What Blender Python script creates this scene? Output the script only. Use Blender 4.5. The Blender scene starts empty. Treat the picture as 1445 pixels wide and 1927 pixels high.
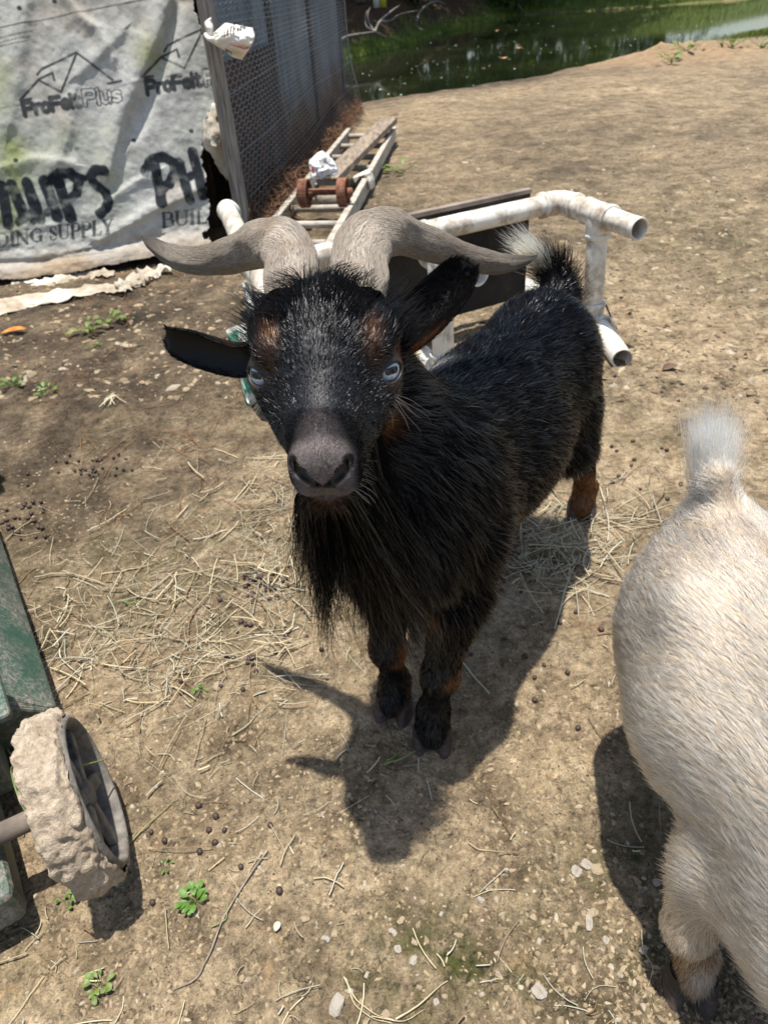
import bpy, bmesh, math, random
import numpy as np
from mathutils import Vector, Matrix

SC = bpy.context.scene
COL = SC.collection
RNG = np.random.default_rng(11)
random.seed(5)

# ---------------------------------------------------------------- camera
PW, PH, FPX = 1445.0, 1927.0, 1340.0
CAM_H = 0.97
PITCH, ROLL = math.radians(37.0), math.radians(4.5)
FWD = np.array([0, math.cos(PITCH), -math.sin(PITCH)])
UPV = np.array([0, math.sin(PITCH), math.cos(PITCH)])
RGT = np.array([1.0, 0, 0])
CAMP = np.array([0, 0, CAM_H])
cr, sr = math.cos(ROLL), math.sin(ROLL)
cam_r = cr * RGT - sr * UPV                 # image right in the world
cam_d = -sr * RGT - cr * UPV                # image down in the world
camd = bpy.data.cameras.new('camera')
cam = bpy.data.objects.new('camera', camd)
COL.objects.link(cam)
M = Matrix(((cam_r[0], -cam_d[0], -FWD[0], 0), (cam_r[1], -cam_d[1], -FWD[1], 0),
            (cam_r[2], -cam_d[2], -FWD[2], CAM_H), (0, 0, 0, 1)))
cam.matrix_world = M
camd.sensor_fit = 'VERTICAL'
camd.sensor_height = 9.06
camd.sensor_width = 9.06 * PW / PH
camd.lens = 9.06 * FPX / PH
camd.clip_start = 0.02
camd.clip_end = 500
camd.dof.use_dof = True
camd.dof.focus_distance = 0.70
camd.dof.aperture_fstop = 2.8
SC.camera = cam

# ---------------------------------------------------------------- light
TO_SUN = np.array([-0.03, 0.022, 0.99]); TO_SUN /= np.linalg.norm(TO_SUN)
world = bpy.data.worlds.new('World'); SC.world = world; world.use_nodes = True
wn = world.node_tree.nodes; wl = world.node_tree.links
bg = wn['Background'] if 'Background' in wn else wn.new('ShaderNodeBackground')
skyn = wn.new('ShaderNodeTexSky'); skyn.sky_type = 'NISHITA'; skyn.sun_disc = False
skyn.sun_elevation = math.asin(TO_SUN[2])
skyn.sun_rotation = math.atan2(TO_SUN[0], TO_SUN[1])
skyn.air_density = 1.2; skyn.dust_density = 1.5
wl.new(skyn.outputs[0], bg.inputs[0]); bg.inputs[1].default_value = 0.115
sund = bpy.data.lights.new('sun', 'SUN'); sund.energy = 5.0; sund.angle = math.radians(0.8)
sund.color = (1.0, 0.965, 0.905)
sun = bpy.data.objects.new('sun', sund); COL.objects.link(sun)
sun.rotation_euler = Vector(TO_SUN).to_track_quat('Z', 'Y').to_euler()
sun.location = (0, 0, 12)
SC.view_settings.view_transform = 'Standard'
SC.view_settings.look = 'None'
SC.view_settings.gamma = 1.0
SC.view_settings.exposure = 0.52
SC.view_settings.use_curve_mapping = False
SC.render.engine = 'CYCLES'
SC.cycles.use_denoising = True
SC.cycles.max_bounces = 6
SC.cycles.transparent_max_bounces = 8
SC.cycles_curves.shape = 'RIBBONS'
SC.cycles_curves.subdivisions = 2


# ---------------------------------------------------------------- photo ray helpers
def ray(px, py):
    dx = (px - PW / 2) / FPX; dy = (py - PH / 2) / FPX
    return FWD + dx * cam_r + dy * cam_d


def atz(px, py, z=0.0):
    d = ray(px, py); return CAMP + d * ((z - CAM_H) / d[2])


def aty(px, py, y):
    d = ray(px, py); return CAMP + d * (y / d[1])


def nrm(v):
    v = np.asarray(v, float)
    return v / (np.linalg.norm(v, axis=-1, keepdims=True) + 1e-12)


# ---------------------------------------------------------------- noise
def _hash(ix, iy, iz, seed):
    h = (ix.astype(np.uint32) * np.uint32(374761393) + iy.astype(np.uint32) * np.uint32(668265263)
         + iz.astype(np.uint32) * np.uint32(2246822519) + np.uint32((seed * 3266489917) & 0xffffffff))
    h = (h ^ (h >> np.uint32(13))) * np.uint32(1274126177)
    h = h ^ (h >> np.uint32(16))
    return (h & np.uint32(0xffffff)).astype(np.float64) / float(0xffffff)


def vnoise(p, seed=0):
    """value noise in -1..1, p (...,3)"""
    p = np.asarray(p, float)
    i = np.floor(p); f = p - i; i = i.astype(np.int64) & 0xffffffff
    u = f * f * (3 - 2 * f)
    r = 0
    for a in (0, 1):
        for b in (0, 1):
            for c in (0, 1):
                w = (u[..., 0] if a else 1 - u[..., 0]) * (u[..., 1] if b else 1 - u[..., 1]) * (u[..., 2] if c else 1 - u[..., 2])
                r = r + w * _hash(i[..., 0] + a, i[..., 1] + b, i[..., 2] + c, seed)
    return r * 2 - 1


def fbm(p, octaves=4, seed=0, gain=0.5):
    p = np.asarray(p, float); r = 0; a = 1; t = 0
    for o in range(octaves):
        r = r + a * vnoise(p * (2.03 ** o) + 17.3 * o, seed + o); t += a; a *= gain
    return r / t


def n2(x, y, f, seed=0, octaves=3):
    return fbm(np.stack([x * f, y * f, np.zeros_like(x) + seed * 3.7], -1), octaves, seed)


def sstep(a, b, x):
    t = np.clip((x - a) / (b - a), 0, 1); return t * t * (3 - 2 * t)


# ---------------------------------------------------------------- scene object helpers
def tag(o, label=None, cat=None, group=None, kind=None):
    if label: o['label'] = label
    if cat: o['category'] = cat
    if group: o['group'] = group
    if kind: o['kind'] = kind
    return o


def empty(name, loc, label, cat, group=None, rot=(0, 0, 0)):
    o = bpy.data.objects.new(name, None); COL.objects.link(o)
    o.location = loc; o.rotation_euler = rot; o.empty_display_size = 0.05
    bpy.context.view_layer.update()
    return tag(o, label, cat, group)


def link(name, me, mat=None, parent=None, keep=True):
    o = bpy.data.objects.new(name, me); COL.objects.link(o)
    if mat is not None and not me.materials: me.materials.append(mat)
    if parent is not None:
        o.parent = parent
        if keep:
            o.matrix_parent_inverse = parent.matrix_world.inverted()
    return o


def mesh(name, V, F, mat=None, parent=None, smooth=True, keep=True):
    me = bpy.data.meshes.new(name)
    V = np.asarray(V, np.float32)
    if isinstance(F, np.ndarray):
        n, k = F.shape
        me.vertices.add(len(V)); me.vertices.foreach_set('co', V.ravel())
        me.loops.add(n * k); me.loops.foreach_set('vertex_index', F.astype(np.int32).ravel())
        me.polygons.add(n); me.polygons.foreach_set('loop_start', np.arange(0, n * k, k, dtype=np.int32))
        me.update(calc_edges=True)
    else:
        me.from_pydata(V.tolist(), [], F); me.update()
    if smooth: me.polygons.foreach_set('use_smooth', [True] * len(me.polygons))
    me.validate()
    return link(name, me, mat, parent, keep)


def attr(o, name, data, typ='FLOAT', dom='POINT'):
    a = o.data.attributes.new(name, typ, dom)
    data = np.asarray(data, np.float32)
    if typ == 'FLOAT': a.data.foreach_set('value', data.ravel())
    elif typ == 'FLOAT_COLOR':
        if data.shape[-1] == 3: data = np.concatenate([data, np.ones(data.shape[:-1] + (1,), np.float32)], -1)
        a.data.foreach_set('color', data.ravel())
    elif typ == 'FLOAT_VECTOR': a.data.foreach_set('vector', data.ravel())


def gridfaces(nu, nv, wrap=False):
    i = np.arange(nu * nv).reshape(nu, nv)
    if wrap:
        j = np.roll(i, -1, 1)
        return np.stack([i[:-1], i[1:], j[1:], j[:-1]], -1).reshape(-1, 4)
    return np.stack([i[:-1, :-1], i[1:, :-1], i[1:, 1:], i[:-1, 1:]], -1).reshape(-1, 4)


def frames(P):
    """P (N,K,3) -> tangents and two normals"""
    T = np.gradient(P, axis=1); T = nrm(T)
    ref = np.where(np.abs(T[..., 2:3]) > 0.9, np.array([1.0, 0, 0]), np.array([0, 0, 1.0]))
    A = nrm(np.cross(T, ref)); B = np.cross(A, T)
    return T, A, B


def tubes(P, r, sides=3, flat=1.0):
    """many polylines (N,K,3) -> verts, quads"""
    P = np.asarray(P, float); N, K, _ = P.shape
    r = np.broadcast_to(np.asarray(r, float).reshape((N, -1) if np.ndim(r) else (1, 1)), (N, K))
    T, A, B = frames(P)
    th = np.arange(sides) * 2 * math.pi / sides
    V = P[:, :, None] + r[:, :, None, None] * (np.cos(th)[:, None] * A[:, :, None] + flat * np.sin(th)[:, None] * B[:, :, None])
    idx = np.arange(N * K * sides).reshape(N, K, sides); j = np.roll(idx, -1, 2)
    F = np.stack([idx[:, :-1], idx[:, 1:], j[:, 1:], j[:, :-1]], -1).reshape(-1, 4)
    return V.reshape(-1, 3), F


def resample(P, n):
    """smooth Catmull-Rom through control points"""
    P = np.asarray(P, float)
    if len(P) == 2:
        t = np.linspace(0, 1, n)[:, None]; return P[0] * (1 - t) + P[1] * t
    E_ = np.vstack([2 * P[0] - P[1], P, 2 * P[-1] - P[-2]])
    t = np.linspace(0, len(P) - 1, n); i = np.minimum(t.astype(int), len(P) - 2); f = (t - i)[:, None]
    a, b, c, d = E_[i], E_[i + 1], E_[i + 2], E_[i + 3]
    return 0.5 * ((2 * b) + (-a + c) * f + (2 * a - 5 * b + 4 * c - d) * f ** 2 + (-a + 3 * b - 3 * c + d) * f ** 3)


def pipe(p0, p1, r, seg=20, cap=True, inner=0.0, bend=None):
    """a solid or hollow cylinder"""
    p0 = np.array(p0, float); p1 = np.array(p1, float)
    P = np.array([p0, p1])[None] if bend is None else np.asarray(bend, float)[None]
    V, F = tubes(P, r, seg)
    V = V.tolist(); F = F.tolist(); k = P.shape[1]
    if inner > 0:
        V2, F2 = tubes(P, inner, seg); b = len(V)
        V += V2.tolist(); F += [[b + q for q in f[::-1]] for f in F2.tolist()]
        for e in (0, k - 1):
            for s in range(seg):
                a0 = e * seg + s; a1 = e * seg + (s + 1) % seg
                q = [a0, a1, b + a1, b + a0]
                F.append(q if e == 0 else q[::-1])
    elif cap:
        F.append(list(range(seg))); F.append(list(range((k - 1) * seg, k * seg))[::-1])
    return V, F


def join(*vf):
    V = []; F = []
    for v, f in vf:
        b = len(V); V += [list(x) for x in v]; F += [[b + i for i in q] for q in f]
    return V, F


def box(c, ex, ey, ez):
    """box with centre and three half-extent vectors"""
    c, ex, ey, ez = (np.array(a, float) for a in (c, ex, ey, ez))
    V = [c + sx * ex + sy * ey + sz * ez for sz in (-1, 1) for sy in (-1, 1) for sx in (-1, 1)]
    F = [[0, 2, 3, 1], [4, 5, 7, 6], [0, 1, 5, 4], [2, 6, 7, 3], [0, 4, 6, 2], [1, 3, 7, 5]]
    return V, F


def bevel(o, w, seg=2):
    m = o.modifiers.new('bevel', 'BEVEL'); m.width = w; m.segments = seg; m.limit_method = 'ANGLE'
    return o


# ---------------------------------------------------------------- materials
def newmat(name):
    m = bpy.data.materials.new(name); m.use_nodes = True
    nt = m.node_tree
    for n in list(nt.nodes): nt.nodes.remove(n)
    out = nt.nodes.new('ShaderNodeOutputMaterial')
    return m, nt, out


class NB:
    """tiny node builder"""
    def __init__(s, nt): s.nt = nt
    def n(s, typ, **kw):
        nd = s.nt.nodes.new(typ)
        for k, v in kw.items(): setattr(nd, k, v)
        return nd
    def l(s, a, b): s.nt.links.new(a, b)
    def noise(s, scale, detail=4, rough=0.55, vec=None, dist=0.0):
        nd = s.n('ShaderNodeTexNoise'); nd.inputs['Scale'].default_value = scale
        nd.inputs['Detail'].default_value = detail; nd.inputs['Roughness'].default_value = rough
        nd.inputs['Distortion'].default_value = dist
        if vec is not None: s.l(vec, nd.inputs['Vector'])
        return nd.outputs[0]
    def ramp(s, fac, stops):
        nd = s.n('ShaderNodeValToRGB'); cr_ = nd.color_ramp
        while len(cr_.elements) < len(stops): cr_.elements.new(0.5)
        for e, (p, c) in zip(cr_.elements, stops):
            e.position = p; e.color = (c if len(c) == 4 else (*c, 1)) if not np.isscalar(c) else (c, c, c, 1)
        s.l(fac, nd.inputs[0]); return nd.outputs[0]
    def mix(s, fac, a, b, mode='MIX'):
        nd = s.n('ShaderNodeMix', data_type='RGBA', blend_type=mode)
        for sock, v in ((nd.inputs[0], fac), (nd.inputs[6], a), (nd.inputs[7], b)):
            if isinstance(v, bpy.types.NodeSocket): s.l(v, sock)
            elif np.isscalar(v): sock.default_value = v if sock.type == 'VALUE' else (v, v, v, 1)
            else: sock.default_value = (*v, 1)
        return nd.outputs[2]
    def math(s, op, a, b=0.0):
        nd = s.n('ShaderNodeMath', operation=op)
        for sock, v in zip(nd.inputs, (a, b)):
            if isinstance(v, bpy.types.NodeSocket): s.l(v, sock)
            else: sock.default_value = v
        return nd.outputs[0]
    def attr(s, name, out='Fac'):
        nd = s.n('ShaderNodeAttribute', attribute_name=name); return nd.outputs[out]
    def obj(s): return s.n('ShaderNodeTexCoord').outputs['Object']
    def pos(s): return s.n('ShaderNodeNewGeometry').outputs['Position']
    def mapping(s, vec, scale):
        nd = s.n('ShaderNodeMapping'); nd.inputs['Scale'].default_value = scale; s.l(vec, nd.inputs[0]); return nd.outputs[0]
    def bump(s, h, strength=0.3, dist=0.01):
        nd = s.n('ShaderNodeBump'); nd.inputs['Strength'].default_value = strength; nd.inputs['Distance'].default_value = dist
        s.l(h, nd.inputs['Height']); return nd.outputs[0]
    def princ(s, out, color, rough=0.6, metal=0.0, normal=None, spec=0.5, **kw):
        b = s.n('ShaderNodeBsdfPrincipled')
        for key, v in (('Base Color', color), ('Roughness', rough), ('Metallic', metal), ('Specular IOR Level', spec)):
            if isinstance(v, bpy.types.NodeSocket): s.l(v, b.inputs[key])
            elif np.isscalar(v): b.inputs[key].default_value = v
            else: b.inputs[key].default_value = (*v, 1)
        for k, v in kw.items(): b.inputs[k].default_value = v
        if normal is not None: s.l(normal, b.inputs['Normal'])
        s.l(b.outputs[0], out.inputs[0]); return b


def mat_simple(name, c1, c2, scale=20, rough=0.6, metal=0.0, bumps=0.2, bdist=0.003, detail=5, c3=None, spec=0.5, aniso=None):
    m, nt, out = newmat(name); b = NB(nt)
    v = b.obj()
    if aniso: v = b.mapping(v, aniso)
    f = b.noise(scale, detail, 0.6, v)
    stops = [(0.35, c1), (0.65, c2)] if c3 is None else [(0.3, c1), (0.5, c2), (0.7, c3)]
    col = b.ramp(f, stops)
    h = b.noise(scale * 4, 4, 0.6, v)
    b.princ(out, col, rough, metal, b.bump(h, bumps, bdist), spec)
    return m


def mat_attr(name, a='col', rough=0.6, nscale=60, namt=0.35, bumps=0.3, bdist=0.002, spec=0.5):
    m, nt, out = newmat(name); b = NB(nt)
    c = b.attr(a, 'Color'); f = b.noise(nscale, 5, 0.65, b.pos())
    k = b.ramp(f, [(0.3, 1 - namt), (0.7, 1 + 0 * namt)])
    col = b.mix(1.0, c, k, 'MULTIPLY')
    b.princ(out, col, rough, 0, b.bump(f, bumps, bdist), spec)
    return m


def mat_hair(name, rough=0.3, ior=1.55, coat=0.0):
    m, nt, out = newmat(name); b = NB(nt)
    h = b.n('ShaderNodeBsdfHairPrincipled', parametrization='COLOR')
    b.l(b.attr('col', 'Color'), h.inputs['Color'])
    h.inputs['Roughness'].default_value = rough
    h.inputs['IOR'].default_value = ior
    h.inputs['Radial Roughness'].default_value = rough
    if 'Random Roughness' in h.inputs: h.inputs['Random Roughness'].default_value = 0.3
    if 'Coat' in h.inputs: h.inputs['Coat'].default_value = coat
    b.l(h.outputs[0], out.inputs[0])
    return m


def mat_fur_soft(name, spec=0.05):
    m, nt, out = newmat(name); b = NB(nt)
    b.princ(out, b.attr('col', 'Color'), .45, 0, None, spec); return m


M_FURB = mat_fur_soft('black_fur')
M_GUARD = mat_hair('black_guard_hair', 0.15, 1.55)
M_FURW = mat_hair('white_fur', 0.4)
M_PVC = None


# ---------------------------------------------------------------- signed distance modelling
class SDF:
    def __init__(s): s.p = []
    def cap(s, a, b, ra, rb, k=0.03, sub=False): s.p.append(('c', np.array(a, float), np.array(b, float), ra, rb, k, sub)); return s
    def ell(s, c, r, R=None, k=0.03, sub=False):
        s.p.append(('e', np.array(c, float), np.array(r, float), np.eye(3) if R is None else np.array(R, float), 0, k, sub)); return s
    @staticmethod
    def _d(q, P):
        if q[0] == 'c':
            a, b, ra, rb = q[1:5]; ba = b - a; L = (ba @ ba) + 1e-12
            t = np.clip((P - a) @ ba / L, 0, 1)
            return np.linalg.norm(P - a - t[..., None] * ba, axis=-1) - (ra + (rb - ra) * t)
        c, r, R = q[1:4]
        l = (P - c) @ R.T
        k0 = np.linalg.norm(l / r, axis=-1); k1 = np.linalg.norm(l / (r * r), axis=-1)
        return k0 * (k0 - 1) / (k1 + 1e-9)
    @staticmethod
    def _box(q, m):
        if q[0] == 'c':
            R = max(q[3], q[4]) + m
            return np.minimum(q[1], q[2]) - R, np.maximum(q[1], q[2]) + R
        R = q[2].max() + m
        return q[1] - R, q[1] + R
    @staticmethod
    def _mix(A, d, k, sub):
        if sub:
            d = -d; h = np.maximum(k - np.abs(A - d), 0) / k; return np.maximum(A, d) + h * h * k * 0.25
        h = np.maximum(k - np.abs(A - d), 0) / k; return np.minimum(A, d) - h * h * k * 0.25
    def pts(s, P):
        F = np.full(len(P), 0.5)
        for q in s.p:
            lo, hi = s._box(q, q[5] + 0.02)
            m = np.nonzero(((P > lo) & (P < hi)).all(1))[0]
            if len(m): F[m] = s._mix(F[m], s._d(q, P[m]), q[5], q[6])
        return F
    def grad(s, P, e=0.0012):
        g = np.zeros_like(P)
        for i in range(3):
            d = np.zeros(3); d[i] = e
            g[:, i] = s.pts(P + d) - s.pts(P - d)
        return g / (2 * e)
    def project(s, P, n=3):
        for _ in range(n):
            f = s.pts(P); g = s.grad(P); gl = (g * g).sum(1) + 1e-9
            P = P - np.clip(f / gl, -0.01, 0.01)[:, None] * g
        return P
    def surface(s, lo, hi, h):
        lo = np.array(lo, float); n = np.ceil((np.array(hi) - lo) / h).astype(int) + 1
        F = np.full(n, 0.5, np.float64)
        ax = [lo[i] + h * np.arange(n[i]) for i in range(3)]
        for q in s.p:
            a, b = s._box(q, q[5] + 0.02)
            i0 = np.clip(np.floor((a - lo) / h).astype(int), 0, n - 1); i1 = np.clip(np.ceil((b - lo) / h).astype(int) + 1, 0, n)
            if (i1 <= i0).any(): continue
            sl = tuple(slice(u, v) for u, v in zip(i0, i1))
            G = np.stack(np.meshgrid(ax[0][sl[0]], ax[1][sl[1]], ax[2][sl[2]], indexing='ij'), -1)
            F[sl] = s._mix(F[sl], s._d(q, G), q[5], q[6])
        ins = F < 0
        cs = lambda A, a, b, c: A[a:A.shape[0] - 1 + a, b:A.shape[1] - 1 + b, c:A.shape[2] - 1 + c]
        cnt = sum(cs(ins, a, b, c).astype(np.int8) for a in (0, 1) for b in (0, 1) for c in (0, 1))
        act = (cnt > 0) & (cnt < 8)
        ids = np.full(act.shape, -1, np.int64); I = np.argwhere(act); ids[act] = np.arange(len(I))
        acc = np.zeros((len(I), 3)); w = np.zeros(len(I))
        cor = [(a, b, c) for a in (0, 1) for b in (0, 1) for c in (0, 1)]
        for c0 in cor:
            for ax_ in range(3):
                if c0[ax_]: continue
                c1 = list(c0); c1[ax_] = 1
                f0 = F[tuple((I + c0).T)]; f1 = F[tuple((I + c1).T)]
                x = (f0 < 0) != (f1 < 0)
                t = np.where(x, f0 / np.where(x, f0 - f1, 1), 0)
                p = I + np.array(c0, float); p[:, ax_] += t
                acc[x] += p[x]; w[x] += 1
        V = lo + h * acc / w[:, None]
        Fs = []
        for ax_ in range(3):
            u, v = [(1, 2), (2, 0), (0, 1)][ax_]
            sl0 = [slice(None)] * 3; sl1 = [slice(None)] * 3
            sl0[ax_] = slice(0, -1); sl1[ax_] = slice(1, None)
            e = ins[tuple(sl0)] != ins[tuple(sl1)]
            E_ = np.argwhere(e)
            E_ = E_[(E_[:, u] > 0) & (E_[:, v] > 0) & (E_[:, u] < n[u] - 1) & (E_[:, v] < n[v] - 1)]
            du = np.zeros(3, int); du[u] = 1; dv = np.zeros(3, int); dv[v] = 1
            q = np.stack([ids[tuple((E_ - du - dv).T)], ids[tuple((E_ - dv).T)], ids[tuple(E_.T)], ids[tuple((E_ - du).T)]], -1)
            first = ins[tuple(E_.T)]
            q[~first] = q[~first][:, ::-1]
            Fs.append(q)
        return V, np.concatenate(Fs)


def tri_sample(V, F, n, weight=None):
    """random points on quads/tris; returns points, normals"""
    T = np.concatenate([F[:, [0, 1, 2]], F[:, [0, 2, 3]]]) if F.shape[1] == 4 else F
    a, b, c = V[T[:, 0]], V[T[:, 1]], V[T[:, 2]]
    N_ = np.cross(b - a, c - a); A = np.linalg.norm(N_, axis=1) * 0.5
    W = A.copy()
    if weight is not None: W = W * weight((a + b + c) / 3)
    i = RNG.choice(len(T), n, p=W / W.sum())
    u = RNG.random((n, 1)); v = RNG.random((n, 1)); f = u + v > 1
    u = np.where(f, 1 - u, u); v = np.where(f, 1 - v, v)
    return a[i] + u * (b[i] - a[i]) + v * (c[i] - a[i]), nrm(N_[i])


def hair_object(name, P, r0, r1, col, mat, parent=None):
    """P (N,K,3) strands, col (N,3) or (N,K,3)"""
    N, K, _ = P.shape
    hc = bpy.data.hair_curves.new(name)
    hc.add_curves([K] * N)
    hc.attributes['position'].data.foreach_set('vector', P.astype(np.float32).ravel())
    t = np.linspace(0, 1, K)
    r0 = np.broadcast_to(np.asarray(r0, float).reshape(-1, 1), (N, 1))
    R = r0 * (1 - t) ** 0.7 + r1 * t
    a = hc.attributes.get('radius') or hc.attributes.new('radius', 'FLOAT', 'POINT')
    a.data.foreach_set('value', R.astype(np.float32).ravel())
    if col.ndim == 2: col = np.repeat(col[:, None], K, 1)
    c = np.concatenate([col, np.ones((N, K, 1))], -1).astype(np.float32)
    hc.attributes.new('col', 'FLOAT_COLOR', 'POINT').data.foreach_set('color', c.ravel())
    hc.materials.append(mat)
    return link(name, hc, None, parent)


def groom(root, nor, flow, L, lift, K=5, curl=0.15, cfreq=70.0, grav=0.0, seed=3, fine=0.06):
    """strand points; flow is the lie of the coat, lift the angle off the skin"""
    flow = flow - (flow * nor).sum(-1, keepdims=True) * nor; flow = nrm(flow)
    side = np.cross(nor, flow)
    j = RNG.normal(0, fine, (len(root), 1)) * 2.0
    flow = nrm(flow + side * j)
    # clumps: a smooth field bends neighbouring hairs the same way
    w = np.stack([vnoise(root * cfreq, seed + i) for i in range(3)], -1) + 0.5 * np.stack([vnoise(root * cfreq * 2.7, seed + 9 + i) for i in range(3)], -1)
    w = w - (w * nor).sum(-1, keepdims=True) * nor * 0.6
    s = np.linspace(0, 1, K)[None, :, None]
    L = np.asarray(L)[:, None, None]; lift = np.broadcast_to(np.asarray(lift), (len(root),))[:, None, None]
    ca, sa = np.cos(lift), np.sin(lift)
    P = root[:, None] + L * (flow[:, None] * (ca * s) + nor[:, None] * (sa * (s - 0.45 * s * s)))
    P = P + L * curl * w[:, None] * s ** 1.5
    P[..., 2] -= (grav * L[..., 0] * s[..., 0] ** 2)
    P = P + L * RNG.normal(0, fine, (len(root), 1, 3)) * s
    return P


# ================================================================ THE SETTING
# ---- pond outline (world xy) traced along its near and far shores
NEAR = [(560, 225), (640, 205), (700, 192), (800, 181), (900, 166), (1000, 150), (1100, 132), (1200, 108), (1300, 88), (1390, 72), (1430, 58)]
FAR = [(560, 128), (640, 112), (700, 99), (760, 86), (820, 64), (900, 46), (960, 31), (1050, 25), (1145, 19), (1230, 13), (1300, 7), (1400, 0)]
WZ = -0.10
near_w = [atz(x, y, WZ)[:2] for x, y in NEAR]
far_w = [atz(x, y, WZ)[:2] for x, y in FAR]
near_w = [near_w[0] + np.array([-6.0, -0.6])] + near_w + [near_w[-1] + np.array([1.5, 2.0]), near_w[-1] + np.array([9, 9])]
far_w = [far_w[0] + np.array([-7.0, -1.0])] + far_w + [far_w[-1] + np.array([6, 6])]
POND = np.array(near_w + far_w[::-1])


def polysd(x, y, poly):
    """signed distance, negative inside"""
    P = np.stack([x, y], -1); d = np.full(x.shape, 1e9); ins = np.zeros(x.shape, bool)
    n = len(poly)
    for i in range(n):
        a, b = poly[i], poly[(i + 1) % n]
        ba = b - a; pa = P - a
        t = np.clip((pa @ ba) / (ba @ ba), 0, 1)
        q = pa - t[..., None] * ba
        d = np.minimum(d, (q * q).sum(-1))
        c = ((a[1] > y) != (b[1] > y)) & (x < (b[0] - a[0]) * (y - a[1]) / (b[1] - a[1] + 1e-12) + a[0])
        ins ^= c
    return np.where(ins, -1, 1) * np.sqrt(d)


farline = np.array(far_w)
POST = atz(461, 475)[:2]; CORNER = atz(655, 215)[:2]
FELT0 = atz(0, 545)[:2]


def segd(x, y, a, b):
    ba = b - a; px = x - a[0]; py = y - a[1]
    t = np.clip((px * ba[0] + py * ba[1]) / (ba @ ba), 0, 1)
    return np.hypot(px - t * ba[0], py - t * ba[1])


MOUND = atz(1300, 97)[:2]
MOUND2 = atz(1230, 112)[:2]


def ground_base(x, y):
    sd = polysd(x, y, POND)
    z = 0.03 * n2(x, y, 0.6, 1, 3) * sstep(0.3, 1.5, np.hypot(x - .1, y - .8))
    z = np.where(sd < 0, WZ - np.minimum(0.8, -sd * 0.5), z)
    shore = np.clip(1 - sd / 0.9, 0, 1)
    z = np.where(sd >= 0, z * (1 - shore) + (WZ + 0.02) * shore ** 1.5 + z * shore * 0.3, z)
    z = z + 0.045 * n2(x, y, 1.9, 14, 4) * np.exp(-(sd / 0.55) ** 2)
    # far bank climbs behind the water
    yn = np.interp(x, farline[:, 0], farline[:, 1])
    beyond = np.clip(y - yn, 0, None) * (sd > 0)
    bank = sstep(0, 3.0, beyond) * 0.7 + np.clip(beyond - 3, 0, 40) * 0.03
    z = z + bank * sstep(0.3, 1.2, beyond)
    for m, r, h in ((MOUND, 0.75, 0.10), (MOUND2, 0.6, 0.04)):
        d2 = ((x - m[0]) ** 2 + ((y - m[1]) * 1.1) ** 2) / r ** 2
        z = z + h * np.exp(-d2) * (1 + 0.6 * n2(x, y, 5, 7) + .5 * n2(x, y, 14, 12))
    # earth banked against the shed's side wall
    d = segd(x, y, POST + np.array([0.04, 0.1]), CORNER)
    z = z + 0.14 * np.exp(-(d / 0.09) ** 2) * (1 + 0.3 * n2(x, y, 6, 9)) * (sd > 0)
    return z


def ground_z(x, y):
    x = np.atleast_1d(np.asarray(x, float)); y = np.atleast_1d(np.asarray(y, float))
    z = ground_base(x, y)
    rg = np.hypot(x, y)
    near = sstep(9, 2.5, rg)
    z = z + near * (0.012 * n2(x, y, 3.1, 2, 3) + 0.0075 * n2(x, y, 11, 3, 3))
    # crusted clods: ridged noise
    c = 1 - np.abs(n2(x, y, 22, 4, 3)) * 2.2
    z = z + near * (0.0042 * np.clip(c, 0, 1) + 0.0032 * n2(x, y, 55, 5, 2))
    mud = np.exp(-((x + 1.0) ** 2 / 0.7 + (y - 2.1) ** 2 / 0.5))
    z = z + near * mud * 0.022 * n2(x, y, 9, 6, 4)
    z = z + sstep(9, 3, np.hypot(x, y - 1)) * sstep(1.8, 3.5, y) * 0.020 * n2(x, y, 5, 8, 5)
    return z


# ---- ground sheet: fine under the camera, coarse to the horizon
ys = np.concatenate([np.array([-120, -60, -25, -10, -4, -2, -1, -.5, -.2, -.05]),
                     0.02 + 0.30 * (np.exp(np.linspace(0, math.log(1 + 34 / 0.30), 620)) - 1), np.array([38, 44, 55, 75, 110, 170])])
ss = np.linspace(-1, 1, 440); ss = 0.62 * ss + 0.38 * ss ** 5
wid = 1.55 + 1.35 * np.abs(ys)
gx = (ss[None, :] * wid[:, None]); gy = np.repeat(ys[:, None], len(ss), 1)
gz = ground_z(gx.ravel(), gy.ravel())
GV = np.stack([gx.ravel(), gy.ravel(), gz], -1)
GF = gridfaces(len(ys), len(ss))[:, ::-1]
m, nt, out = newmat('dirt'); b = NB(nt)
P_ = b.pos()
moist = b.attr('moist'); moss = b.attr('moss'); grass = b.attr('grass'); sand = b.attr('sand'); litter = b.attr('litter')
f1 = b.noise(2.3, 6, 0.6, P_); f2 = b.noise(13, 7, 0.68, P_, 0.4); f3 = b.noise(75, 5, 0.7, P_); f4 = b.noise(330, 3, 0.6, P_); f5 = b.noise(42, 6, 0.72, P_, 0.3); f6 = b.noise(5.5, 8, 0.78, P_, 0.5)
base = b.ramp(f2, [(0.28, (0.10, 0.066, 0.038)), (0.42, (0.25, 0.185, 0.115)), (0.55, (0.41, 0.315, 0.20)), (0.74, (0.56, 0.45, 0.31))])
pale = b.ramp(f1, [(0.4, (0.37, 0.28, 0.175)), (0.62, (0.47, 0.355, 0.22))])
base = b.mix(0.22, base, pale)
base = b.mix(1.0, base, b.ramp(f6, [(0.34, 0.46), (0.47, 0.92), (0.60, 1.16)]), 'MULTIPLY')
f7 = b.noise(1.5, 9, 0.74, P_, 0.6)
base = b.mix(1.0, base, b.ramp(f7, [(0.36, (0.68, 0.68, 0.68)), (0.50, (0.97, 0.97, 0.97)), (0.62, (1.08, 1.07, 1.05))]), 'MULTIPLY')
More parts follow.
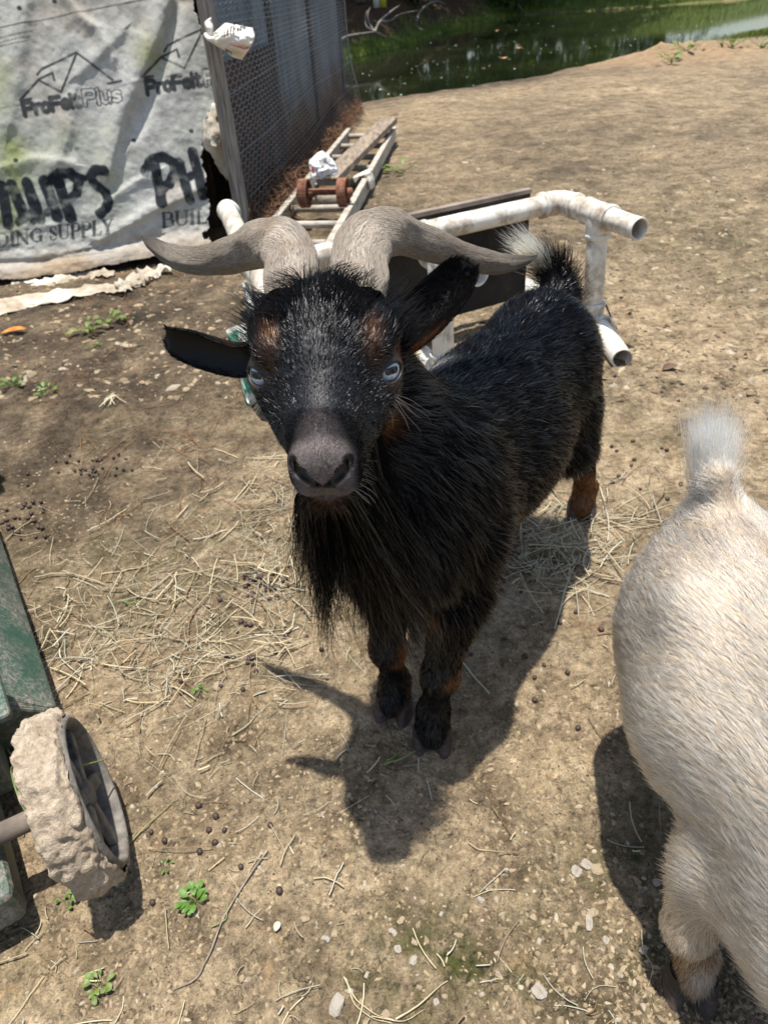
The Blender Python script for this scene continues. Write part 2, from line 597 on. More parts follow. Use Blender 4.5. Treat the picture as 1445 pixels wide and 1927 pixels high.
base = b.mix(b.ramp(b.noise(2.1, 7, 0.75, P_), [(0.53, 0.0), (0.66, 0.55)]), base, (0.15, 0.125, 0.06))
base = b.mix(0.8, base, b.ramp(f5, [(0.34, 0.55), (0.5, 1.0), (0.66, 1.2)]), 'MULTIPLY')
orange = b.ramp(b.noise(9, 4, 0.6, P_, 0.6), [(0.62, 0.0), (0.74, 1.0)])
base = b.mix(b.math('MULTIPLY', orange, 0.35), base, (0.42, 0.23, 0.09))
speck = b.ramp(f3, [(0.30, 0.38), (0.46, 0.95), (0.62, 1.18)])
base = b.mix(1.0, base, speck, 'MULTIPLY')
base = b.mix(0.6, base, b.ramp(f4, [(0.3, 0.6), (0.7, 1.25)]), 'MULTIPLY')
# pale flakes and chips trodden into the crust
vor = b.n('ShaderNodeTexVoronoi', feature='F1'); vor.inputs['Scale'].default_value = 95; vor.inputs['Randomness'].default_value = 1; b.l(P_, vor.inputs['Vector'])
flake = b.math('MULTIPLY', b.ramp(vor.outputs['Distance'], [(0.16, 1.0), (0.30, 0.0)]), b.ramp(b.noise(26, 3, 0.6, P_), [(0.5, 0.0), (0.62, 1.0)]))
base = b.mix(b.math('MULTIPLY', flake, 0.55), base, (0.47, 0.40, 0.29))
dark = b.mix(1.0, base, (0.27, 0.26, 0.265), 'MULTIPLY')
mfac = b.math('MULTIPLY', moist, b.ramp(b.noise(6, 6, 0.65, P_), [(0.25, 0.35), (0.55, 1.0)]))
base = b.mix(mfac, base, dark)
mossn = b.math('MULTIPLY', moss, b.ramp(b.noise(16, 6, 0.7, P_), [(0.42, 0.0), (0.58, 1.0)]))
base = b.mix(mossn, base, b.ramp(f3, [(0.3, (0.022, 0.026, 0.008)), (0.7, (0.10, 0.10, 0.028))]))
base = b.mix(b.math('MULTIPLY', sand, 0.85), base, b.ramp(f2, [(0.3, (0.24, 0.155, 0.085)), (0.7, (0.42, 0.30, 0.18))]))
base = b.mix(b.math('MULTIPLY', litter, 0.9), base, b.ramp(f3, [(0.3, (0.025, 0.014, 0.008)), (0.7, (0.12, 0.06, 0.03))]))
base = b.mix(grass, base, b.ramp(f3, [(0.3, (0.05, 0.075, 0.015)), (0.7, (0.13, 0.17, 0.035))]))
hgt = b.math('ADD', b.math('MULTIPLY', f3, 0.5), b.math('ADD', b.math('MULTIPLY', f4, 0.22), b.math('MULTIPLY', flake, 0.25)))
hgt = b.math('ADD', hgt, b.math('MULTIPLY', f2, 0.6)); hgt = b.math('ADD', hgt, b.math('MULTIPLY', f5, 1.3))
for sc_, wt_ in ((38, .9), (105, .55)):
    vo = b.n('ShaderNodeTexVoronoi', feature='F1'); vo.inputs['Scale'].default_value = sc_; vo.inputs['Detail'].default_value = 1.0
    nz_ = b.n('ShaderNodeVectorMath', operation='ADD'); dn_ = b.n('ShaderNodeTexNoise'); dn_.inputs['Scale'].default_value = sc_ * .7; b.l(P_, dn_.inputs['Vector'])
    sc2 = b.n('ShaderNodeVectorMath', operation='SCALE'); sc2.inputs['Scale'].default_value = .9 / sc_; b.l(dn_.outputs['Color'], sc2.inputs[0]); b.l(P_, nz_.inputs[0]); b.l(sc2.outputs[0], nz_.inputs[1]); b.l(nz_.outputs[0], vo.inputs['Vector'])
    hgt = b.math('SUBTRACT', hgt, b.math('MULTIPLY', vo.outputs['Distance'], wt_))
    base = b.mix(.55, base, b.ramp(vo.outputs['Distance'], [(.25, 1.08), (.62, .74)]), 'MULTIPLY')
base = b.mix(1.0, base, (1.46, 1.43, 1.38), 'MULTIPLY')
rough = b.math('SUBTRACT', 0.92, b.math('MULTIPLY', mfac, 0.35))
b.princ(out, base, rough, 0, b.bump(hgt, 1.0, 0.014), 0.25)
M_DIRT = m
ground = mesh('ground', GV, GF, M_DIRT); tag(ground, kind='structure')


def ground_zones(x, y):
    sd = polysd(x, y, POND)
    wob = n2(x, y, 1.7, 21, 4)
    mo = 1.25 * np.exp(-((x + 1.15) / 1.05) ** 2 - ((y - 2.30) / 0.80) ** 2)
    mo = mo + 0.55 * np.exp(-((x + 0.9) / 0.55) ** 2 - ((y - 1.35) / 0.35) ** 2)
    mo = mo + 0.45 * np.exp(-((x + 0.0) / 0.8) ** 2 - ((y - 4.4) / 0.8) ** 2)
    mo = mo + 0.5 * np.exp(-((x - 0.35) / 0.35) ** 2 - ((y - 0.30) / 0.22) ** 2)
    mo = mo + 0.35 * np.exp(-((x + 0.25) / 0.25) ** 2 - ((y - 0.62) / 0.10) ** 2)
    mo = mo + 0.75 * sstep(1.5, 0.15, sd) * (sd > 0)
    mo = mo + sstep(2.2, 3.5, y) * np.clip(1.3 * n2(x, y, 0.55, 24, 5) + 0.02, 0, .6) + sstep(2.0, 3.2, y) * .6 * np.clip(n2(x, y, 2.6, 25, 5) - .05, 0, 1)
    mo = np.clip(mo * (1 + 0.7 * wob) + 0.12 * n2(x, y, 0.9, 23, 3), 0, 1)
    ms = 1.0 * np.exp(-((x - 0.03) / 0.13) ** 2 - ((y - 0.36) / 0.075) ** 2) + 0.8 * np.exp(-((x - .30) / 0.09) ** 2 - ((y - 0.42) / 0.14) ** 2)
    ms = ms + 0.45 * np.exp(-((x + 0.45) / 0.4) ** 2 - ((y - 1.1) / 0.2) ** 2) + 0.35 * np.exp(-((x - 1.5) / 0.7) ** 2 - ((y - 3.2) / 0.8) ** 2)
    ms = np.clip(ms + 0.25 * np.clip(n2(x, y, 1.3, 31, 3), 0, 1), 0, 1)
    yn = np.interp(x, farline[:, 0], farline[:, 1]); be = (y - yn) * (sd > 0)
    g = sstep(-0.1, 0.15, be) * np.clip(sstep(0.9, 0.3, be) + sstep(2.8, 4.4, x), 0, 1)
    g = np.clip(g + sstep(5.0, 6.2, x) * sstep(1.3, 0.6, sd) * (y < yn) * (sd > 0), 0, 1)
    lit = sstep(0.4, 1.0, be) * sstep(4.2, 2.6, x)
    d = segd(x, y, POST + np.array([0.04, 0.1]), CORNER)
    lit = np.clip(lit + 0.55 * np.exp(-(d / 0.11) ** 2), 0, 1)
    sn = np.exp(-((x - MOUND[0]) ** 2 + (y - MOUND[1]) ** 2) / 0.9) + np.exp(-((x - MOUND2[0]) ** 2 + (y - MOUND2[1]) ** 2) / 0.6)
    sn = sn + 0.8 * sstep(0.5, 0.1, sd) * (sd > 0) * (be < 0.2) * sstep(2.6, 4.2, x)
    mo = mo * (1 - np.clip(sn, 0, 1))
    return mo, ms, g, np.clip(sn, 0, 1), lit


mo, ms, gr_, sn, lit = ground_zones(GV[:, 0], GV[:, 1])
for nm, d in (('moist', mo), ('moss', ms), ('grass', gr_), ('sand', sn), ('litter', lit)): attr(ground, nm, d)

# ---- pond water
m, nt, out = newmat('pond_water'); b = NB(nt)
h = b.noise(3.0, 3, 0.5, b.mapping(b.pos(), (1, 0.5, 1)))
scum = b.math('MULTIPLY', b.ramp(b.noise(38, 2, 0.5, b.pos()), [(0.71, 0.0), (0.74, 1.0)]), b.ramp(b.noise(1.6, 3, 0.6, b.pos()), [(0.45, 0.0), (0.6, 1.0)]))
col = b.mix(scum, b.ramp(b.noise(0.8, 4, 0.6, b.pos()), [(0.35, (0.006, 0.009, 0.004)), (0.65, (0.018, 0.022, 0.008))]), (0.30, 0.33, 0.26))
b.princ(out, col, b.math('ADD', 0.05, b.math('MULTIPLY', scum, 0.4)), 0, b.bump(h, 0.05, 0.02), 0.5, IOR=1.333)
pv = [(float(p[0]), float(p[1]), WZ) for p in POND]
water = mesh('pond_water', pv, [list(range(len(pv)))], m, smooth=False); tag(water, kind='structure')
if water.data.polygons[0].normal.z < 0: water.data.flip_normals()

# ---- trees beyond the pond
def leafmat(name, c1, c2):
    m, nt, out = newmat(name); b = NB(nt)
    inf = b.n('ShaderNodeObjectInfo').outputs['Random']
    col = b.mix(b.noise(3.5, 2, 0.5, b.pos()), c1, c2)
    d = b.n('ShaderNodeBsdfPrincipled'); b.l(col, d.inputs['Base Color']); d.inputs['Roughness'].default_value = 0.5
    t = b.n('ShaderNodeBsdfTranslucent'); b.l(b.mix(1.0, col, (1.3, 1.5, 0.6), 'MULTIPLY'), t.inputs[0])
    mx = b.n('ShaderNodeMixShader'); mx.inputs[0].default_value = 0.35
    b.l(d.outputs[0], mx.inputs[1]); b.l(t.outputs[0], mx.inputs[2]); b.l(mx.outputs[0], out.inputs[0])
    return m


M_LEAF = leafmat('tree_leaves', (0.025, 0.05, 0.010), (0.07, 0.11, 0.022))
M_LEAF2 = leafmat('light_leaves', (0.06, 0.10, 0.018), (0.13, 0.18, 0.04))
M_BARK = mat_simple('bark', (0.035, 0.026, 0.02), (0.11, 0.085, 0.065), 14, 0.9, bumps=0.8, bdist=0.02, aniso=(1, 1, 0.25))
M_DEAD = mat_simple('dead_wood', (0.11, 0.095, 0.08), (0.25, 0.22, 0.19), 20, 0.9, bumps=0.6, bdist=0.01)


def leaf_cloud(n, c, r, size, seed):
    g = np.random.default_rng(seed)
    k = 26
    cc = nrm(g.normal(size=(k, 3))) * (g.random((k, 1)) ** 0.45) * r * 0.8 + c
    q = cc[g.integers(0, k, n)] + g.normal(size=(n, 3)) * r * 0.21
    a = nrm(g.normal(size=(n, 3)) + np.array([0, 0, 0.2])); bb = nrm(np.cross(a, g.normal(size=(n, 3))))
    cdir = np.cross(a, bb); s = size * (0.6 + 0.8 * g.random((n, 1)))
    V = np.stack([q - bb * s, q + cdir * s * .45, q + bb * s, q - cdir * s * .45], 1).reshape(-1, 3)
    return V, np.arange(4 * n).reshape(n, 4)


def tree(x, y, h, cr_, label, seed, leaf=M_LEAF, n=8200):
    g = np.random.default_rng(seed)
    z0 = float(ground_base(np.array([x]), np.array([y]))[0]) - 0.05
    t = empty('tree', (x, y, z0), label, 'tree', 'trees on the far bank of the pond')
    rt = 0.028 * h
    trunk = resample([(x, y, z0), (x + g.normal() * .1, y + g.normal() * .1, z0 + h * .35), (x + g.normal() * .2, y + g.normal() * .2, z0 + h * .8)], 8)
    parts = [tubes(trunk[None], np.linspace(rt, rt * .4, 8)[None], 9)]
    for i in range(7):
        f = g.uniform(.3, .8); p = trunk[int(f * 7)]
        a = g.uniform(0, 6.28); L = cr_ * g.uniform(.6, 1.0)
        e = p + np.array([math.cos(a) * L, math.sin(a) * L, L * g.uniform(.1, .6)])
        parts.append(tubes(resample([p, (p + e) / 2 + g.normal(size=3) * .12, e], 6)[None], np.linspace(rt * .4, rt * .1, 6)[None], 6))
    V, F = join(*[(v.tolist(), f.tolist()) for v, f in parts])
    mesh('trunk', V, F, M_BARK, t)
    V, F = leaf_cloud(n, np.array([x, y, z0 + h * .52]), np.array([cr_, cr_, h * .50]), 0.115, seed)
    mesh('crown', V, F, leaf, t, smooth=False)


spots = [(-3.2, 15.2, 7.0, 2.6, 'broad dark tree at the left end of the far bank, behind the shed'),
         (0.2, 16.6, 8.0, 2.7, 'dark leafy tree on the far bank behind the dead branches'),
         (2.3, 21.5, 7.5, 2.6, 'dark leafy tree shading the far bank where the grass strip starts'),
         (5.6, 23.5, 7.5, 2.6, 'tree beyond the bright grass in the middle of the far bank'),
         (8.8, 30.0, 9.5, 3.2, 'tall tree mirrored in the middle of the pond'),
         (12.6, 34.0, 9.0, 3.0, 'last tree at the right end of the far bank'),
         (-1.5, 20.5, 9.5, 3.4, 'tall tree in the second row on the left of the far bank'),
         (3.2, 24.5, 10, 3.6, 'tall tree in the second row behind the middle of the far bank'),
         (7.0, 33.0, 11, 3.8, 'tallest tree in the second row, farther right on the far bank')]
for i, (x, y, h_, c_, lab) in enumerate(spots):
    tree(x, y, h_, c_, lab, 40 + i, M_LEAF2 if i in (3, 5) else M_LEAF)
# the wood far beyond, one dark mass
V, F = leaf_cloud(9000, np.array([-1.5, 41.0, 5.0]), np.array([13.0, 1.6, 5.5]), 0.42, 99)
fw = mesh('far_wood', V, F, M_LEAF, smooth=False); tag(fw, 'dark far-off wood mirrored in the pond', 'wood', kind='stuff')
# undergrowth between the trunks
for i, (x, y, r, lab) in enumerate([(-1.6, 16.0, 1.3, 'dark shrub left of the dead branches on the far bank'), (1.5, 18.4, 1.3, 'dark shrub behind the dead branches on the far bank'),
                                    (4.4, 22.5, 1.2, 'green shrub behind the grass strip on the far bank'), (7.2, 27.5, 1.5, 'green shrub under the trees across the middle of the pond'),
                                    (10.6, 32.0, 1.6, 'green shrub near the right end of the far bank')]):
    z0 = float(ground_base(np.array([x]), np.array([y]))[0])
    t = empty('shrub', (x, y, z0), lab, 'shrub', 'shrubs on the far bank of the pond')
    V, F = leaf_cloud(2600, np.array([x, y, z0 + r * .75]), np.array([r * 1.3, r * 1.1, r * .95]), 0.09, 80 + i)
    mesh('foliage', V, F, M_LEAF2 if i in (2, 3) else M_LEAF, t, smooth=False)
    g = np.random.default_rng(i)
    st = np.stack([np.stack([np.array([x, y, z0 - .03]), np.array([x, y, z0]) + np.array([math.cos(a) * .4 * r, math.sin(a) * .4 * r, r * .8])]) for a in np.arange(5) * 1.3])
    V, F = tubes(st, 0.02, 5); mesh('stem', V, F, M_BARK, t)


def branch(name, paths, r, label, mat=M_DEAD):
    o = None; parts = []
    for P, rr in paths:
        Q = resample(P, 16); parts.append(tubes(Q[None], np.linspace(rr * r, rr * r * .35, 16)[None], 7))
    V, F = join(*[(v.tolist(), f.tolist()) for v, f in parts])
    o = mesh(name, V, F, mat); tag(o, label, 'branch'); return o


def onb(px, py, y):
    return aty(px, py, y)


yb = 13.6
branch('dead_branch', [([onb(640, 76, 13.2), onb(655, 68, 13.3), onb(690, 62, 13.5), onb(705, 60, 13.6)], 1.0),
                       ([onb(705, 60, 13.6), onb(715, 40, 13.8), onb(735, 22, 14.0), onb(752, 10, 14.2)], 1.0),
                       ([onb(705, 60, 13.6), onb(694, 42, 13.7), onb(692, 25, 13.8), onb(697, 14, 13.9)], .8),
                       ([onb(702, 58, 13.6), onb(690, 50, 13.6), onb(687, 35, 13.7), onb(690, 20, 13.8)], .6),
                       ([onb(716, 40, 13.8), onb(736, 38, 14.0), onb(752, 27, 14.2), onb(785, 20, 14.5)], .7),
                       ([onb(705, 61, 13.6), onb(716, 63, 13.6), onb(722, 68, 13.5)], .5)], 0.022,
       'grey forked dead branch lying at the left of the dark far bank')
branch('dead_branch', [([onb(783, 42, 15.2), onb(790, 22, 15.4), onb(805, 8, 15.8), onb(822, 2, 16.1), onb(838, 8, 16.3)], 1.0),
                       ([onb(783, 45, 15.2), onb(786, 50, 15.1), onb(795, 56, 15.0)], .5)], 0.022,
       'arched dead branch on the dark far bank, right of the forked one')
bk = empty('bucket', aty(715, 14, 14.8), 'white and yellow bucket hanging at the top edge above the forked branch', 'bucket')
for nm, off, c in (('white_side', -0.055, (0.55, 0.55, 0.5)), ('yellow_side', 0.055, (0.5, 0.42, 0.03))):
    mm = mat_simple('bucket_' + nm, tuple(np.array(c) * .8), c, 8, 0.5)
    c0 = aty(715, 14, 14.8) + np.array([off, 0, 0])
    V, F = pipe(c0, c0 + np.array([0, 0, .22]), .056 + abs(off) * .02, 14)
    mesh(nm, V, F, mm, bk)

# ---- grass on the far bank and the shore
def blades(n, px, py, h, w, seed, spread=0.35):
    g = np.random.default_rng(seed)
    x, y = px, py; z = ground_z(x, y)
    a = g.uniform(0, 6.28, n); hh = h * (0.5 + g.random(n)); le = g.uniform(.1, .9, n) * spread
    d = np.stack([np.cos(a), np.sin(a), np.zeros(n)], -1); s = np.stack([-np.sin(a), np.cos(a), np.zeros(n)], -1)
    b0 = np.stack([x, y, z - .003], -1)
    m_ = b0 + d * (hh * le * .35)[:, None] + np.array([0, 0, 1.]) * (hh * .55)[:, None]
    t_ = b0 + d * (hh * le)[:, None] + np.array([0, 0, 1.]) * (hh * .95)[:, None]
    V = np.stack([b0 - s * w, b0 + s * w, m_ + s * w * .8, m_ - s * w * .8, t_ + s * w * .15, t_ - s * w * .15], 1).reshape(-1, 3)
    i = np.arange(n)[:, None] * 6
    F = np.concatenate([i + np.array([0, 1, 2, 3]), i + np.array([3, 2, 4, 5])])
    return V, F


M_GRASS = mat_simple('grass_blades', (0.09, 0.14, 0.012), (0.24, 0.29, 0.04), 3, 0.6, bumps=0)
g = np.random.default_rng(3)
N = 26000
tt = g.uniform(0, len(far_w) - 1.001, N); ii = tt.astype(int); ff = (tt - ii)[:, None]
bp = farline[ii] * (1 - ff) + farline[ii + 1] * ff
off = np.abs(g.normal(0, 1, N)) * np.where(bp[:, 0] > 3.6, 1.6, 0.28) + 0.05
x = bp[:, 0] + g.normal(0, .15, N); y = bp[:, 1] + off
V, F = blades(N, x, y, 0.07, 0.006, 4)
gb = mesh('far_bank_grass', V, F, M_GRASS, smooth=False); tag(gb, 'short bright green grass along the far edge of the pond', 'grass', kind='stuff')
# grass at the right end of the near shore
N = 5000
e = atz(1425, 62)[:2]
x = e[0] + g.normal(0.5, .45, N); y = e[1] + g.normal(-0.1, .28, N) + 0.35 * (x - e[0])
ok = polysd(x, y, POND) > 0.05
V, F = blades(ok.sum(), x[ok], y[ok], 0.05, 0.005, 5)
gb = mesh('shore_grass', V, F, M_GRASS, smooth=False); tag(gb, 'sparse green grass on the near shore beside the sand mound', 'grass', kind='stuff')
# flecks of scum and fallen leaves on the water
N = 260
px = g.uniform(680, 1390, N); py = g.uniform(10, 180, N)
pts = np.array([atz(a, c, WZ + .004) for a, c in zip(px, py)])
ok = polysd(pts[:, 0], pts[:, 1], POND) < -0.15
pts = pts[ok]; n = len(pts)
a = g.uniform(0, 6.28, n); s = g.uniform(.008, .022, n)
V = np.stack([pts + np.stack([np.cos(a + k * 1.5708) * s * (1 if k % 2 else .6), np.sin(a + k * 1.5708) * s, np.zeros(n) + .001 * k % 2], -1) for k in range(4)], 1).reshape(-1, 3)
fl = mesh('floating_flecks', V, np.arange(4 * n).reshape(n, 4), mat_simple('flecks', (0.4, 0.42, 0.34), (0.75, 0.75, 0.68), 3), smooth=False)
tag(fl, 'pale flecks floating on the dark pond', 'flecks', kind='stuff')
for k, (px, py, lab) in enumerate([(948, 108, 'orange leaf floating near the middle of the pond'), (975, 89, 'small orange leaf floating above the other one on the pond'), (934, 57, 'pale tan leaf floating toward the far side of the pond')]):
    c = atz(px, py, WZ + .006)
    V = [c + np.array([math.cos(t) * .06, math.sin(t) * .03, 0.006 * math.cos(2 * t)]) for t in np.linspace(0, 6.28, 9)[:-1]]
    o = mesh('floating_leaf', V, [list(range(8))], mat_simple('floating_leaf_%s' % 'abc'[k], (0.45, 0.2, 0.05), (0.6, 0.33, 0.12), 5), smooth=False)
    tag(o, lab, 'leaf')
c = atz(1297, 4, 0.05) if False else aty(1297, 3, farline[-2][1] + .3)


# ================================================================ THE SHED
shed = empty('shed', (POST[0], POST[1], 0), 'patched shed with a torn printed felt sheet in front and wire mesh over its side', 'shed')
wdir = nrm(np.append(POST - FELT0, 0)); wnor = np.array([wdir[1], -wdir[0], 0])      # front wall: along, towards the camera
sdir = nrm(np.append(CORNER - POST, 0)); snor = np.array([sdir[1], -sdir[0], 0])     # side wall: along, outwards
SL = float(np.linalg.norm(CORNER - POST))
P0 = np.array([POST[0], POST[1], 0.0])
ZUP = np.array([0, 0, 1.0])

# ---- the felt: a leaning sheet, u along the wall (0 at the post), v up the sheet
LEAN = math.radians(15)
fv = ZUP * math.cos(LEAN) - wnor * math.sin(LEAN)          # up the sheet (leans back)
fn = wnor * math.cos(LEAN) + ZUP * math.sin(LEAN)
FO = P0 + wnor * 0.02 + ZUP * 0.03


def on_felt(px, py):
    """pixel -> (u,v) on the felt's plane"""
    d = ray(px, py); t = ((FO - CAMP) @ fn) / (d @ fn)
    q = CAMP + d * t - FO
    return np.array([q @ wdir, q @ fv])


K_ = 480 / 1445.0                                           # tracing scale of the close-up


def tr(pts): return np.array([on_felt(x * K_, y * K_) for x, y in pts])


us = np.concatenate([np.linspace(-2.6, -1.15, 20)[:-1], np.arange(-1.15, 0.06, 0.0034)])
vs = np.concatenate([np.arange(0.0, 1.06, 0.0034), np.linspace(1.08, 2.05, 16)])
U, Vv = np.meshgrid(us, vs, indexing='ij')


def pld(U, V, P):
    d = np.full(U.shape, 1e9); sgn = np.zeros(U.shape)
    for a, b_ in zip(P[:-1], P[1:]):
        ba = b_ - a; pu = U - a[0]; pv_ = V - a[1]
        t = np.clip((pu * ba[0] + pv_ * ba[1]) / (ba @ ba + 1e-12), 0, 1)
        q = np.hypot(pu - t * ba[0], pv_ - t * ba[1])
        s_ = np.sign(ba[0] * pv_ - ba[1] * pu)
        sgn = np.where(q < d, s_, sgn); d = np.minimum(d, q)
    return d, sgn


def p2(f, seed, oc=4, su=1.0, sv=1.0): return fbm(np.stack([U * f * su, Vv * f * sv, np.full(U.shape, seed * 1.7)], -1), oc, seed)


W_ = 0.020 * p2(1.6, 51, 2) + 0.011 * p2(5, 52, 3, 1.0, 0.55) + 0.0045 * p2(17, 53, 3) + 0.0016 * p2(55, 54, 2)
low = sstep(0.42, 0.05, Vv)
W_ += low * (0.016 * p2(9, 55, 3, 0.8, 1.6) + 0.007 * np.abs(p2(24, 56, 3)))
folds = [([(960, 0), (900, 190), (800, 420), (700, 640), (620, 960)], 0.030, 0.045),
         ([(1010, 0), (960, 230), (880, 480), (760, 760)], -0.020, 0.05),
         ([(390, 0), (450, 90), (560, 170), (640, 330)], 0.017, 0.03),
         ([(700, 180), (560, 320), (440, 430)], 0.010, 0.03),
         ([(150, 0), (120, 300), (60, 700)], 0.014, 0.05),
         ([(420, 600), (380, 800), (300, 980)], 0.012, 0.04),
         ([(1180, 1050), (900, 1180), (700, 1290), (560, 1360)], 0.020, 0.03),
         ([(0, 1490), (250, 1480), (600, 1400), (900, 1330)], -0.014, 0.02),
         ([(600, 1150), (760, 1040), (900, 960)], 0.012, 0.025), ([(0, 960), (200, 900), (420, 930)], 0.012, 0.03)]
for pts, amp, wd in folds:
    d, s_ = pld(U, Vv, tr(pts))
    W_ += amp * np.exp(-(d / wd) ** 2 * np.where(s_ > 0, 3.0, 0.8))
W_ += 0.05 * sstep(0.12, 0.0, Vv)                            # kicks out at the ground
FP = FO + U[..., None] * wdir + Vv[..., None] * fv + .8 * W_[..., None] * fn
# torn right-hand edge
edge_px = [(1095, -60), (1110, 60), (1150, 160), (1190, 330), (1235, 600), (1215, 690), (1150, 800), (1150, 900), (1180, 990), (1160, 1040), (1185, 1130), (1185, 1230), (1175, 1320), (1195, 1400), (1150, 1420)]
ep = tr(edge_px)
o_ = np.argsort(ep[:, 1])
ue = np.interp(vs, ep[o_, 1], ep[o_, 0])
ue = ue + 0.012 * fbm(np.stack([vs * 22, 0 * vs, 0 * vs], -1), 3, 61) + 0.006 * fbm(np.stack([vs * 90, 0 * vs, 0 * vs], -1), 2, 62)
ue[vs > 1.06] = 0.0
be_px = tr([(0, 1590), (150, 1580), (400, 1550), (650, 1500), (800, 1470), (1000, 1440), (1190, 1400)])
vb = np.interp(us, be_px[:, 0], be_px[:, 1]) + 0.006 * fbm(np.stack([us * 25, 0 * us, 0 * us], -1), 3, 63)
keep = (U <= ue[None, :]) & (Vv >= np.maximum(vb, 0)[:, None])
hole = np.hypot(U - on_felt(387, 443)[0], (Vv - on_felt(387, 443)[1]) * .8)
keep &= hole > 0.012

# ---- the print, traced in the photograph and laid on the sheet
ink = np.zeros(U.shape)


def stroke(pts, w, soft=0.0022, amt=1.0, rough=0.0):
    global ink
    P = tr(pts); lo = P.min(0) - w * 2; hi = P.max(0) + w * 2
    i0, i1 = np.searchsorted(us, [lo[0], hi[0]]); j0, j1 = np.searchsorted(vs, [lo[1], hi[1]])
    if i1 <= i0 or j1 <= j0: return
    sl = (slice(i0, i1), slice(j0, j1))
    d, _ = pld(U[sl], Vv[sl], P)
    if rough: d = d + rough * fbm(np.stack([U[sl] * 60, Vv[sl] * 25, 0 * U[sl]], -1), 3, 71)
    ink[sl] = np.maximum(ink[sl], amt * sstep(w + soft, w - soft, d))


G7 = {  # stroke letters in a unit box (x right, y up)
    'P': [[(0, 0), (0, 1), (.5, 1), (.62, .85), (.62, .65), (.5, .5), (0, .5)]],
    'r': [[(0, 0), (0, .7)], [(0, .48), (.18, .68), (.36, .68)]],
    'o': [[(.25, 0), (.05, .12), (0, .35), (.05, .58), (.25, .7), (.45, .58), (.5, .35), (.45, .12), (.25, 0)]],
    'F': [[(0, 0), (0, 1), (.6, 1)], [(0, .52), (.5, .52)]],
    'e': [[(.02, .36), (.48, .36), (.44, .58), (.25, .7), (.06, .58), (0, .35), (.06, .1), (.27, 0), (.46, .1)]],
    'l': [[(0, 0), (0, 1)]],
    't': [[(.12, .92), (.12, .1), (.2, 0), (.34, .02)], [(0, .68), (.34, .68)]],
    'u': [[(0, .7), (0, .15), (.15, 0), (.33, .05), (.45, .2)], [(.45, .7), (.45, 0)]],
    's': [[(.42, .6), (.25, .7), (.05, .6), (.06, .44), (.4, .28), (.42, .1), (.22, 0), (0, .1)]]}
ADV = {'P': .8, 'r': .48, 'o': .68, 'F': .74, 'e': .66, 'l': .22, 't': .46, 'u': .64, 's': .6}
SER = {  # serif capitals: (polyline, thick?)
    'B': [([(.1, 0), (.1, 1)], 1), ([(0, 1), (.4, 1), (.56, .88), (.56, .65), (.4, .53), (.1, .53)], 0), ([(.1, .53), (.45, .53), (.64, .4), (.64, .15), (.45, 0), (0, 0)], 0), ([(.6, .4), (.62, .15)], 1), ([(.55, .85), (.55, .68)], 1)],
    'U': [([(.1, 1), (.1, .25), (.2, .06), (.38, 0), (.56, .08), (.62, .25), (.62, 1)], 0), ([(.1, 1), (.1, .25)], 1), ([(-.02, 1), (.24, 1)], 0), ([(.5, 1), (.74, 1)], 0)],
    'I': [([(.12, 0), (.12, 1)], 1), ([(0, 0), (.24, 0)], 0), ([(0, 1), (.24, 1)], 0)],
    'L': [([(.12, 0), (.12, 1)], 1), ([(0, 1), (.26, 1)], 0), ([(0, 0), (.56, 0), (.6, .25)], 0)],
    'D': [([(.12, 0), (.12, 1)], 1), ([(0, 1), (.4, 1), (.66, .8), (.72, .5), (.66, .2), (.4, 0), (0, 0)], 0), ([(.68, .7), (.7, .5), (.68, .3)], 1)],
    'N': [([(.1, 0), (.1, 1)], 0), ([(.08, 1), (.66, 0)], 1), ([(.66, 0), (.66, 1)], 0), ([(0, 0), (.22, 0)], 0), ([(.54, 1), (.78, 1)], 0), ([(-.04, 1), (.12, 1)], 0)],
    'G': [([(.66, .75), (.6, .93), (.4, 1), (.16, .85), (.06, .5), (.16, .15), (.4, 0), (.64, .1), (.64, .4)], 0), ([(.1, .7), (.07, .5), (.1, .3)], 1), ([(.46, .42), (.76, .42)], 0), ([(.64, .1), (.64, .4)], 1)],
    'S': [([(.46, .75), (.42, .93), (.26, 1), (.08, .88), (.08, .7), (.44, .36), (.46, .14), (.28, 0), (.08, .08), (.04, .28)], 0), ([(.1, .68), (.42, .36)], 1)],
    'P': [([(.1, 0), (.1, 1)], 1), ([(0, 1), (.42, 1), (.6, .88), (.6, .6), (.42, .47), (.1, .47)], 0), ([(.58, .85), (.58, .62)], 1), ([(0, 0), (.24, 0)], 0)],
    'Y': [([(.34, 0), (.34, .45)], 1), ([(.06, 1), (.34, .45)], 1), ([(.64, 1), (.34, .45)], 0), ([(.2, 0), (.48, 0)], 0), ([(-.04, 1), (.2, 1)], 0), ([(.52, 1), (.76, 1)], 0)]}
SADV = {'B': .78, 'U': .86, 'I': .36, 'L': .72, 'D': .88, 'N': .88, 'G': .88, 'S': .62, 'P': .74, 'Y': .76}


def word(text, x0, y0, x1, y1, hgt, lean, w, outline=False):
    """stroke text along a baseline given in tracing pixels"""
    tot = sum(ADV[c] for c in text); bx, by = x1 - x0, y1 - y0
    L = math.hypot(bx, by); s = L / tot; x = 0
    ux, uy = bx / L, by / L; vx, vy = lean, -1.0
    for c in text:
        for pl in G7[c]:
            Q = [(x0 + ux * (x + a * 1.0) * s + vx * b_ * hgt, y0 + uy * (x + a) * s + vy * b_ * hgt) for a, b_ in pl]
            if outline:
                P = tr(Q); d, _ = pld(U, Vv, P)
                global ink
                ink = np.maximum(ink, .9 * sstep(.0034, .0012, np.abs(d - w)))
            else: stroke(Q, w, amt=.92)
        x += ADV[c]


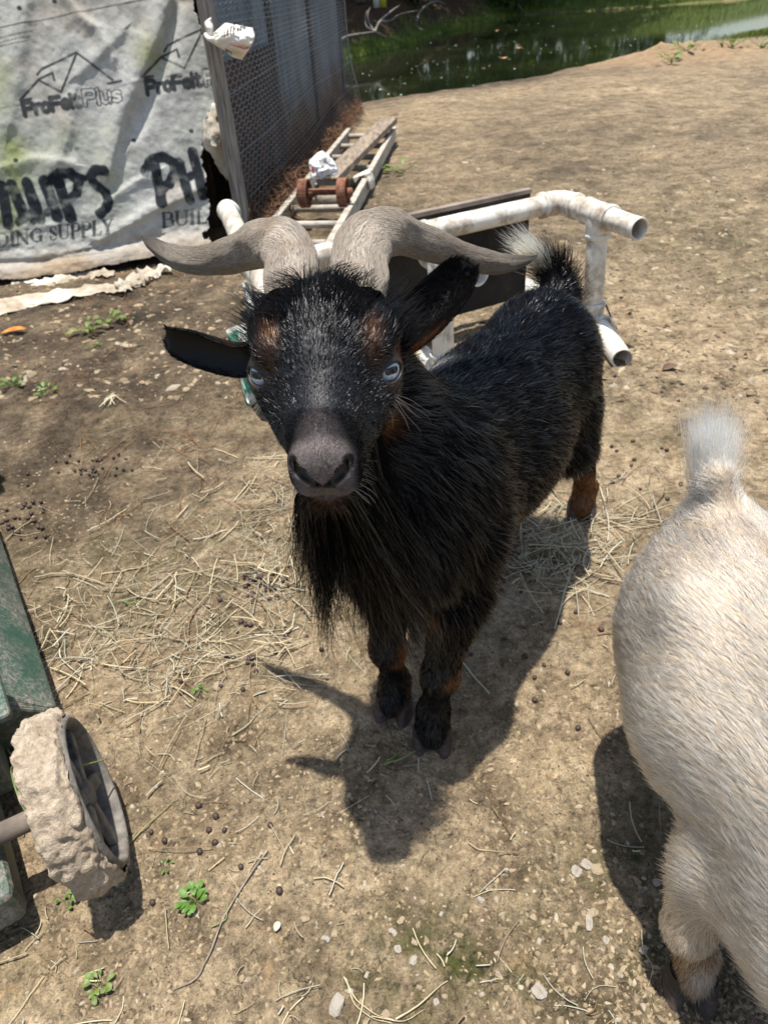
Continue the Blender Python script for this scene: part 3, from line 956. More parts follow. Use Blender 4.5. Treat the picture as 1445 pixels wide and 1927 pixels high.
def serif(text, x0, y0, x1, y1, hgt):
    tot = sum(SADV[c] for c in text) - .1; bx, by = x1 - x0, y1 - y0; L = math.hypot(bx, by); s = L / tot; x = 0
    for c in text:
        for pl, th in SER[c]:
            Q = [(x0 + bx / L * (x + a) * s + (-by / L) * -b_ * hgt * .3, y0 + by / L * (x + a) * s - b_ * hgt) for a, b_ in pl]
            stroke(Q, .0066 if th else .0031, soft=.002, amt=.88, rough=.002)
        x += SADV[c]


word('ProFelt', 148, 658, 470, 603, 72, -.22, .0092)
word('Plus', 487, 596, 705, 572, 78, -.16, .0078, True)
word('ProFelt', 838, 532, 1150, 486, 74, -.16, .0088)
word('P', 1168, 484, 1222, 478, 78, -.16, .0078, True)
for P in ([(120, 570), (225, 452), (300, 415), (312, 458)], [(215, 425), (237, 395), (435, 300), (640, 455)], [(437, 305), (350, 524), (222, 456)], [(120, 572), (182, 560)], [(612, 476), (690, 463)],
          [(808, 440), (915, 320), (1002, 280), (1016, 325)], [(932, 290), (950, 255), (1150, 165)], [(1146, 180), (1046, 390), (922, 326)], [(808, 441), (868, 430)]):
    stroke(P, .0044, amt=.92)
BR = [([(15, 1055), (48, 1275)], 24), ([(72, 1050), (140, 1225)], 25), ([(108, 1258), (205, 1190)], 18), ([(155, 1040), (228, 1238)], 26), ([(190, 1250), (285, 1195)], 16), ([(258, 1028), (330, 1230)], 27),
      ([(325, 1010), (402, 1232)], 27), ([(285, 1030), (345, 985), (405, 980), (448, 1035), (435, 1100), (395, 1130)], 22), ([(592, 968), (545, 962), (515, 1000), (540, 1045), (600, 1090), (618, 1140), (600, 1185), (570, 1212)], 22), ([(395, 985), (480, 1010), (520, 1000)], 14),
      ([(822, 970), (862, 905), (930, 888), (985, 920), (995, 975), (960, 1040), (928, 1062)], 23), ([(880, 940), (918, 1150)], 25), ([(1020, 925), (1078, 1130)], 23), ([(1095, 862), (1150, 1105)], 25), ([(1040, 1015), (1130, 975)], 20)]
PXM = float(np.linalg.norm(on_felt(200, 330) - on_felt(201, 330))) * K_
for P, w in BR: stroke(P, w * PXM * 1.32, soft=.004, amt=1.0, rough=.005)
serif('DING', -18, 1402, 246, 1366, 76)
serif('SUPPLY', 285, 1364, 640, 1322, 80)
serif('BUILD', 922, 1288, 1262, 1252, 80)
stroke([(0, 160), (300, 103), (600, 42), (850, -5)], .0022, amt=.9)
stroke([(0, 620), (350, 560), (700, 490), (1180, 385)], .0013, amt=.55)
stroke([(250, 1515), (600, 1470), (900, 1420)], .0012, amt=.5)
stroke([(280, 905), (600, 830), (1000, 740)], .0009, amt=.35)
for y0, y1, a, b_ in ((222, 180, 0, 190), (268, 240, 0, 160), (248, 212, 0, 175)):                # fine print: broken dashes
    for i in range(26):
        x = a + (b_ - a) * i / 26; y = y0 + (y1 - y0) * i / 26
        stroke([(x, y), (x + 3, y - 9 + (i * 7 % 5)), (x + 5, y - 1)], .0011, amt=.75)
for y0, y1, a, b_ in ((1452, 1405, 220, 560), (1475, 1425, 255, 650)):
    for i in range(44):
        x = a + (b_ - a) * i / 44; y = y0 + (y1 - y0) * i / 44
        stroke([(x, y), (x + 4, y - 10 + (i * 7 % 6)), (x + 6, y - 1)], .0011, amt=.55)
for x, y in ((116, 52), (311, 8), (95, 910), (437, 845), (760, 795), (1085, 742)):
    stroke([(x - 2, y), (x + 2, y)], .0082, amt=.95)
    c = on_felt(x * K_, y * K_)
ink *= 1 - 0.55 * np.clip(p2(26, 57, 3) - 0.05, 0, 1) * 1.4
idx = np.arange(U.size).reshape(U.shape)
FF = gridfaces(len(us), len(vs)); kk = keep.ravel(); FF = FF[kk[FF].all(1)]
used = np.unique(FF); rm = np.full(U.size, -1); rm[used] = np.arange(len(used))
m, nt, out = newmat('printed_felt'); b = NB(nt)
cc = b.attr('paint', 'Color'); fib = b.noise(260, 3, 0.6, b.pos()); blot = b.noise(22, 6, 0.7, b.pos())
cc = b.mix(1.0, cc, b.ramp(fib, [(0.3, 0.82), (0.7, 1.06)]), 'MULTIPLY'); cc = b.mix(0.7, cc, b.ramp(blot, [(0.36, 0.68), (0.6, 1.08)]), 'MULTIPLY')
b.princ(out, cc, 0.85, 0, b.bump(b.math('ADD', fib, blot), 0.25, 0.004), 0.2)
felt = mesh('felt_sheet', FP.reshape(-1, 3)[used], rm[FF], m, shed)
sm = felt.modifiers.new('thickness', 'SOLIDIFY'); sm.thickness = 0.0016; sm.offset = -1
alg = np.clip(1.2 * p2(3.1, 58, 5) + 0.5, 0, 1)
d1, _ = pld(U, Vv, tr([(820, 330), (700, 640), (640, 900), (620, 1100)])); d2, _ = pld(U, Vv, tr([(0, 360), (60, 700), (60, 940), (60, 1250)])); d3, _ = pld(U, Vv, tr([(120, 930), (500, 720), (690, 620)]))
alg = np.clip(alg * (1.2 * np.exp(-(d1 / .07) ** 2) + 1.0 * np.exp(-(d2 / .06) ** 2) + .8 * np.exp(-(d3 / .09) ** 2) + .12), 0, 1) * sstep(.02, .2, Vv)
colr = np.array([.50, .49, .45]) * np.ones(U.shape + (1,))
colr = colr * (1 - alg[..., None]) + alg[..., None] * np.array([.29, .32, .12])
dirt = sstep(.16, .0, Vv + .05 * p2(8, 59, 3)) * .75
dirt = np.clip(dirt + .35 * sstep(.1, .5, p2(4.2, 60, 4)), 0, 1)
colr = colr * (1 - dirt[..., None]) + dirt[..., None] * np.array([.36, .27, .18])
colr = colr * (1 - ink[..., None]) + ink[..., None] * np.array([.022, .027, .032])
attr(felt, 'paint', colr.reshape(-1, 3)[used], 'FLOAT_COLOR')
# plastic caps of the nails that hold the felt
M_CAP = mat_simple('nail_cap', (.03, .03, .035), (.07, .07, .07), 30, .6)

# ---- frame of the shed
M_GREYWOOD = mat_simple('weathered_wood', (.12, .105, .09), (.36, .32, .27), 9, .85, bumps=.7, bdist=.004, aniso=(14, 14, 0.9))
M_DARKWOOD = mat_simple('dark_wood', (.03, .024, .02), (.10, .08, .06), 9, .9, bumps=.6, bdist=.004, aniso=(10, 10, 1))
V, F = box(P0 + ZUP * 1.05 - wnor * .035 + wdir * .015, wdir * .024, wnor * .03, ZUP * 1.05)
bevel(mesh('corner_post', V, F, M_GREYWOOD, shed, smooth=False), .004)
V, F = box(P0 + ZUP * 1.05 + snor * .022 + sdir * .05, sdir * .024, snor * .010, ZUP * 1.02)
bevel(mesh('corner_batten', V, F, M_GREYWOOD, shed, smooth=False), .003)
PC = np.array([CORNER[0], CORNER[1], 0.0])
for q, nm in ((0.30, 'stud'), (0.62, 'stud'), (0.985, 'stud')):
    c = P0 + sdir * SL * q + ZUP * 1.05 - snor * .03
    V, F = box(c, sdir * .035, snor * .03, ZUP * 1.05); mesh(nm, V, F, M_DARKWOOD, shed, smooth=False)
# back wall & far end so the shed is a closed building
for nm, c, e1, e2 in (('front_boards', P0 - wdir * 1.55 - wnor * .46 + ZUP * 1.05, wdir * 1.5, wnor * .02), ('end_wall', PC - wdir * 1.5 + ZUP * 1.05, wdir * 1.47, wnor * .03),
                      ('left_wall', (P0 + PC) / 2 - wdir * 3.0 + ZUP * 1.05, wnor * .03, sdir * (SL / 2 - .1))):
    if nm == 'left_wall': e1 = np.array([sdir[1], -sdir[0], 0]) * .03
    V, F = box(c, e1, e2, ZUP * 1.05); mesh(nm, V, F, M_DARKWOOD, shed, smooth=False)
M_ROOF = mat_simple('roof_sheet', (.12, .12, .12), (.25, .24, .22), 4, .6)
V, F = box((P0 + PC) / 2 - wdir * 1.52 + sdir * .27 + ZUP * 2.16, wdir * 1.5, sdir * (SL / 2 - .24), ZUP * .03)
mesh('roof', V, F, M_ROOF, shed, smooth=False)

# ---- corrugated sheets behind the wire, weathered and rusted low down
m, nt, out = newmat('siding'); b = NB(nt)
sp = b.n('ShaderNodeSeparateXYZ'); b.l(b.pos(), sp.inputs[0])
zz = b.math('ADD', sp.outputs[2], b.math('MULTIPLY', b.math('SUBTRACT', b.noise(3.2, 5, .65, b.pos()), .5), .7))
base = b.ramp(b.noise(5, 6, .7, b.mapping(b.pos(), (1, 1, .35))), [(.3, (.075, .095, .115)), (.55, (.17, .205, .24)), (.75, (.30, .325, .35))])
rust = b.ramp(b.noise(14, 6, .7, b.pos()), [(.3, (.03, .018, .012)), (.6, (.12, .062, .034)), (.8, (.24, .13, .08))])
col = b.mix(b.ramp(zz, [(.30, 1.0), (.55, 0.0)]), base, rust)
b.princ(out, col, .6, .15, b.bump(b.noise(40, 4, .6, b.pos()), .3, .004), .4)
M_SID = m
ed = [0.02, 0.305, 0.615, 0.985]
for k in range(3):
    a, e = ed[k] * SL + .045, ed[k + 1] * SL - .045
    n = 90 if k else 70
    tt = np.linspace(a, e, n); z_ = np.linspace(.0, 2.1, 12)
    T, Z = np.meshgrid(tt, z_, indexing='ij')
    wv = .006 * np.cos(T * 2 * math.pi / .076) + .012 * fbm(np.stack([T * 1.5, Z * 1.5, Z * 0 + k], -1), 3, 66)
    Q = P0 + sdir * T[..., None] + ZUP * Z[..., None] + snor * (wv - .012)[..., None]
    mesh('siding_sheet', Q.reshape(-1, 3), gridfaces(n, 12), M_SID, shed)
# dark lower boards behind the mesh in the first bay
V, F = box(P0 + sdir * (.16 * SL) + ZUP * .36 - snor * .001, sdir * (.125 * SL), snor * .010, ZUP * .36)
mesh('kick_board', V, F, mat_simple('kick_board', (.012, .01, .008), (.06, .036, .024), 7, .95, bumps=.8, bdist=.01, c3=(.11, .06, .04)), shed, smooth=False)

# ---- hexagonal chicken wire stretched over the side
m, nt, out = newmat('galvanised_wire'); b = NB(nt)
sp = b.n('ShaderNodeSeparateXYZ'); b.l(b.pos(), sp.inputs[0])
c_ = b.ramp(b.math('ADD', sp.outputs[2], b.math('MULTIPLY', b.noise(4, 4, .6, b.pos()), .5)), [(.35, (.12, .09, .07)), (.75, (.26, .28, .29))])
b.princ(out, c_, .5, .55)
M_WIRE = m
hx = 0.080; hy = 0.021
nx = int((SL + .02) / (hx)); nz = int(1.55 / hy)
segs = []
I, J = np.meshgrid(np.arange(nx), np.arange(nz), indexing='ij')
x0 = (I + .5 * (J % 2)) * hx; z0 = .02 + J * hy
pA = np.stack([x0, z0], -1); pB = pA + np.array([0, hy * .5])
up = np.stack([pA, pB], -2).reshape(-1, 2, 2)
rt_ = np.stack([pB, pB + np.array([hx * .5, hy * .5])], -2).reshape(-1, 2, 2)
lf_ = np.stack([pB, pB + np.array([-hx * .5, hy * .5])], -2).reshape(-1, 2, 2)
S2 = np.concatenate([up, rt_, lf_]); S2 = S2[(S2[..., 0] > 0).all(1) & (S2[..., 0] < SL + .03).all(1)]


def mesh_face(T, Z):
    bulge = .035 + .05 * sstep(.45, .05, Z) + .02 * fbm(np.stack([T * 1.3, Z * 2.2, 0 * T], -1), 3, 67) + .03 * sstep(SL - .3, SL, T) * sstep(.8, 0, Z)
    return P0 + sdir * T[..., None] + ZUP * Z[..., None] + snor * bulge[..., None]


V, F = tubes(mesh_face(S2[..., 0], S2[..., 1]), .0017, 3)
cw = mesh('chicken_wire', V, F, M_WIRE, shed); cw['kind'] = 'stuff'
hl = []
for z in (.22, .40, .62, .84, 1.06):
    t = np.linspace(.02, SL + .02, 60); hl.append(mesh_face(t, z + .012 * np.sin(t * 2.1 + z * 9)))
for z in (.22, .40, .62, .84, 1.06):
    t = np.linspace(.02, SL + .02, 60)
    V, F = tubes((mesh_face(t, z + .012 * np.sin(t * 2.1 + z * 9)) + snor * .003)[None], .0018, 4)
    mesh('line_wire', V, F, M_WIRE, shed)
t = np.linspace(0.0, 1.55, 30)
V, F = tubes((mesh_face(np.full(30, SL + .015) + .02 * np.sin(t * 3), t) + snor * .004)[None], .006, 5)
mesh('selvedge_wire', V, F, M_WIRE, shed)
# torn tail of felt behind the sheet, by the post
g = np.random.default_rng(8)
def rag(name, ctrl, width, mat, parent, seed, amp=.012, nu=26, nv=12, wvec=None):
    C = resample(ctrl, nu); T = nrm(np.gradient(C, axis=0))
    wv = nrm(np.array(wvec if wvec is not None else (0, 0, 1.0)))
    S_ = nrm(wv - (T @ wv)[:, None] * T); N_ = np.cross(T, S_)
    wd = np.interp(np.linspace(0, 1, nu), np.linspace(0, 1, len(width)), width)
    q = np.linspace(-.5, .5, nv)
    base_ = C[:, None] + S_[:, None] * (q[None, :] * wd[:, None])[..., None]
    nn = fbm(base_ * 30, 3, seed); n3 = fbm(base_ * 80, 2, seed + 5)
    base_ = base_ + N_[:, None] * (amp * nn + amp * .4 * n3)[..., None] + S_[:, None] * (np.abs(q)[None, :] ** 3 * 8 * amp * n3)[..., None]
    o = mesh(name, base_.reshape(-1, 3), gridfaces(nu, nv), mat, parent)
    s_ = o.modifiers.new('thickness', 'SOLIDIFY'); s_.thickness = .0015
    return o


M_RAG = mat_simple('dirty_felt', (.22, .16, .10), (.44, .38, .29), 9, .85, bumps=.6, bdist=.004, c3=(.60, .57, .50))
q = lambda px, py, off=-.03: FO + wdir * on_felt(px, py)[0] + fv * on_felt(px, py)[1] + fn * off
rag('felt_flap', [q(402, 195, .0), q(398, 230, .02), q(404, 262, .03), q(418, 300, -.02), q(432, 338, -.06)], [.02, .06, .10, .07, .02], M_RAG, shed, 5, .018, wvec=wdir)
rag('felt_flap', [q(396, 258, .03), q(404, 268, .04), q(413, 274, .03)], [.02, .05, .02], M_RAG, shed, 6, .012, 14, 10, wvec=fv)

# ---- torn strips of felt lying at the foot of the wall
def strip(px, label, width, seed, amp):
    P = [atz(x, y, .025 + .008 * (i % 2)) for i, (x, y) in enumerate(px)]
    o = rag('felt_scrap', P, width, M_RAG, None, seed, amp, 40, 14, wvec=(-.35, 1, .2)); tag(o, label, 'felt scrap'); return o


strip([(-60, 590), (0, 578), (60, 566), (130, 552), (190, 542), (235, 546)], 'long pale torn strip of felt lying in the mud below the printed sheet', [.17, .13, .11, .085, .06, .02], 21, .012)
strip([(20, 535), (80, 532), (150, 520), (215, 512)], 'brown dirty fold of felt lying between the printed sheet and the long pale strip', [.05, .10, .09, .03], 22, .016)
strip([(222, 545), (250, 530), (285, 512), (322, 502)], 'crumpled twisted end of felt lying under the left horn of the black goat', [.03, .07, .09, .03], 23, .035)
strip([(232, 538), (262, 528), (300, 516)], 'short grey twist of felt beside the crumpled end under the left horn', [.02, .035, .02], 24, .02)

# ---- plastic bag knotted to the corner post
M_BAG = mat_simple('bag_plastic', (.62, .54, .42), (.80, .75, .66), 16, .38, bumps=.4, bdist=.006, c3=(.86, .83, .78))
bd = aty(398, 60, POST[1] - .03)
bag = empty('plastic_bag', bd, 'beige plastic bag with black lettering and red stripe, knotted round the corner post', 'plastic bag')
bx = lambda px, py, dy=0.0: aty(px, py, POST[1] - .05 + dy)


def bagsheet(name, rows, seed, amp, mat, nu=30, nv=34, parent=None):
    R = np.array([resample(r, nv) for r in rows]); R = np.stack([resample(R[:, k], nu) for k in range(nv)], 1)
    nn = fbm(R * np.array([28, 28, 60]), 3, seed)[..., None]; n3 = fbm(R * 110, 2, seed + 3)[..., None]
    R = R + (np.array([.1, -1, .15]) * amp) * nn + np.array([.2, -.6, .4]) * amp * .35 * n3
    o = mesh(name, R.reshape(-1, 3), gridfaces(nu, nv), mat, parent)
    s_ = o.modifiers.new('thickness', 'SOLIDIFY'); s_.thickness = .0009
    return o


bagsheet('bag_body', [[bx(394, 66), bx(396, 72, -.03), bx(398, 80)], [bx(404, 62, -.02), bx(410, 74, -.05), bx(408, 86, -.02)], [bx(424, 45, -.01), bx(430, 72, -.08), bx(424, 96, -.02)],
                      [bx(446, 48, -.0), bx(452, 74, -.07), bx(440, 108, -.02)], [bx(476, 53, .02), bx(478, 75, -.04), bx(456, 112, .0)]], 31, .022, M_BAG, parent=bag)
bagsheet('bag_ear', [[bx(392, 66, -.01), bx(397, 68, -.03), bx(402, 66, -.01)], [bx(387, 52, -.01), bx(394, 54, -.04), bx(402, 52, -.01)], [bx(386, 42), bx(393, 40, -.02), bx(398, 40)], [bx(396, 33), bx(397, 33, -.005), bx(398, 34)]], 32, .010, M_BAG, 16, 14, bag)
V, F = tubes(resample([bx(388, 66, .05), bx(391, 70, -.02), bx(397, 74, -.05), bx(402, 72, -.02), bx(400, 64, .02)], 20)[None], .009, 8)
mesh('knot', V, F, M_BAG, bag)
M_RED = mat_simple('red_print', (.55, .03, .03), (.7, .05, .05), 10, .4)
M_BLK = mat_simple('black_print', (.02, .02, .02), (.05, .04, .04), 10, .5)
def project_to(o, P, lift=.004):
    """drop points on a mesh along the camera-independent -y direction"""
    bpy.context.view_layer.update()
    dg = bpy.context.evaluated_depsgraph_get(); ob = o.evaluated_get(dg); inv = o.matrix_world.inverted()
    R = []
    for p in P:
        h_, l_, n_, _ = ob.ray_cast(inv @ Vector(p + np.array([0, -.4, 0])), Vector((0, 1, 0)))
        R.append(np.array(o.matrix_world @ l_) + np.array([0, -lift, 0]) if h_ else p)
    return np.array(R)


bb = [c for c in bag.children if c.name.startswith('bag_body')][0]
rs = project_to(bb, resample([bx(436, 80), bx(450, 85), bx(462, 90), bx(471, 88)], 18), .003)
V, F = tubes(rs[None], np.interp(np.linspace(0, 1, 18), [0, .5, 1], [.002, .006, .007])[None], 5, flat=.25); mesh('red_stripe', V, F, M_RED, bb)
GL = {'T': [[(0, 1), (.6, 1)], [(.3, 1), (.3, 0)]], 'E': [[(.5, 1), (0, 1), (0, 0), (.5, 0)], [(0, .5), (.4, .5)]], 'A': [[(0, 0), (.3, 1), (.6, 0)], [(.12, .4), (.48, .4)]], 'C': [[(.55, .85), (.3, 1), (.05, .8), (.05, .2), (.3, 0), (.55, .15)]],
      'U': [[(0, 1), (0, .2), (.28, 0), (.55, .2), (.55, 1)]], 'S': [[(.5, .85), (.25, 1), (.02, .8), (.48, .25), (.25, 0), (0, .15)]], 'Y': [[(0, 1), (.3, .5), (.6, 1)], [(.3, .5), (.3, 0)]], 'N': [[(0, 0), (0, 1), (.55, 0), (.55, 1)]]}
prs = []
for text, x0, y0, x1, y1, hh in (('SUTCAEL'.replace('L', 'T'), 427, 66, 464, 54, 8), ('CYS', 432, 57, 446, 51, 6), ('NYC', 428, 96, 442, 104, 6)):
    for k, c in enumerate(text):
        for pl in GL[c]:
            Q = [bx(x0 + (x1 - x0) * (k + .75 * a) / len(text), y0 + (y1 - y0) * (k + .75 * a) / len(text) - b_ * hh) for a, b_ in pl]
            Q = resample(np.array(Q), 8); prs.append(project_to(bb, Q, .002))
V, F = tubes(np.array(prs), .0019, 4, flat=.3); lt = mesh('lettering', V, F, M_BLK, bb); lt['kind'] = 'stuff'

# ================================================================ LADDER AND THINGS ON IT
M_ALU = mat_simple('painted_rail', (.24, .20, .15), (.42, .37, .30), 20, .7, bumps=.4, c3=(.52, .47, .39), aniso=(1, 1, 1))
M_RAILD = mat_simple('rail_side', (.22, .19, .16), (.36, .33, .28), 20, .7, bumps=.4)
ladz = .10
LA, LB = atz(512, 418, ladz), atz(656, 243, ladz)
RA, RB = atz(634, 432, ladz), atz(742, 240, ladz)
lad = empty('ladder', ((LA + RA) / 2)[:3] * np.array([1, 1, 0]), 'pale weathered ladder lying on the dirt beside the wire mesh wall', 'ladder')
for a, e in ((LA, LB), (RA, RB)):
    dv = nrm(e - a); a = a - dv * .35
    sd_ = np.cross(dv, ZUP); c = (a + e) / 2; hl_ = np.linalg.norm(e - a) / 2
    V, F = join(box(c + ZUP * (-.04), dv * hl_, sd_ * .009, ZUP * .036), box(c + ZUP * .0, dv * (hl_ + .002), sd_ * .016, ZUP * .007))
    bevel(mesh('rail', V, F, M_ALU, lad, smooth=False), .003)
ll = np.linalg.norm(LB - LA)
for py_l, py_r, px_l, px_r in ((394, 391, 528, 656), (424, 422, 505, 640), (344, 342, 574, 685), (318, 316, 596, 700), (297, 295, 612, 712), (276, 274, 630, 722), (257, 255, 645, 733), (460, 458, 470, 612)):
    a, e = atz(px_l, py_l, .07), atz(px_r, py_r, .07)
    V, F = pipe(a, e, .017, 12); mesh('rung', V, F, M_ALU, lad)
# plank
M_PLANK = mat_simple('old_plank', (.14, .105, .075), (.33, .26, .19), 8, .85, bumps=.7, bdist=.004, aniso=(6, 1.2, 6))
a, e = atz(615, 342, .15), atz(733, 226, .16)
dv = nrm(e - a); sd_ = nrm(np.cross(dv, ZUP)); c = (a + e) / 2; upn = np.cross(sd_, dv)
V, F = box(c, dv * np.linalg.norm(e - a) / 2, sd_ * .055, upn * .018)
pk = bevel(mesh('plank', V, F, M_PLANK, None, smooth=False), .004); tag(pk, 'grey brown wooden plank lying lengthwise on the ladder', 'plank')
# rusty axle
M_RUST = mat_simple('rust', (.07, .028, .016), (.21, .085, .045), 40, .9, bumps=.7, c3=(.30, .15, .085))
ax0, ax1 = atz(566, 364, .16), atz(648, 362, .16)
axl = empty('axle', (ax0 + ax1) / 2 * np.array([1, 1, 0]), 'rusty axle with two small iron wheels lying across the ladder', 'axle')
ad = nrm(ax1 - ax0)
V, F = pipe(ax0 - ad * .02, ax1 + ad * .04, .011, 12); mesh('rod', V, F, M_RUST, axl)
for cpt in (ax0 + ad * .02, ax1 - ad * .005):
    V, F = pipe(cpt - ad * .022, cpt + ad * .022, .064, 28, inner=.054)
    V2, F2 = pipe(cpt - ad * .005, cpt + ad * .005, .0535, 28)
    w = mesh('wheel', *join((V, F), (V2, F2)), M_RUST, axl, smooth=False); bevel(w, .003)
    V, F = pipe(cpt + ad * .006, cpt + ad * .042, .02, 14); mesh('hub', V, F, M_RUST, w)
V, F = box((ax0 + ax1) / 2 + ZUP * .012, ad * .09, np.cross(ad, ZUP) * .016, ZUP * .006); mesh('bracket', V, F, M_RUST, axl, smooth=False)
# block under it
def rock(name, c, r, mat, seed, sub=3, amp=.25, parent=None):
    bm = bmesh.new(); bmesh.ops.create_icosphere(bm, subdivisions=sub, radius=1)
    P = np.array([v.co[:] for v in bm.verts]); F = [[v.index for v in f.verts] for f in bm.faces]; bm.free()
    n_ = fbm(P * 1.3 + seed, 4, seed)
    P = np.sign(P) * np.abs(P) ** .75
    P = P * (1 + amp * n_)[:, None] * np.array(r) + np.array(c)
    return mesh(name, P, F, mat, parent)


M_STONE = mat_simple('stone', (.24, .2, .15), (.42, .36, .28), 18, .9, bumps=.6, bdist=.006)
rk = rock('stone_block', atz(621, 378, .05), (.105, .06, .055), M_STONE, 4); tag(rk, 'tan stone block lying on the dirt under the rusty axle', 'stone')
# white bag with red mark on the ladder
M_WBAG = mat_simple('white_plastic', (.62, .60, .58), (.82, .82, .82), 12, .35, bumps=.5, bdist=.008)
wbz = lambda px, py, dy=0, dz=0: aty(px, py, atz(612, 345, .12)[1] + dy) + np.array([0, 0, dz])
wb = empty('plastic_bag', atz(610, 350, 0), 'crumpled white plastic bag with a red mark sitting on the ladder behind the rusty axle', 'plastic bag')
b1 = bagsheet('bag_body', [[wbz(583, 300), wbz(606, 284, .08), wbz(626, 300)], [wbz(581, 312, -.05), wbz(606, 300, -.06), wbz(634, 312, -.02)], [wbz(585, 330, -.06), wbz(608, 325, -.10), wbz(636, 330, -.03)], [wbz(586, 354, -.05), wbz(604, 344, -.09), wbz(622, 346, -.03)]], 33, .03, M_WBAG, parent=wb)
b2 = bagsheet('bag_tail', [[wbz(583, 318, -.08), wbz(588, 316, -.1), wbz(594, 318, -.08)], [wbz(585, 335, -.10), wbz(589, 335, -.12), wbz(596, 336, -.10)], [wbz(584, 356, -.10), wbz(587, 356, -.11), wbz(590, 356, -.10)]], 34, .012, M_WBAG, 16, 10, wb)
V, F = tubes(np.array([wbz(588, 314, -.13), wbz(589, 320, -.135), wbz(590, 326, -.135)])[None], .012, 6, flat=.5); mesh('red_mark', V, F, M_RED, wb)
pr2 = [resample([wbz(600, 302 + k * 3, -.10), wbz(612, 296 + k * 3, -.11), wbz(622, 296 + k * 3, -.10)], 6) for k in range(4)]
V, F = tubes(np.array(pr2), .006, 5, flat=.3); mesh('dark_print', V, F, mat_simple('bag_print', (.10, .07, .08), (.2, .15, .16), 9, .5), wb)
# white rag tied on the right rail
rg = empty('rag', atz(695, 345, 0), 'dirty white cloth knotted round the right rail of the ladder', 'cloth')
M_CLOTH = mat_simple('white_cloth', (.45, .41, .33), (.70, .67, .58), 16, .8, bumps=.5, bdist=.006)
yr = RA[1] * .47 + RB[1] * .53 - .25
rz = lambda px, py, d=0: aty(px, py, atz(690, 330, .1)[1] + d)
bagsheet('cloth_loop', [[rz(668, 346, -.05), rz(662, 335), rz(672, 328)], [rz(676, 335, -.08), rz(678, 330, -.08), rz(684, 322)], [rz(688, 330, -.09), rz(690, 326, -.09), rz(694, 318)], [rz(692, 336, -.08), rz(696, 328, -.08), rz(700, 320)]], 35, .016, M_CLOTH, 20, 16, rg)
bagsheet('cloth_end', [[rz(686, 330, -.1), rz(692, 326, -.1), rz(698, 320, -.06)], [rz(688, 344, -.1), rz(696, 342, -.12), rz(704, 336, -.06)], [rz(690, 354, -.1), rz(698, 357, -.12), rz(706, 352, -.06)]], 36, .012, M_CLOTH, 18, 16, rg)

# ================================================================ PVC FRAME
m, nt, out = newmat('pvc'); b = NB(nt)
grime = b.ramp(b.noise(9, 7, .72, b.pos(), .5), [(.45, 0.0), (.56, .85)])
col = b.mix(grime, (.72, .69, .61), b.ramp(b.noise(40, 4, .6, b.pos()), [(.3, (.20, .13, .075)), (.7, (.62, .55, .44))]))
b.princ(out, col, .38, 0, b.bump(b.noise(70, 3, .5, b.pos()), .08, .003), .5)
M_PVC = m
PR = .031
BT = atz(1113, 606, .033)                                    # lower tee
TT = aty(1126, 404, BT[1] + .01)                             # upper tee
ZT = TT[2]
SE = atz(1203, 431, ZT); LD = nrm((SE - TT) * np.array([1, 1, 0]))      # leg direction
EL = atz(1056, 379, ZT)
ML = atz(775, 446, ZT); LL = atz(484, 508, ZT)
MT = atz(829, 488, ZT); MS = atz(903, 516, ZT)
LE0, LE1 = atz(428, 396, ZT), atz(512, 572, ZT)
frame = empty('pvc_frame', BT * np.array([1, 1, 0]), 'overturned white PVC pipe stand with a black board, lying behind the black goat', 'pipe frame')


def pv(name, a, e, r=PR, inner=0.0, parent=None):
    V, F = pipe(a, e, r, 24, inner=inner)
    o = mesh(name, V, F, M_PVC, parent or frame); bevel(o, .002, 2); return o


def tee(c, d, dn, ln=.058, dl=.066):
    d = nrm(np.asarray(d, float)); dn = nrm(np.asarray(dn, float))
    vf = join(pipe(c - d * ln, c + d * ln, PR + .0055, 24), pipe(c - d * ln, c - d * (ln - .012), PR + .0085, 24), pipe(c + d * (ln - .012), c + d * ln, PR + .0085, 24),
              pipe(c, c + dn * dl, PR + .005, 24), pipe(c + dn * (dl - .014), c + dn * dl, PR + .0083, 24))
    o = mesh('tee_fitting', *vf, M_PVC, frame); bevel(o, .002, 2); return o


def elbow(c, d1_, d2_, r=.05):
    p = [c + d1_ * (r + .03), c + d1_ * r]; 
    for t in np.linspace(0, 1, 7)[1:-1]: p.append(c + d1_ * r * (1 - t) ** 2 + d2_ * r * t ** 2)
    p += [c + d2_ * r, c + d2_ * (r + .03)]
    vf = join(pipe(0, 0, PR + .0055, 24, bend=np.array(p)) if False else pipe(np.zeros(3), np.ones(3), PR + .0055, 24, bend=np.array(p)),
              pipe(c + d1_ * (r + .018), c + d1_ * (r + .031), PR + .0085, 24), pipe(c + d2_ * (r + .018), c + d2_ * (r + .031), PR + .0085, 24))
    o = mesh('elbow_fitting', *vf, M_PVC, frame); return o


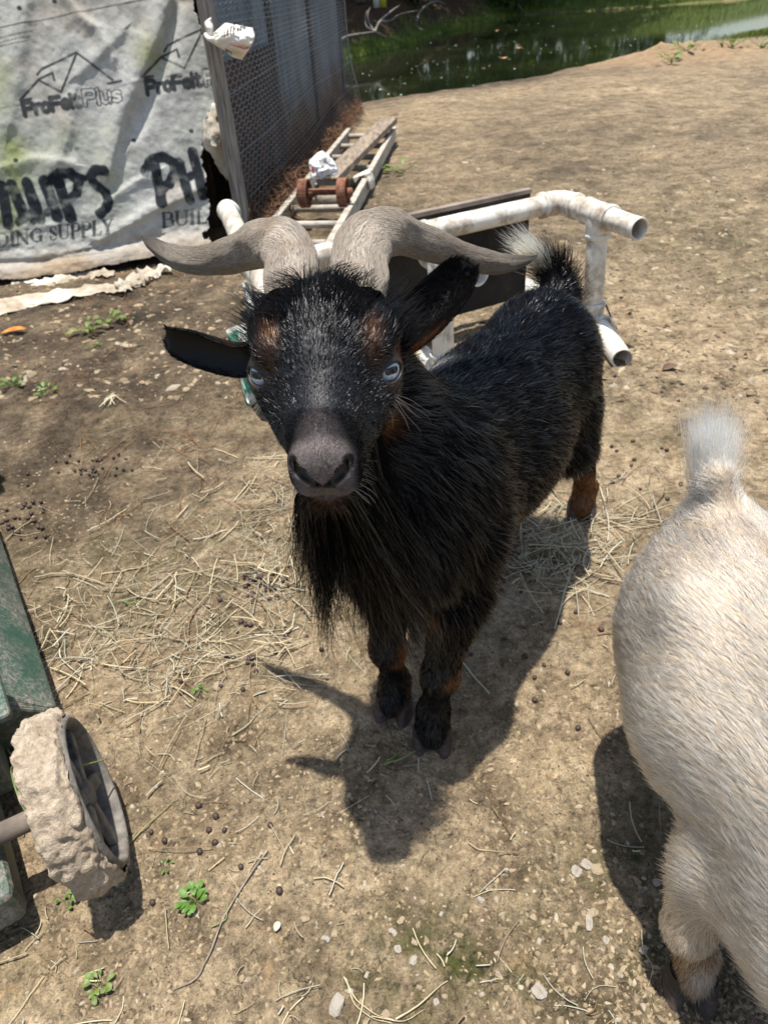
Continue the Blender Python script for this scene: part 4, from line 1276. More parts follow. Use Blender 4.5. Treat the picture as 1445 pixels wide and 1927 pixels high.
TD = nrm(LL - EL)                                            # along the top rail, leftwards
DN = nrm(BT - TT)
pv('top_rail', EL + TD * .05, LL + TD * .02)
pv('leg', EL + LD * .05, TT - LD * .02); pv('leg', TT + LD * .03, SE, inner=.026)
elbow(EL, TD, LD)
tee(TT, LD, DN); pv('upright', TT + DN * .05, BT - DN * .05); tee(BT, LD, -DN)
BS = atz(1170, 676, .033)
pv('foot', BT + LD * .03, BS, inner=.026); pv('foot', BT - LD * .03, BT - LD * .55)
tee(ML, TD, LD, .05, .05); pv('leg', ML + LD * .04, MT - LD * .01)
MB = np.array([MT[0] + DN[0] * .1, MT[1], .033]); MD = nrm(MB - MT)
tee(MT, LD, MD); pv('leg', MT + LD * .03, MS, inner=.026); pv('upright', MT + MD * .05, MB - MD * .03); tee(MB, LD, -MD); pv('foot', MB + LD * .03, MB + LD * .2, inner=.026); pv('foot', MB - LD * .03, MB - LD * .5)
tee(LL, LD, -TD, .06, .06); pv('leg', LL - LD * .04, LE0); pv('leg', LL + LD * .04, LE1, inner=.026)
V, F = pipe(LE0 - LD * .004, LE0 + LD * .05, PR + .006, 24); o = mesh('end_cap', V, F, M_PVC, frame); bevel(o, .01, 4)
# black board hung below the rail
m, nt, out = newmat('black_board'); b = NB(nt)
b.princ(out, b.ramp(b.noise(6, 6, .7, b.pos()), [(.35, (.010, .009, .008)), (.62, (.035, .03, .025)), (.75, (.12, .09, .06))]), .75, 0, b.bump(b.noise(60, 4, .6, b.pos()), .2, .003), .3)
M_BOARD = m
bl = ML + TD * .16; br = EL + TD * .09
cz = (ZT + .034) / 2
pb = -LD * .062
c = (bl + br) / 2 * np.array([1, 1, 0]) + ZUP * (cz + .03) + pb
V, F = box(c, TD * np.linalg.norm(bl - br) / 2, LD * .007, ZUP * (cz - .03))
bevel(mesh('board', V, F, M_BOARD, frame, smooth=False), .002)
for zz_, nm in ((2 * cz + .004, 'board_edge'),):
    V, F = box((bl + br) / 2 * np.array([1, 1, 0]) + ZUP * zz_ + pb, TD * np.linalg.norm(bl - br) / 2, LD * .012, ZUP * .006)
    mesh(nm, V, F, mat_simple('board_edge', (.12, .09, .07), (.25, .2, .16), 10, .8), frame, smooth=False)
# thin dark cord behind the upright
cd_ = resample([aty(1140, 575, BT[1] - .01), aty(1150, 600, BT[1]), atz(1160, 628, .004), atz(1166, 640, .004)], 16)
V, F = tubes(cd_[None], .0035, 5); o = mesh('cord', V, F, mat_simple('cord', (.05, .045, .04), (.14, .12, .1), 20), None); tag(o, 'thin dark cord hanging down behind the white upright pipe at the right', 'cord')

# ---- pale slotted crate standing by the left leg of the frame
M_CRATE = mat_simple('crate_plastic', (.40, .42, .40), (.56, .58, .56), 10, .45, bumps=.2)
ca, ce = atz(462, 560, .22), atz(508, 690, .16)
ca = aty(455, 500, 2.0); ce = aty(492, 640, 1.62)
crd = nrm((ce - ca) * np.array([1, 1, 0])); crn = np.cross(crd, ZUP)
crate = empty('crate', ce * np.array([1, 1, 0]), 'pale grey plastic crate with slotted side standing under the left end of the PVC frame', 'crate')
Lc = np.linalg.norm((ce - ca)[:2]); ztop = .30
for k in range(4):
    z = .02 + k * .085
    V, F = box(np.array([ca[0], ca[1], 0]) + crd * Lc / 2 + ZUP * (z + .012), crd * Lc / 2, crn * .006, ZUP * .018); bevel(mesh('side_bar', V, F, M_CRATE, crate, smooth=False), .003)
for k in range(5):
    V, F = box(np.array([ca[0], ca[1], 0]) + crd * Lc * (k / 4) + ZUP * .15 - crn * .001, crd * .016, crn * .008, ZUP * .15); bevel(mesh('side_post', V, F, M_CRATE, crate, smooth=False), .003)
V, F = box(np.array([ca[0], ca[1], 0]) + crd * Lc / 2 + ZUP * .15 - crn * .018, crd * Lc / 2 * .99, crn * .003, ZUP * .145); mesh('side_panel', V, F, M_CRATE, crate, smooth=False)
V, F = box(np.array([ca[0], ca[1], 0]) + crd * Lc / 2 + ZUP * .012 - crn * .12, crd * Lc / 2, crn * .105, ZUP * .010); mesh('crate_floor', V, F, M_CRATE, crate, smooth=False)

# ---- green feed bag on the ground behind the head
m, nt, out = newmat('feed_bag'); b = NB(nt)
c_ = b.attr('paint', 'Color')
b.princ(out, c_, .32, 0, b.bump(b.noise(45, 4, .6, b.pos()), .3, .004), .5)
rows = [[atz(425, 622, .03), atz(455, 610, .10), atz(520, 612, .07)], [atz(440, 660, .05), atz(470, 650, .16), atz(530, 660, .12)], [atz(447, 700, .05), atz(475, 700, .15), atz(540, 700, .12)], [atz(462, 752, .02), atz(490, 742, .07), atz(550, 745, .06)], [atz(470, 760, .005), atz(500, 756, .01), atz(555, 758, .01)]]
fb = bagsheet('feed_bag', rows, 37, .03, m, 44, 40); tag(fb, 'crumpled green and white plastic feed bag lying on the dirt behind the black goat\'s face', 'feed bag')
co = np.array([v.co[:] for v in fb.data.vertices]); uu = np.repeat(np.linspace(0, 1, 44), 40); vv = np.tile(np.linspace(0, 1, 40), 44)
gcol = np.array([.012, .20, .13]) * np.ones((len(co), 1)); n_ = fbm(np.stack([uu * 5, vv * 9, 0 * uu], -1), 3, 77)
wm = ((n_ > .22) | (uu < .06) | (uu > .88) | ((np.abs(vv - .42) < .03) & (uu > .45) & (uu < .8)))[:, None]
gcol = np.where(wm, np.array([.58, .60, .55]), gcol); attr(fb, 'paint', gcol, 'FLOAT_COLOR')

# ================================================================ WHEELED BIN, TIPPED ON ITS BACK
exec_bin = True
m, nt, out = newmat('bin_plastic'); b = NB(nt)
sp = b.n('ShaderNodeSeparateXYZ'); b.l(b.pos(), sp.inputs[0])
dustn = b.noise(8, 6, .7, b.pos()); fine = b.noise(160, 4, .7, b.pos())
dm = b.math('MULTIPLY', b.ramp(dustn, [(.40, .15), (.62, 1.0)]), b.ramp(fine, [(.38, .25), (.62, 1.0)]))
col = b.mix(b.math('MULTIPLY', dm, .85), (.006, .070, .045), b.ramp(fine, [(.3, (.15, .12, .105)), (.7, (.36, .29, .24))]))
b.princ(out, col, b.math('ADD', .38, b.math('MULTIPLY', dm, .5)), 0, b.bump(fine, .25, .003), .5)
M_BIN = m
BD = nrm(np.array([-0.52, 0.854, 0]))                       # bottom -> top of the bin, along the ground
BX = np.array([BD[1], -BD[0], 0])                            # bin's right side (towards the scene)
BO = atz(140, 1392, 0.0)                                     # lower right corner of the base
bin_ = empty('wheelie_bin', BO, 'green muddy wheelie bin tipped over on the dirt at the left edge', 'bin')


def bp(x, y, z): return BO + BX * x + BD * y + ZUP * z


# body: a tapered tub lofted from base (y=0) to rim; x to the right, z up
def rrect(xb, xt, w, zb, zt, r, n=5):
    P = []
    for cx, cz_, a0 in ((xt - r, zt - r, 0), (-w + r - xt, zt - r, 90), (-w + r, zb + r, 180), (xb - r, zb + r, 270)):
        for k in range(n): a = math.radians(a0 + 90 * k / (n - 1)); P.append((cx + r * math.cos(a), cz_ + r * math.sin(a)))
    return np.array(P)


secs = []
for y, xb, xt, zb, zt in ((0.0, -.01, -.075, .05, .185), (.012, .0, -.065, .04, .195), (.2, .004, -.06, .03, .215), (.45, .008, -.05, .02, .25), (.86, .014, -.04, .02, .31)):
    secs.append([bp(x, y, z) for x, z in rrect(xb, xt, .52, zb, zt, .035)])
S_ = np.array(secs); nn_ = S_.shape[1]
V = S_.reshape(-1, 3).tolist(); F = gridfaces(len(secs), nn_, True).tolist(); F.append(list(range(nn_)))
body = mesh('body', V, F, M_BIN, bin_, smooth=False); bevel(body, .006, 3)
V, F = box(bp(-.25, .885, .18), BX * .30, BD * .025, ZUP * .17); bevel(mesh('rim', V, F, M_BIN, bin_, smooth=False), .01)
V, F = box(bp(-.25, .93, .19), BX * .31, BD * .02, ZUP * .185); bevel(mesh('lid', V, F, M_BIN, bin_, smooth=False), .012)
V, F = box(bp(-.33, -.135, .062), BX * .215, BD * .135, ZUP * .034); bevel(mesh('base_step', V, F, M_BIN, bin_, smooth=False), .012)
V, F = box(bp(-.11, -.03, .09), BX * .02, BD * .05, ZUP * .045); bevel(mesh('wheel_bracket', V, F, M_BIN, bin_, smooth=False), .008)
V, F = box(bp(-.10, -.035, .19), BX * .055, BD * .05, ZUP * .008); bevel(mesh('wheel_arch', V, F, M_BIN, bin_, smooth=False), .005)
# wheel
WR = .108
WC = np.array([-.424, .547, .130])
WA = nrm(np.array([.91, .405, .087]))
WF_ = nrm(np.array([-WA[1], WA[0], 0])); WU_ = np.cross(WA, WF_)
wheel_v = lambda r, a, x: WC + WA * x + (WF_ * math.cos(a) + WU_ * math.sin(a)) * r


def lathe(profile, n, name, mat, parent, lump=None):
    V = []; 
    for r, x in profile:
        for k in range(n):
            a = 2 * math.pi * k / n
            p = wheel_v(r, a, x)
            V.append(p)
    V = np.array(V)
    if lump is not None: V = lump(V)
    F = gridfaces(len(profile), n, True)
    return mesh(name, V, F, mat, parent)


M_TYRE = mat_simple('dusty_rubber', (.035, .033, .03), (.15, .135, .115), 35, .8, bumps=.6, c3=(.27, .235, .19))
wheel = lathe([(.093, -.03), (.094, .010), (.096, .017), (.099, .019), (.103, .018), (.106, .012), (.108, .0), (.107, -.028), (.10, -.036), (.06, -.036)], 64, 'wheel', M_TYRE, bin_)
lathe([(.0, -.010), (.019, -.010), (.020, .006), (.016, .010), (.0, .010)], 32, 'hub', M_TYRE, wheel)
lathe([(.022, -.012), (.05, -.010), (.095, -.012)], 48, 'rim_disc', M_TYRE, wheel)
for k in range(6):
    a = k * math.pi / 3 + .3
    V, F = box(wheel_v(.056, a, .0), (WF_ * math.cos(a) + WU_ * math.sin(a)) * .038, (-WF_ * math.sin(a) + WU_ * math.cos(a)) * .010, WA * .006)
    bevel(mesh('spoke', V, F, M_TYRE, wheel, smooth=False), .003)
m, nt, out = newmat('caked_mud'); b = NB(nt)
n1 = b.noise(28, 7, .72, b.pos()); n2_ = b.noise(130, 5, .7, b.pos())
b.princ(out, b.mix(1.0, b.ramp(n1, [(.3, (.34, .26, .18)), (.55, (.52, .42, .31)), (.75, (.62, .52, .41))]), b.ramp(n2_, [(.3, .6), (.6, 1.0)]), 'MULTIPLY'), .95, 0, b.bump(b.math('ADD', n1, b.math('MULTIPLY', n2_, .5)), 1.0, .009), .15)
M_MUD = m


def lumpy(V):
    r = nrm(V - WC)
    n_ = fbm(V * 38, 4, 91); n3 = fbm(V * 110, 3, 92); cr_k = np.clip(np.abs(fbm(V * 55, 3, 93)) * 3, 0, 1)
    ex = np.clip(np.abs((V - WC) @ WA + .006) - .02, 0, 1)
    return V + r * (.006 * n_ + .0045 * n3 + .005 * cr_k - .003)[:, None] + WA * (.006 * fbm(V * 60, 3, 94))[:, None]


prof = [(.107, .014), (.113, .012), (.117, .006), (.120, .0), (.122, -.012), (.121, -.022), (.120, -.032), (.116, -.040), (.106, -.042)]
prof = [tuple(p) for p in resample(np.array([(r, x, 0) for r, x in prof]), 30)[:, :2]]
lathe(prof, 220, 'mud_cake', M_MUD, wheel, lumpy)
V, F = pipe(WC - WA * .03, WC - WA * .42 + ZUP * .02, .014, 14); mesh('axle', V, F, mat_simple('dusty_axle', (.08, .065, .055), (.24, .19, .15), 14, .8, bumps=.5), bin_)


# ================================================================ THE BLACK GOAT
GP = np.array([.015, .69, 0]); AX = np.array([.547, .837, 0]); LT = np.array([.837, -.547, 0])


def gb(t, s, z): return GP + AX * t + LT * s + ZUP * z


# head frame: E between the eyes, f along the face, u out of the forehead, x to the goat's left
HE = np.array([-.043, .600, .688])
HF = nrm(np.array([-.062, -.975, -.205])); HX = nrm(np.cross(HF, np.array([.02, 0, 1.0]))) * -1
if HX[0] < 0: HX = -HX
HU = np.cross(HX, HF)
if HU[2] < 0: HU = -HU
HR = np.stack([HX, HF, HU])                                  # world -> head rows


def hd(x, f, u): return HE + HX * x + HF * f + HU * u


goat = empty('goat', GP, 'black horned billy goat with blue eyes and long beard facing the camera', 'goat')
S = SDF()
# trunk
BR_ = np.stack([AX, LT, ZUP])
S.ell(gb(.09, 0, .42), (.11, .086, .12), BR_, .05)
S.ell(gb(.24, -.012, .395), (.18, .108, .128), BR_, .06)
S.ell(gb(.34, -.014, .378), (.16, .110, .122), BR_, .06)
S.ell(gb(.48, -.005, .43), (.12, .088, .105), BR_, .05)
S.cap(gb(.02, 0, .51), gb(.48, 0, .485), .050, .050, .06)
S.ell(gb(-.005, 0, .40), (.060, .070, .080), BR_, .05)
# neck
S.cap(hd(.002, -.075, -.040), gb(.06, 0, .46), .058, .082, .05)
S.cap(hd(0, -.045, -.065), gb(.01, 0, .42), .046, .068, .05)
# front legs
for s_, (hx_, hy_) in ((1, (.048, .678)), (-1, (-.008, .742))):
    hoof = np.array([hx_, hy_, .03]); el = gb(.055, .055 * s_, .285); kn = (hoof * .52 + el * .48) * np.array([1, 1, 0]) + ZUP * .150 + AX * -.012
    fet = hoof + np.array([.004, .012, .032])
    S.cap(gb(.07, .052 * s_, .38), el, .052, .036, .04); S.cap(el, kn, .036, .0235, .03); S.ell(kn, (.0255, .0255, .030), k=.015)
    S.cap(kn, fet, .0205, .0185, .015); S.cap(fet, hoof + np.array([0, -.002, -.004]), .025, .027, .012)
# hind legs
for s_, (hx_, hy_), hk in ((1, (.428, 1.222), gb(.630, .052, .180)), (-1, (.242, 1.135), gb(.545, -.06, .180))):
    hoof = np.array([hx_, hy_, .03])
    st = gb(.46 if s_ < 0 else .50, .055 * s_, .275)
    fet = hoof + np.array([.008, .012, .034])
    S.ell(gb(.505, .035 * s_, .37), (.085, .048, .12), BR_, .05)
    S.cap(gb(.515, .045 * s_, .33), st, .055, .045, .04); S.cap(st, hk, .044, .027, .03)
    S.cap(hk, fet, .024, .021, .015); S.cap(fet, hoof + np.array([-.002, -.004, -.004]), .024, .026, .012)
# tail stub
TB = gb(.575, -.005, .515); TM = gb(.588, -.020, .548); TTIP = gb(.576, -.052, .580)
S.cap(gb(.55, -.005, .47), TB, .035, .026, .03); S.cap(TB, TM, .026, .016, .02)
# head: skull, muzzle, jaw
HM = HR
S.ell(hd(0, -.048, -.006), (.062, .062, .050), HM, .03)
S.ell(hd(0, -.010, -.002), (.058, .052, .046), HM, .03)
S.cap(hd(0, -.040, .012), hd(0, .055, -.010), .042, .0290, .03)
S.cap(hd(0, .040, -.014), hd(0, .084, -.032), .0285, .0250, .02)
S.cap(hd(0, -.040, -.055), hd(0, .068, -.076), .046, .021, .025)
S.cap(hd(.026, -.048, -.048), hd(.010, .06, -.076), .030, .015, .02); S.cap(hd(-.026, -.048, -.048), hd(-.010, .06, -.076), .030, .015, .02)
S.ell(hd(0, .093, -.030), (.0235, .0160, .0190), HM, .012)                 # nose pad
for s_ in (1, -1):
    S.ell(hd(.0160 * s_, .093, -.030), (.0115, .0150, .0160), HM, .008)       # nostril wings
    S.ell(hd(.0140 * s_, .085, -.054), (.0150, .0185, .0150), HM, .012)       # upper lip
S.ell(hd(0, .077, -.082), (.0185, .019, .0130), HM, .010)                  # chin and lower lip
for s_ in (1, -1):
    S.cap(hd(.050 * s_, .008, .027), hd(.055 * s_, -.030, .024), .0085, .012, .02)      # brow ridge
    S.cap(hd(.030 * s_, -.005, -.028), hd(.011 * s_, .066, -.046), .029, .0130, .03)
    S.cap(hd(.050 * s_, .020, -.014), hd(.032 * s_, .045, -.034), .010, .010, .02)      # cheek line below the eye
EC = {s_: hd(.0535 * s_, .006, .000) for s_ in (1, -1)}
ED = {s_: nrm(HX * .56 * s_ + HF * .66 + HU * .36) for s_ in (1, -1)}
for s_ in (1, -1):
    S.ell(EC[s_], (.0172, .0172, .0165), HM, .010)
    ex = nrm(np.cross(HU, ED[s_])); ey = np.cross(ED[s_], ex)
    S.ell(EC[s_] + ED[s_] * .0165 - HU * .0015, (.0125, .0072, .0150), np.stack([ex, ey, ED[s_]]), .003, True)   # eye opening
    # nostrils: comma slits
    S.cap(hd(.0060 * s_, .109, -.0395), hd(.0165 * s_, .106, -.0280), .0040, .0068, .003, True)
    S.cap(hd(.0165 * s_, .106, -.0280), hd(.0205 * s_, .101, -.0215), .0044, .0030, .003, True)
S.cap(hd(0, .111, -.042), hd(0, .105, -.062), .0013, .0013, .003, True)    # philtrum
for a_, b_ in (((-.030, .050, -.0715), (-.018, .081, -.0695)), ((-.018, .081, -.0695), (0, .100, -.0690)), ((0, .100, -.0690), (.018, .081, -.0695)), ((.018, .081, -.0695), (.030, .050, -.0715))):
    S.cap(hd(*a_), hd(*b_), .0026, .0026, .004, True)                     # mouth line
V, F = S.surface((-.16, .44, .0), (.52, 1.36, .80), .0045)
# refine the face
hl_ = (V - HE) @ HR.T
isf = (np.abs(hl_[:, 0]) < .085) & (hl_[:, 1] > -.045) & (hl_[:, 1] < .16) & (hl_[:, 2] > -.1)
for it in range(2):
    fm = isf[F].all(1) if it == 0 else None
    me = bpy.data.meshes.new('t'); me.from_pydata(V.tolist(), [], [list(f[:3]) if f[2] == f[3] else list(f) for f in F.tolist()]); me.validate(); bm = bmesh.new(); bm.from_mesh(me); bm.verts.ensure_lookup_table()
    loc = (np.array([v.co[:] for v in bm.verts]) - HE) @ HR.T
    if it == 0: sel = isf
    else: sel = (loc[:, 1] > .062) & (np.abs(loc[:, 0]) < .06) & (loc[:, 2] > -.085) | (np.minimum(np.linalg.norm(loc - (EC[1] - HE) @ HR.T, axis=1), np.linalg.norm(loc - (EC[-1] - HE) @ HR.T, axis=1)) < .028)
    es = [e for e in bm.edges if sel[e.verts[0].index] and sel[e.verts[1].index]]
    bmesh.ops.subdivide_edges(bm, edges=es, cuts=1, use_grid_fill=True)
    bmesh.ops.triangulate(bm, faces=[f for f in bm.faces if len(f.verts) > 4])
    bm.verts.ensure_lookup_table()
    V = np.array([v.co[:] for v in bm.verts]); Fl = [[v.index for v in f.verts] for f in bm.faces]; bm.free(); bpy.data.meshes.remove(me)
    hl_ = (V - HE) @ HR.T
    inh = np.linalg.norm(hl_, axis=1) < .22
    V[inh] = S.project(V[inh], 3)
    F = np.array([f if len(f) == 4 else [f[0], f[1], f[2], f[2]] for f in Fl])
GOATV = V; GOATF = F


def goat_color(P, jit=True):
    """coat colour by place on the animal"""
    n = len(P); L = (P - HE) @ HR.T
    blk = np.array([.0042, .0044, .0055]); tan = np.array([.46, .19, .055]); dtan = np.array([.17, .055, .016])
    c = blk * np.ones((n, 1))
    w1 = fbm(P * 45, 3, 101)
    tanm = np.zeros(n)
    for s_ in (1, -1):
        q = (L - ((EC[s_] - HE) @ HR.T + np.array([-.010 * s_, -.008, .020]))) * np.array([1, 1, 1])
        a = q[:, 0] * s_
        tanm = np.maximum(tanm, 1.25 * np.exp(-((a / .0085) ** 2 + ((q[:, 1]) / .016) ** 2 + (q[:, 2] / .015) ** 2)))         # brow spots
        q = L - np.array([.062 * s_, -.015, -.008]); tanm = np.maximum(tanm, .9 * np.exp(-((q[:, 0] / .02) ** 2 + (q[:, 1] / .022) ** 2 + (q[:, 2] / .016) ** 2)))
        q = L - np.array([.048 * s_, -.010, -.072]); tanm = np.maximum(tanm, np.exp(-((q[:, 0] / .013) ** 2 + (q[:, 1] / .014) ** 2 + (q[:, 2] / .013) ** 2)))
    q = L - np.array([0, .088, -.076]); tanm = np.maximum(tanm, .16 * np.exp(-((q[:, 0] / .03) ** 2 + (q[:, 1] / .02) ** 2 + (q[:, 2] / .010) ** 2)))
    R = P - GP; t = R @ AX; s = R @ LT; z = P[:, 2]
    body = np.linalg.norm(L, axis=1) > .2
    legs = body & (z < .27)
    # legs: tan with a black stripe down the front, black knees
    fl = np.where(t > .3, sstep(.15, .11, z), sstep(.28, .235, z)) * legs
    front = np.where(t < .3, .05 - t * 1.0, .60 - t)
    band = .55 + .45 * np.sin(z * 46 + 1.0)
    side = np.abs(s) - .045
    tl = fl * np.where(t > .3, .4, 1.1) * np.clip(.42 + .9 * (band - .5) + 18 * (-front - .0) * 1.0 + 12 * np.abs(side) - .15 + .5 * w1, 0, 1)
    tanm = np.maximum(tanm, np.clip(tl * 1.15, 0, 1) * sstep(.255, .21, z))
    tanm = np.maximum(tanm, np.exp(-((z - .275) / .013) ** 2) * (t < .02) * (t > -.1) * (np.abs(s) < .05) * body * .8)
    belly = sstep(.300, .275, z) * body * (t > .16) * (t < .40) * (np.abs(s) < .14)
    tanm = np.maximum(tanm, belly)
    tanm = np.clip(tanm, 0, 1)
    c = c * (1 - tanm[:, None]) + (tan * .55 + dtan * .45) * tanm[:, None]
    # nose and lips: bare grey-brown
    ns = sstep(.066, .096, L[:, 1] - 22 * L[:, 0] ** 2) * sstep(-.078, -.066, L[:, 2]) * sstep(.034, .022, np.abs(L[:, 0])) * np.clip(1 + .35 * fbm(P * 120, 3, 103), 0, 1.2) * (L[:, 1] > 0) * (np.linalg.norm(L, axis=1) < .2)
    c = c * (1 - ns[:, None]) + np.array([.165, .138, .130]) * ns[:, None]
    # hooves' coronets and a few white patches
    ab = np.abs(L[:, 0:1]) * [1, 0, 0] + L * [0, 1, 1]
    nd = np.full(n, 1.0)
    for a_, b_ in (((.0060, .108, -.0395), (.0165, .105, -.0280)), ((.0165, .105, -.0280), (.0205, .100, -.0215))):
        a_ = np.array(a_); ba = np.array(b_) - a_; tq = np.clip((ab - a_) @ ba / (ba @ ba), 0, 1); nd = np.minimum(nd, np.linalg.norm(ab - a_ - tq[:, None] * ba, axis=1))
    nd = (sstep(.0078, .0056, nd) * .94)[:, None]
    c = c * (1 - nd) + np.array([.006, .005, .005]) * nd
    er = np.zeros(n)
    for s_ in (1, -1): er = np.maximum(er, sstep(.0195, .0165, np.linalg.norm(P - EC[s_], axis=1)))
    c = c * (1 - er[:, None]) + np.array([.012, .009, .009]) * er[:, None]
    wp = .6 * np.exp(-(np.linalg.norm(P - gb(.19, -.05, .545), axis=1) / .022) ** 2) + .22 * np.exp(-(np.linalg.norm(P - gb(.53, .035, .52), axis=1) / .018) ** 2)
    wp = np.clip(wp * (1 + w1), 0, 1)[:, None]
    c = c * (1 - wp) + np.array([.45, .45, .46]) * wp
    return c


m, nt, out = newmat('goat_hide'); b = NB(nt)
c_ = b.attr('col', 'Color'); fz = b.noise(900, 2, .6, b.pos()); pl = b.noise(140, 4, .6, b.pos())
cc = b.mix(1.0, c_, b.ramp(fz, [(.3, .75), (.7, 1.3)]), 'MULTIPLY')
b.princ(out, cc, .50, 0, b.bump(b.math('ADD', fz, pl), .22, .0015), .45)
M_HIDE = m
Flist = [list(f[:3]) if f[2] == f[3] else list(f) for f in GOATF.tolist()]
gbody = mesh('body', GOATV, Flist, M_HIDE, goat)
attr(gbody, 'col', goat_color(GOATV), 'FLOAT_COLOR')

# ---- eyes
m, nt, out = newmat('goat_iris'); b = NB(nt)
v = b.obj(); b.princ(out, b.ramp(b.noise(300, 3, .6, b.pos()), [(.35, (.32, .38, .45)), (.65, (.54, .60, .66))]), .08, 0, None, .6)
M_IRIS = m
m, nt, out = newmat('pupil'); b = NB(nt); b.princ(out, (.004, .005, .008), .06, 0, None, .6); M_PUPIL = m
CT = nrm(CAMP - HE)
for s_ in (1, -1):
    bm = bmesh.new(); bmesh.ops.create_uvsphere(bm, u_segments=32, v_segments=24, radius=.0142)
    P = np.array([v_.co[:] for v_ in bm.verts]) + EC[s_]; Fe = [[v_.index for v_ in f.verts] for f in bm.faces]; bm.free()
    eye = mesh('eye', P, Fe, M_IRIS, goat)
    # horizontal slot pupil laid on the globe, level with the ground
    gd = nrm(ED[s_] + np.array([0, -.10, .05])); hx_ = nrm(np.cross(ZUP, gd)); hy_ = np.cross(gd, hx_)
    n_ = 28; V = []; rings = (1.0, .75, .5, .25)
    for r in rings:
        for k in range(n_):
            a = 2 * math.pi * k / n_; ca, sa = math.cos(a), math.sin(a)
            px_ = .0078 * math.copysign(abs(ca) ** .4, ca) * r; py_ = .0034 * math.copysign(abs(sa) ** .5, sa) * r
            V.append(EC[s_] + nrm(gd * .0142 + hx_ * px_ + hy_ * py_) * .01432)
    V.append(EC[s_] + gd * .01432)
    F = gridfaces(4, n_, True).tolist() + [[3 * n_ + k, 3 * n_ + (k + 1) % n_, 4 * n_] for k in range(n_)]
    mesh('pupil', V, F, M_PUPIL, eye)

# ---- horns
m, nt, out = newmat('horn'); b = NB(nt)
hv = b.n('ShaderNodeAttribute', attribute_name='huv').outputs['Vector']
st1 = b.noise(9, 6, .7, b.mapping(hv, (1.2, 7, 7)), .3); st2 = b.noise(30, 5, .7, b.mapping(hv, (.5, 3.2, 3.2))); cl = b.noise(3.2, 4, .6, b.pos()); cl2 = b.noise(22, 5, .65, b.pos())
crk = b.n('ShaderNodeTexVoronoi', feature='DISTANCE_TO_EDGE'); crk.inputs['Scale'].default_value = 15; b.l(b.mapping(hv, (1.3, 3.2, 3.2)), crk.inputs['Vector'])
col = b.ramp(st1, [(.30, (.15, .12, .095)), (.46, (.40, .325, .25)), (.62, (.64, .545, .43))])
col = b.mix(b.ramp(cl2, [(.48, 0.0), (.66, .7)]), col, b.ramp(st2, [(.3, (.20, .12, .06)), (.7, (.50, .37, .24))]))
col = b.mix(b.ramp(st2, [(.36, .9), (.46, 0.0)]), col, (.075, .065, .062))
col = b.mix(b.ramp(crk.outputs['Distance'], [(.0, .55), (.03, 0.0)]), col, (.62, .56, .47))
tipf = b.attr('tip'); col = b.mix(b.math('MULTIPLY', tipf, .85), col, (.035, .028, .024))
b.princ(out, col, .55, 0, b.bump(b.math('ADD', b.math('MULTIPLY', st2, .8), st1), 1.0, .004), .4)
M_HORN = m
HCTL = {1: [((668, 560), .645, .050, .034), ((670, 518), .672, .051, .038), ((674, 472), .708, .052, .041), ((694, 438), .750, .050, .041), ((734, 428), .785, .0445, .037), ((785, 444), .812, .0370, .032), ((838, 463), .836, .0320, .028), ((890, 480), .856, .0278, .024), ((940, 489), .874, .0228, .019), ((978, 486), .888, .0150, .013), ((1000, 480), .896, .0066, .006), ((1010, 475), .90, .0012, .0012)],
        -1: [((556, 560), .645, .047, .034), ((553, 518), .672, .0475, .038), ((550, 478), .708, .0480, .041), ((530, 450), .748, .0470, .041), ((495, 450), .778, .0440, .037), ((452, 466), .800, .0380, .032), ((408, 478), .820, .0325, .028), ((362, 482), .838, .0285, .024), ((322, 473), .855, .0232, .019), ((291, 456), .870, .0150, .013), ((275, 445), .879, .0066, .006), ((267, 438), .883, .0012, .0012)]}
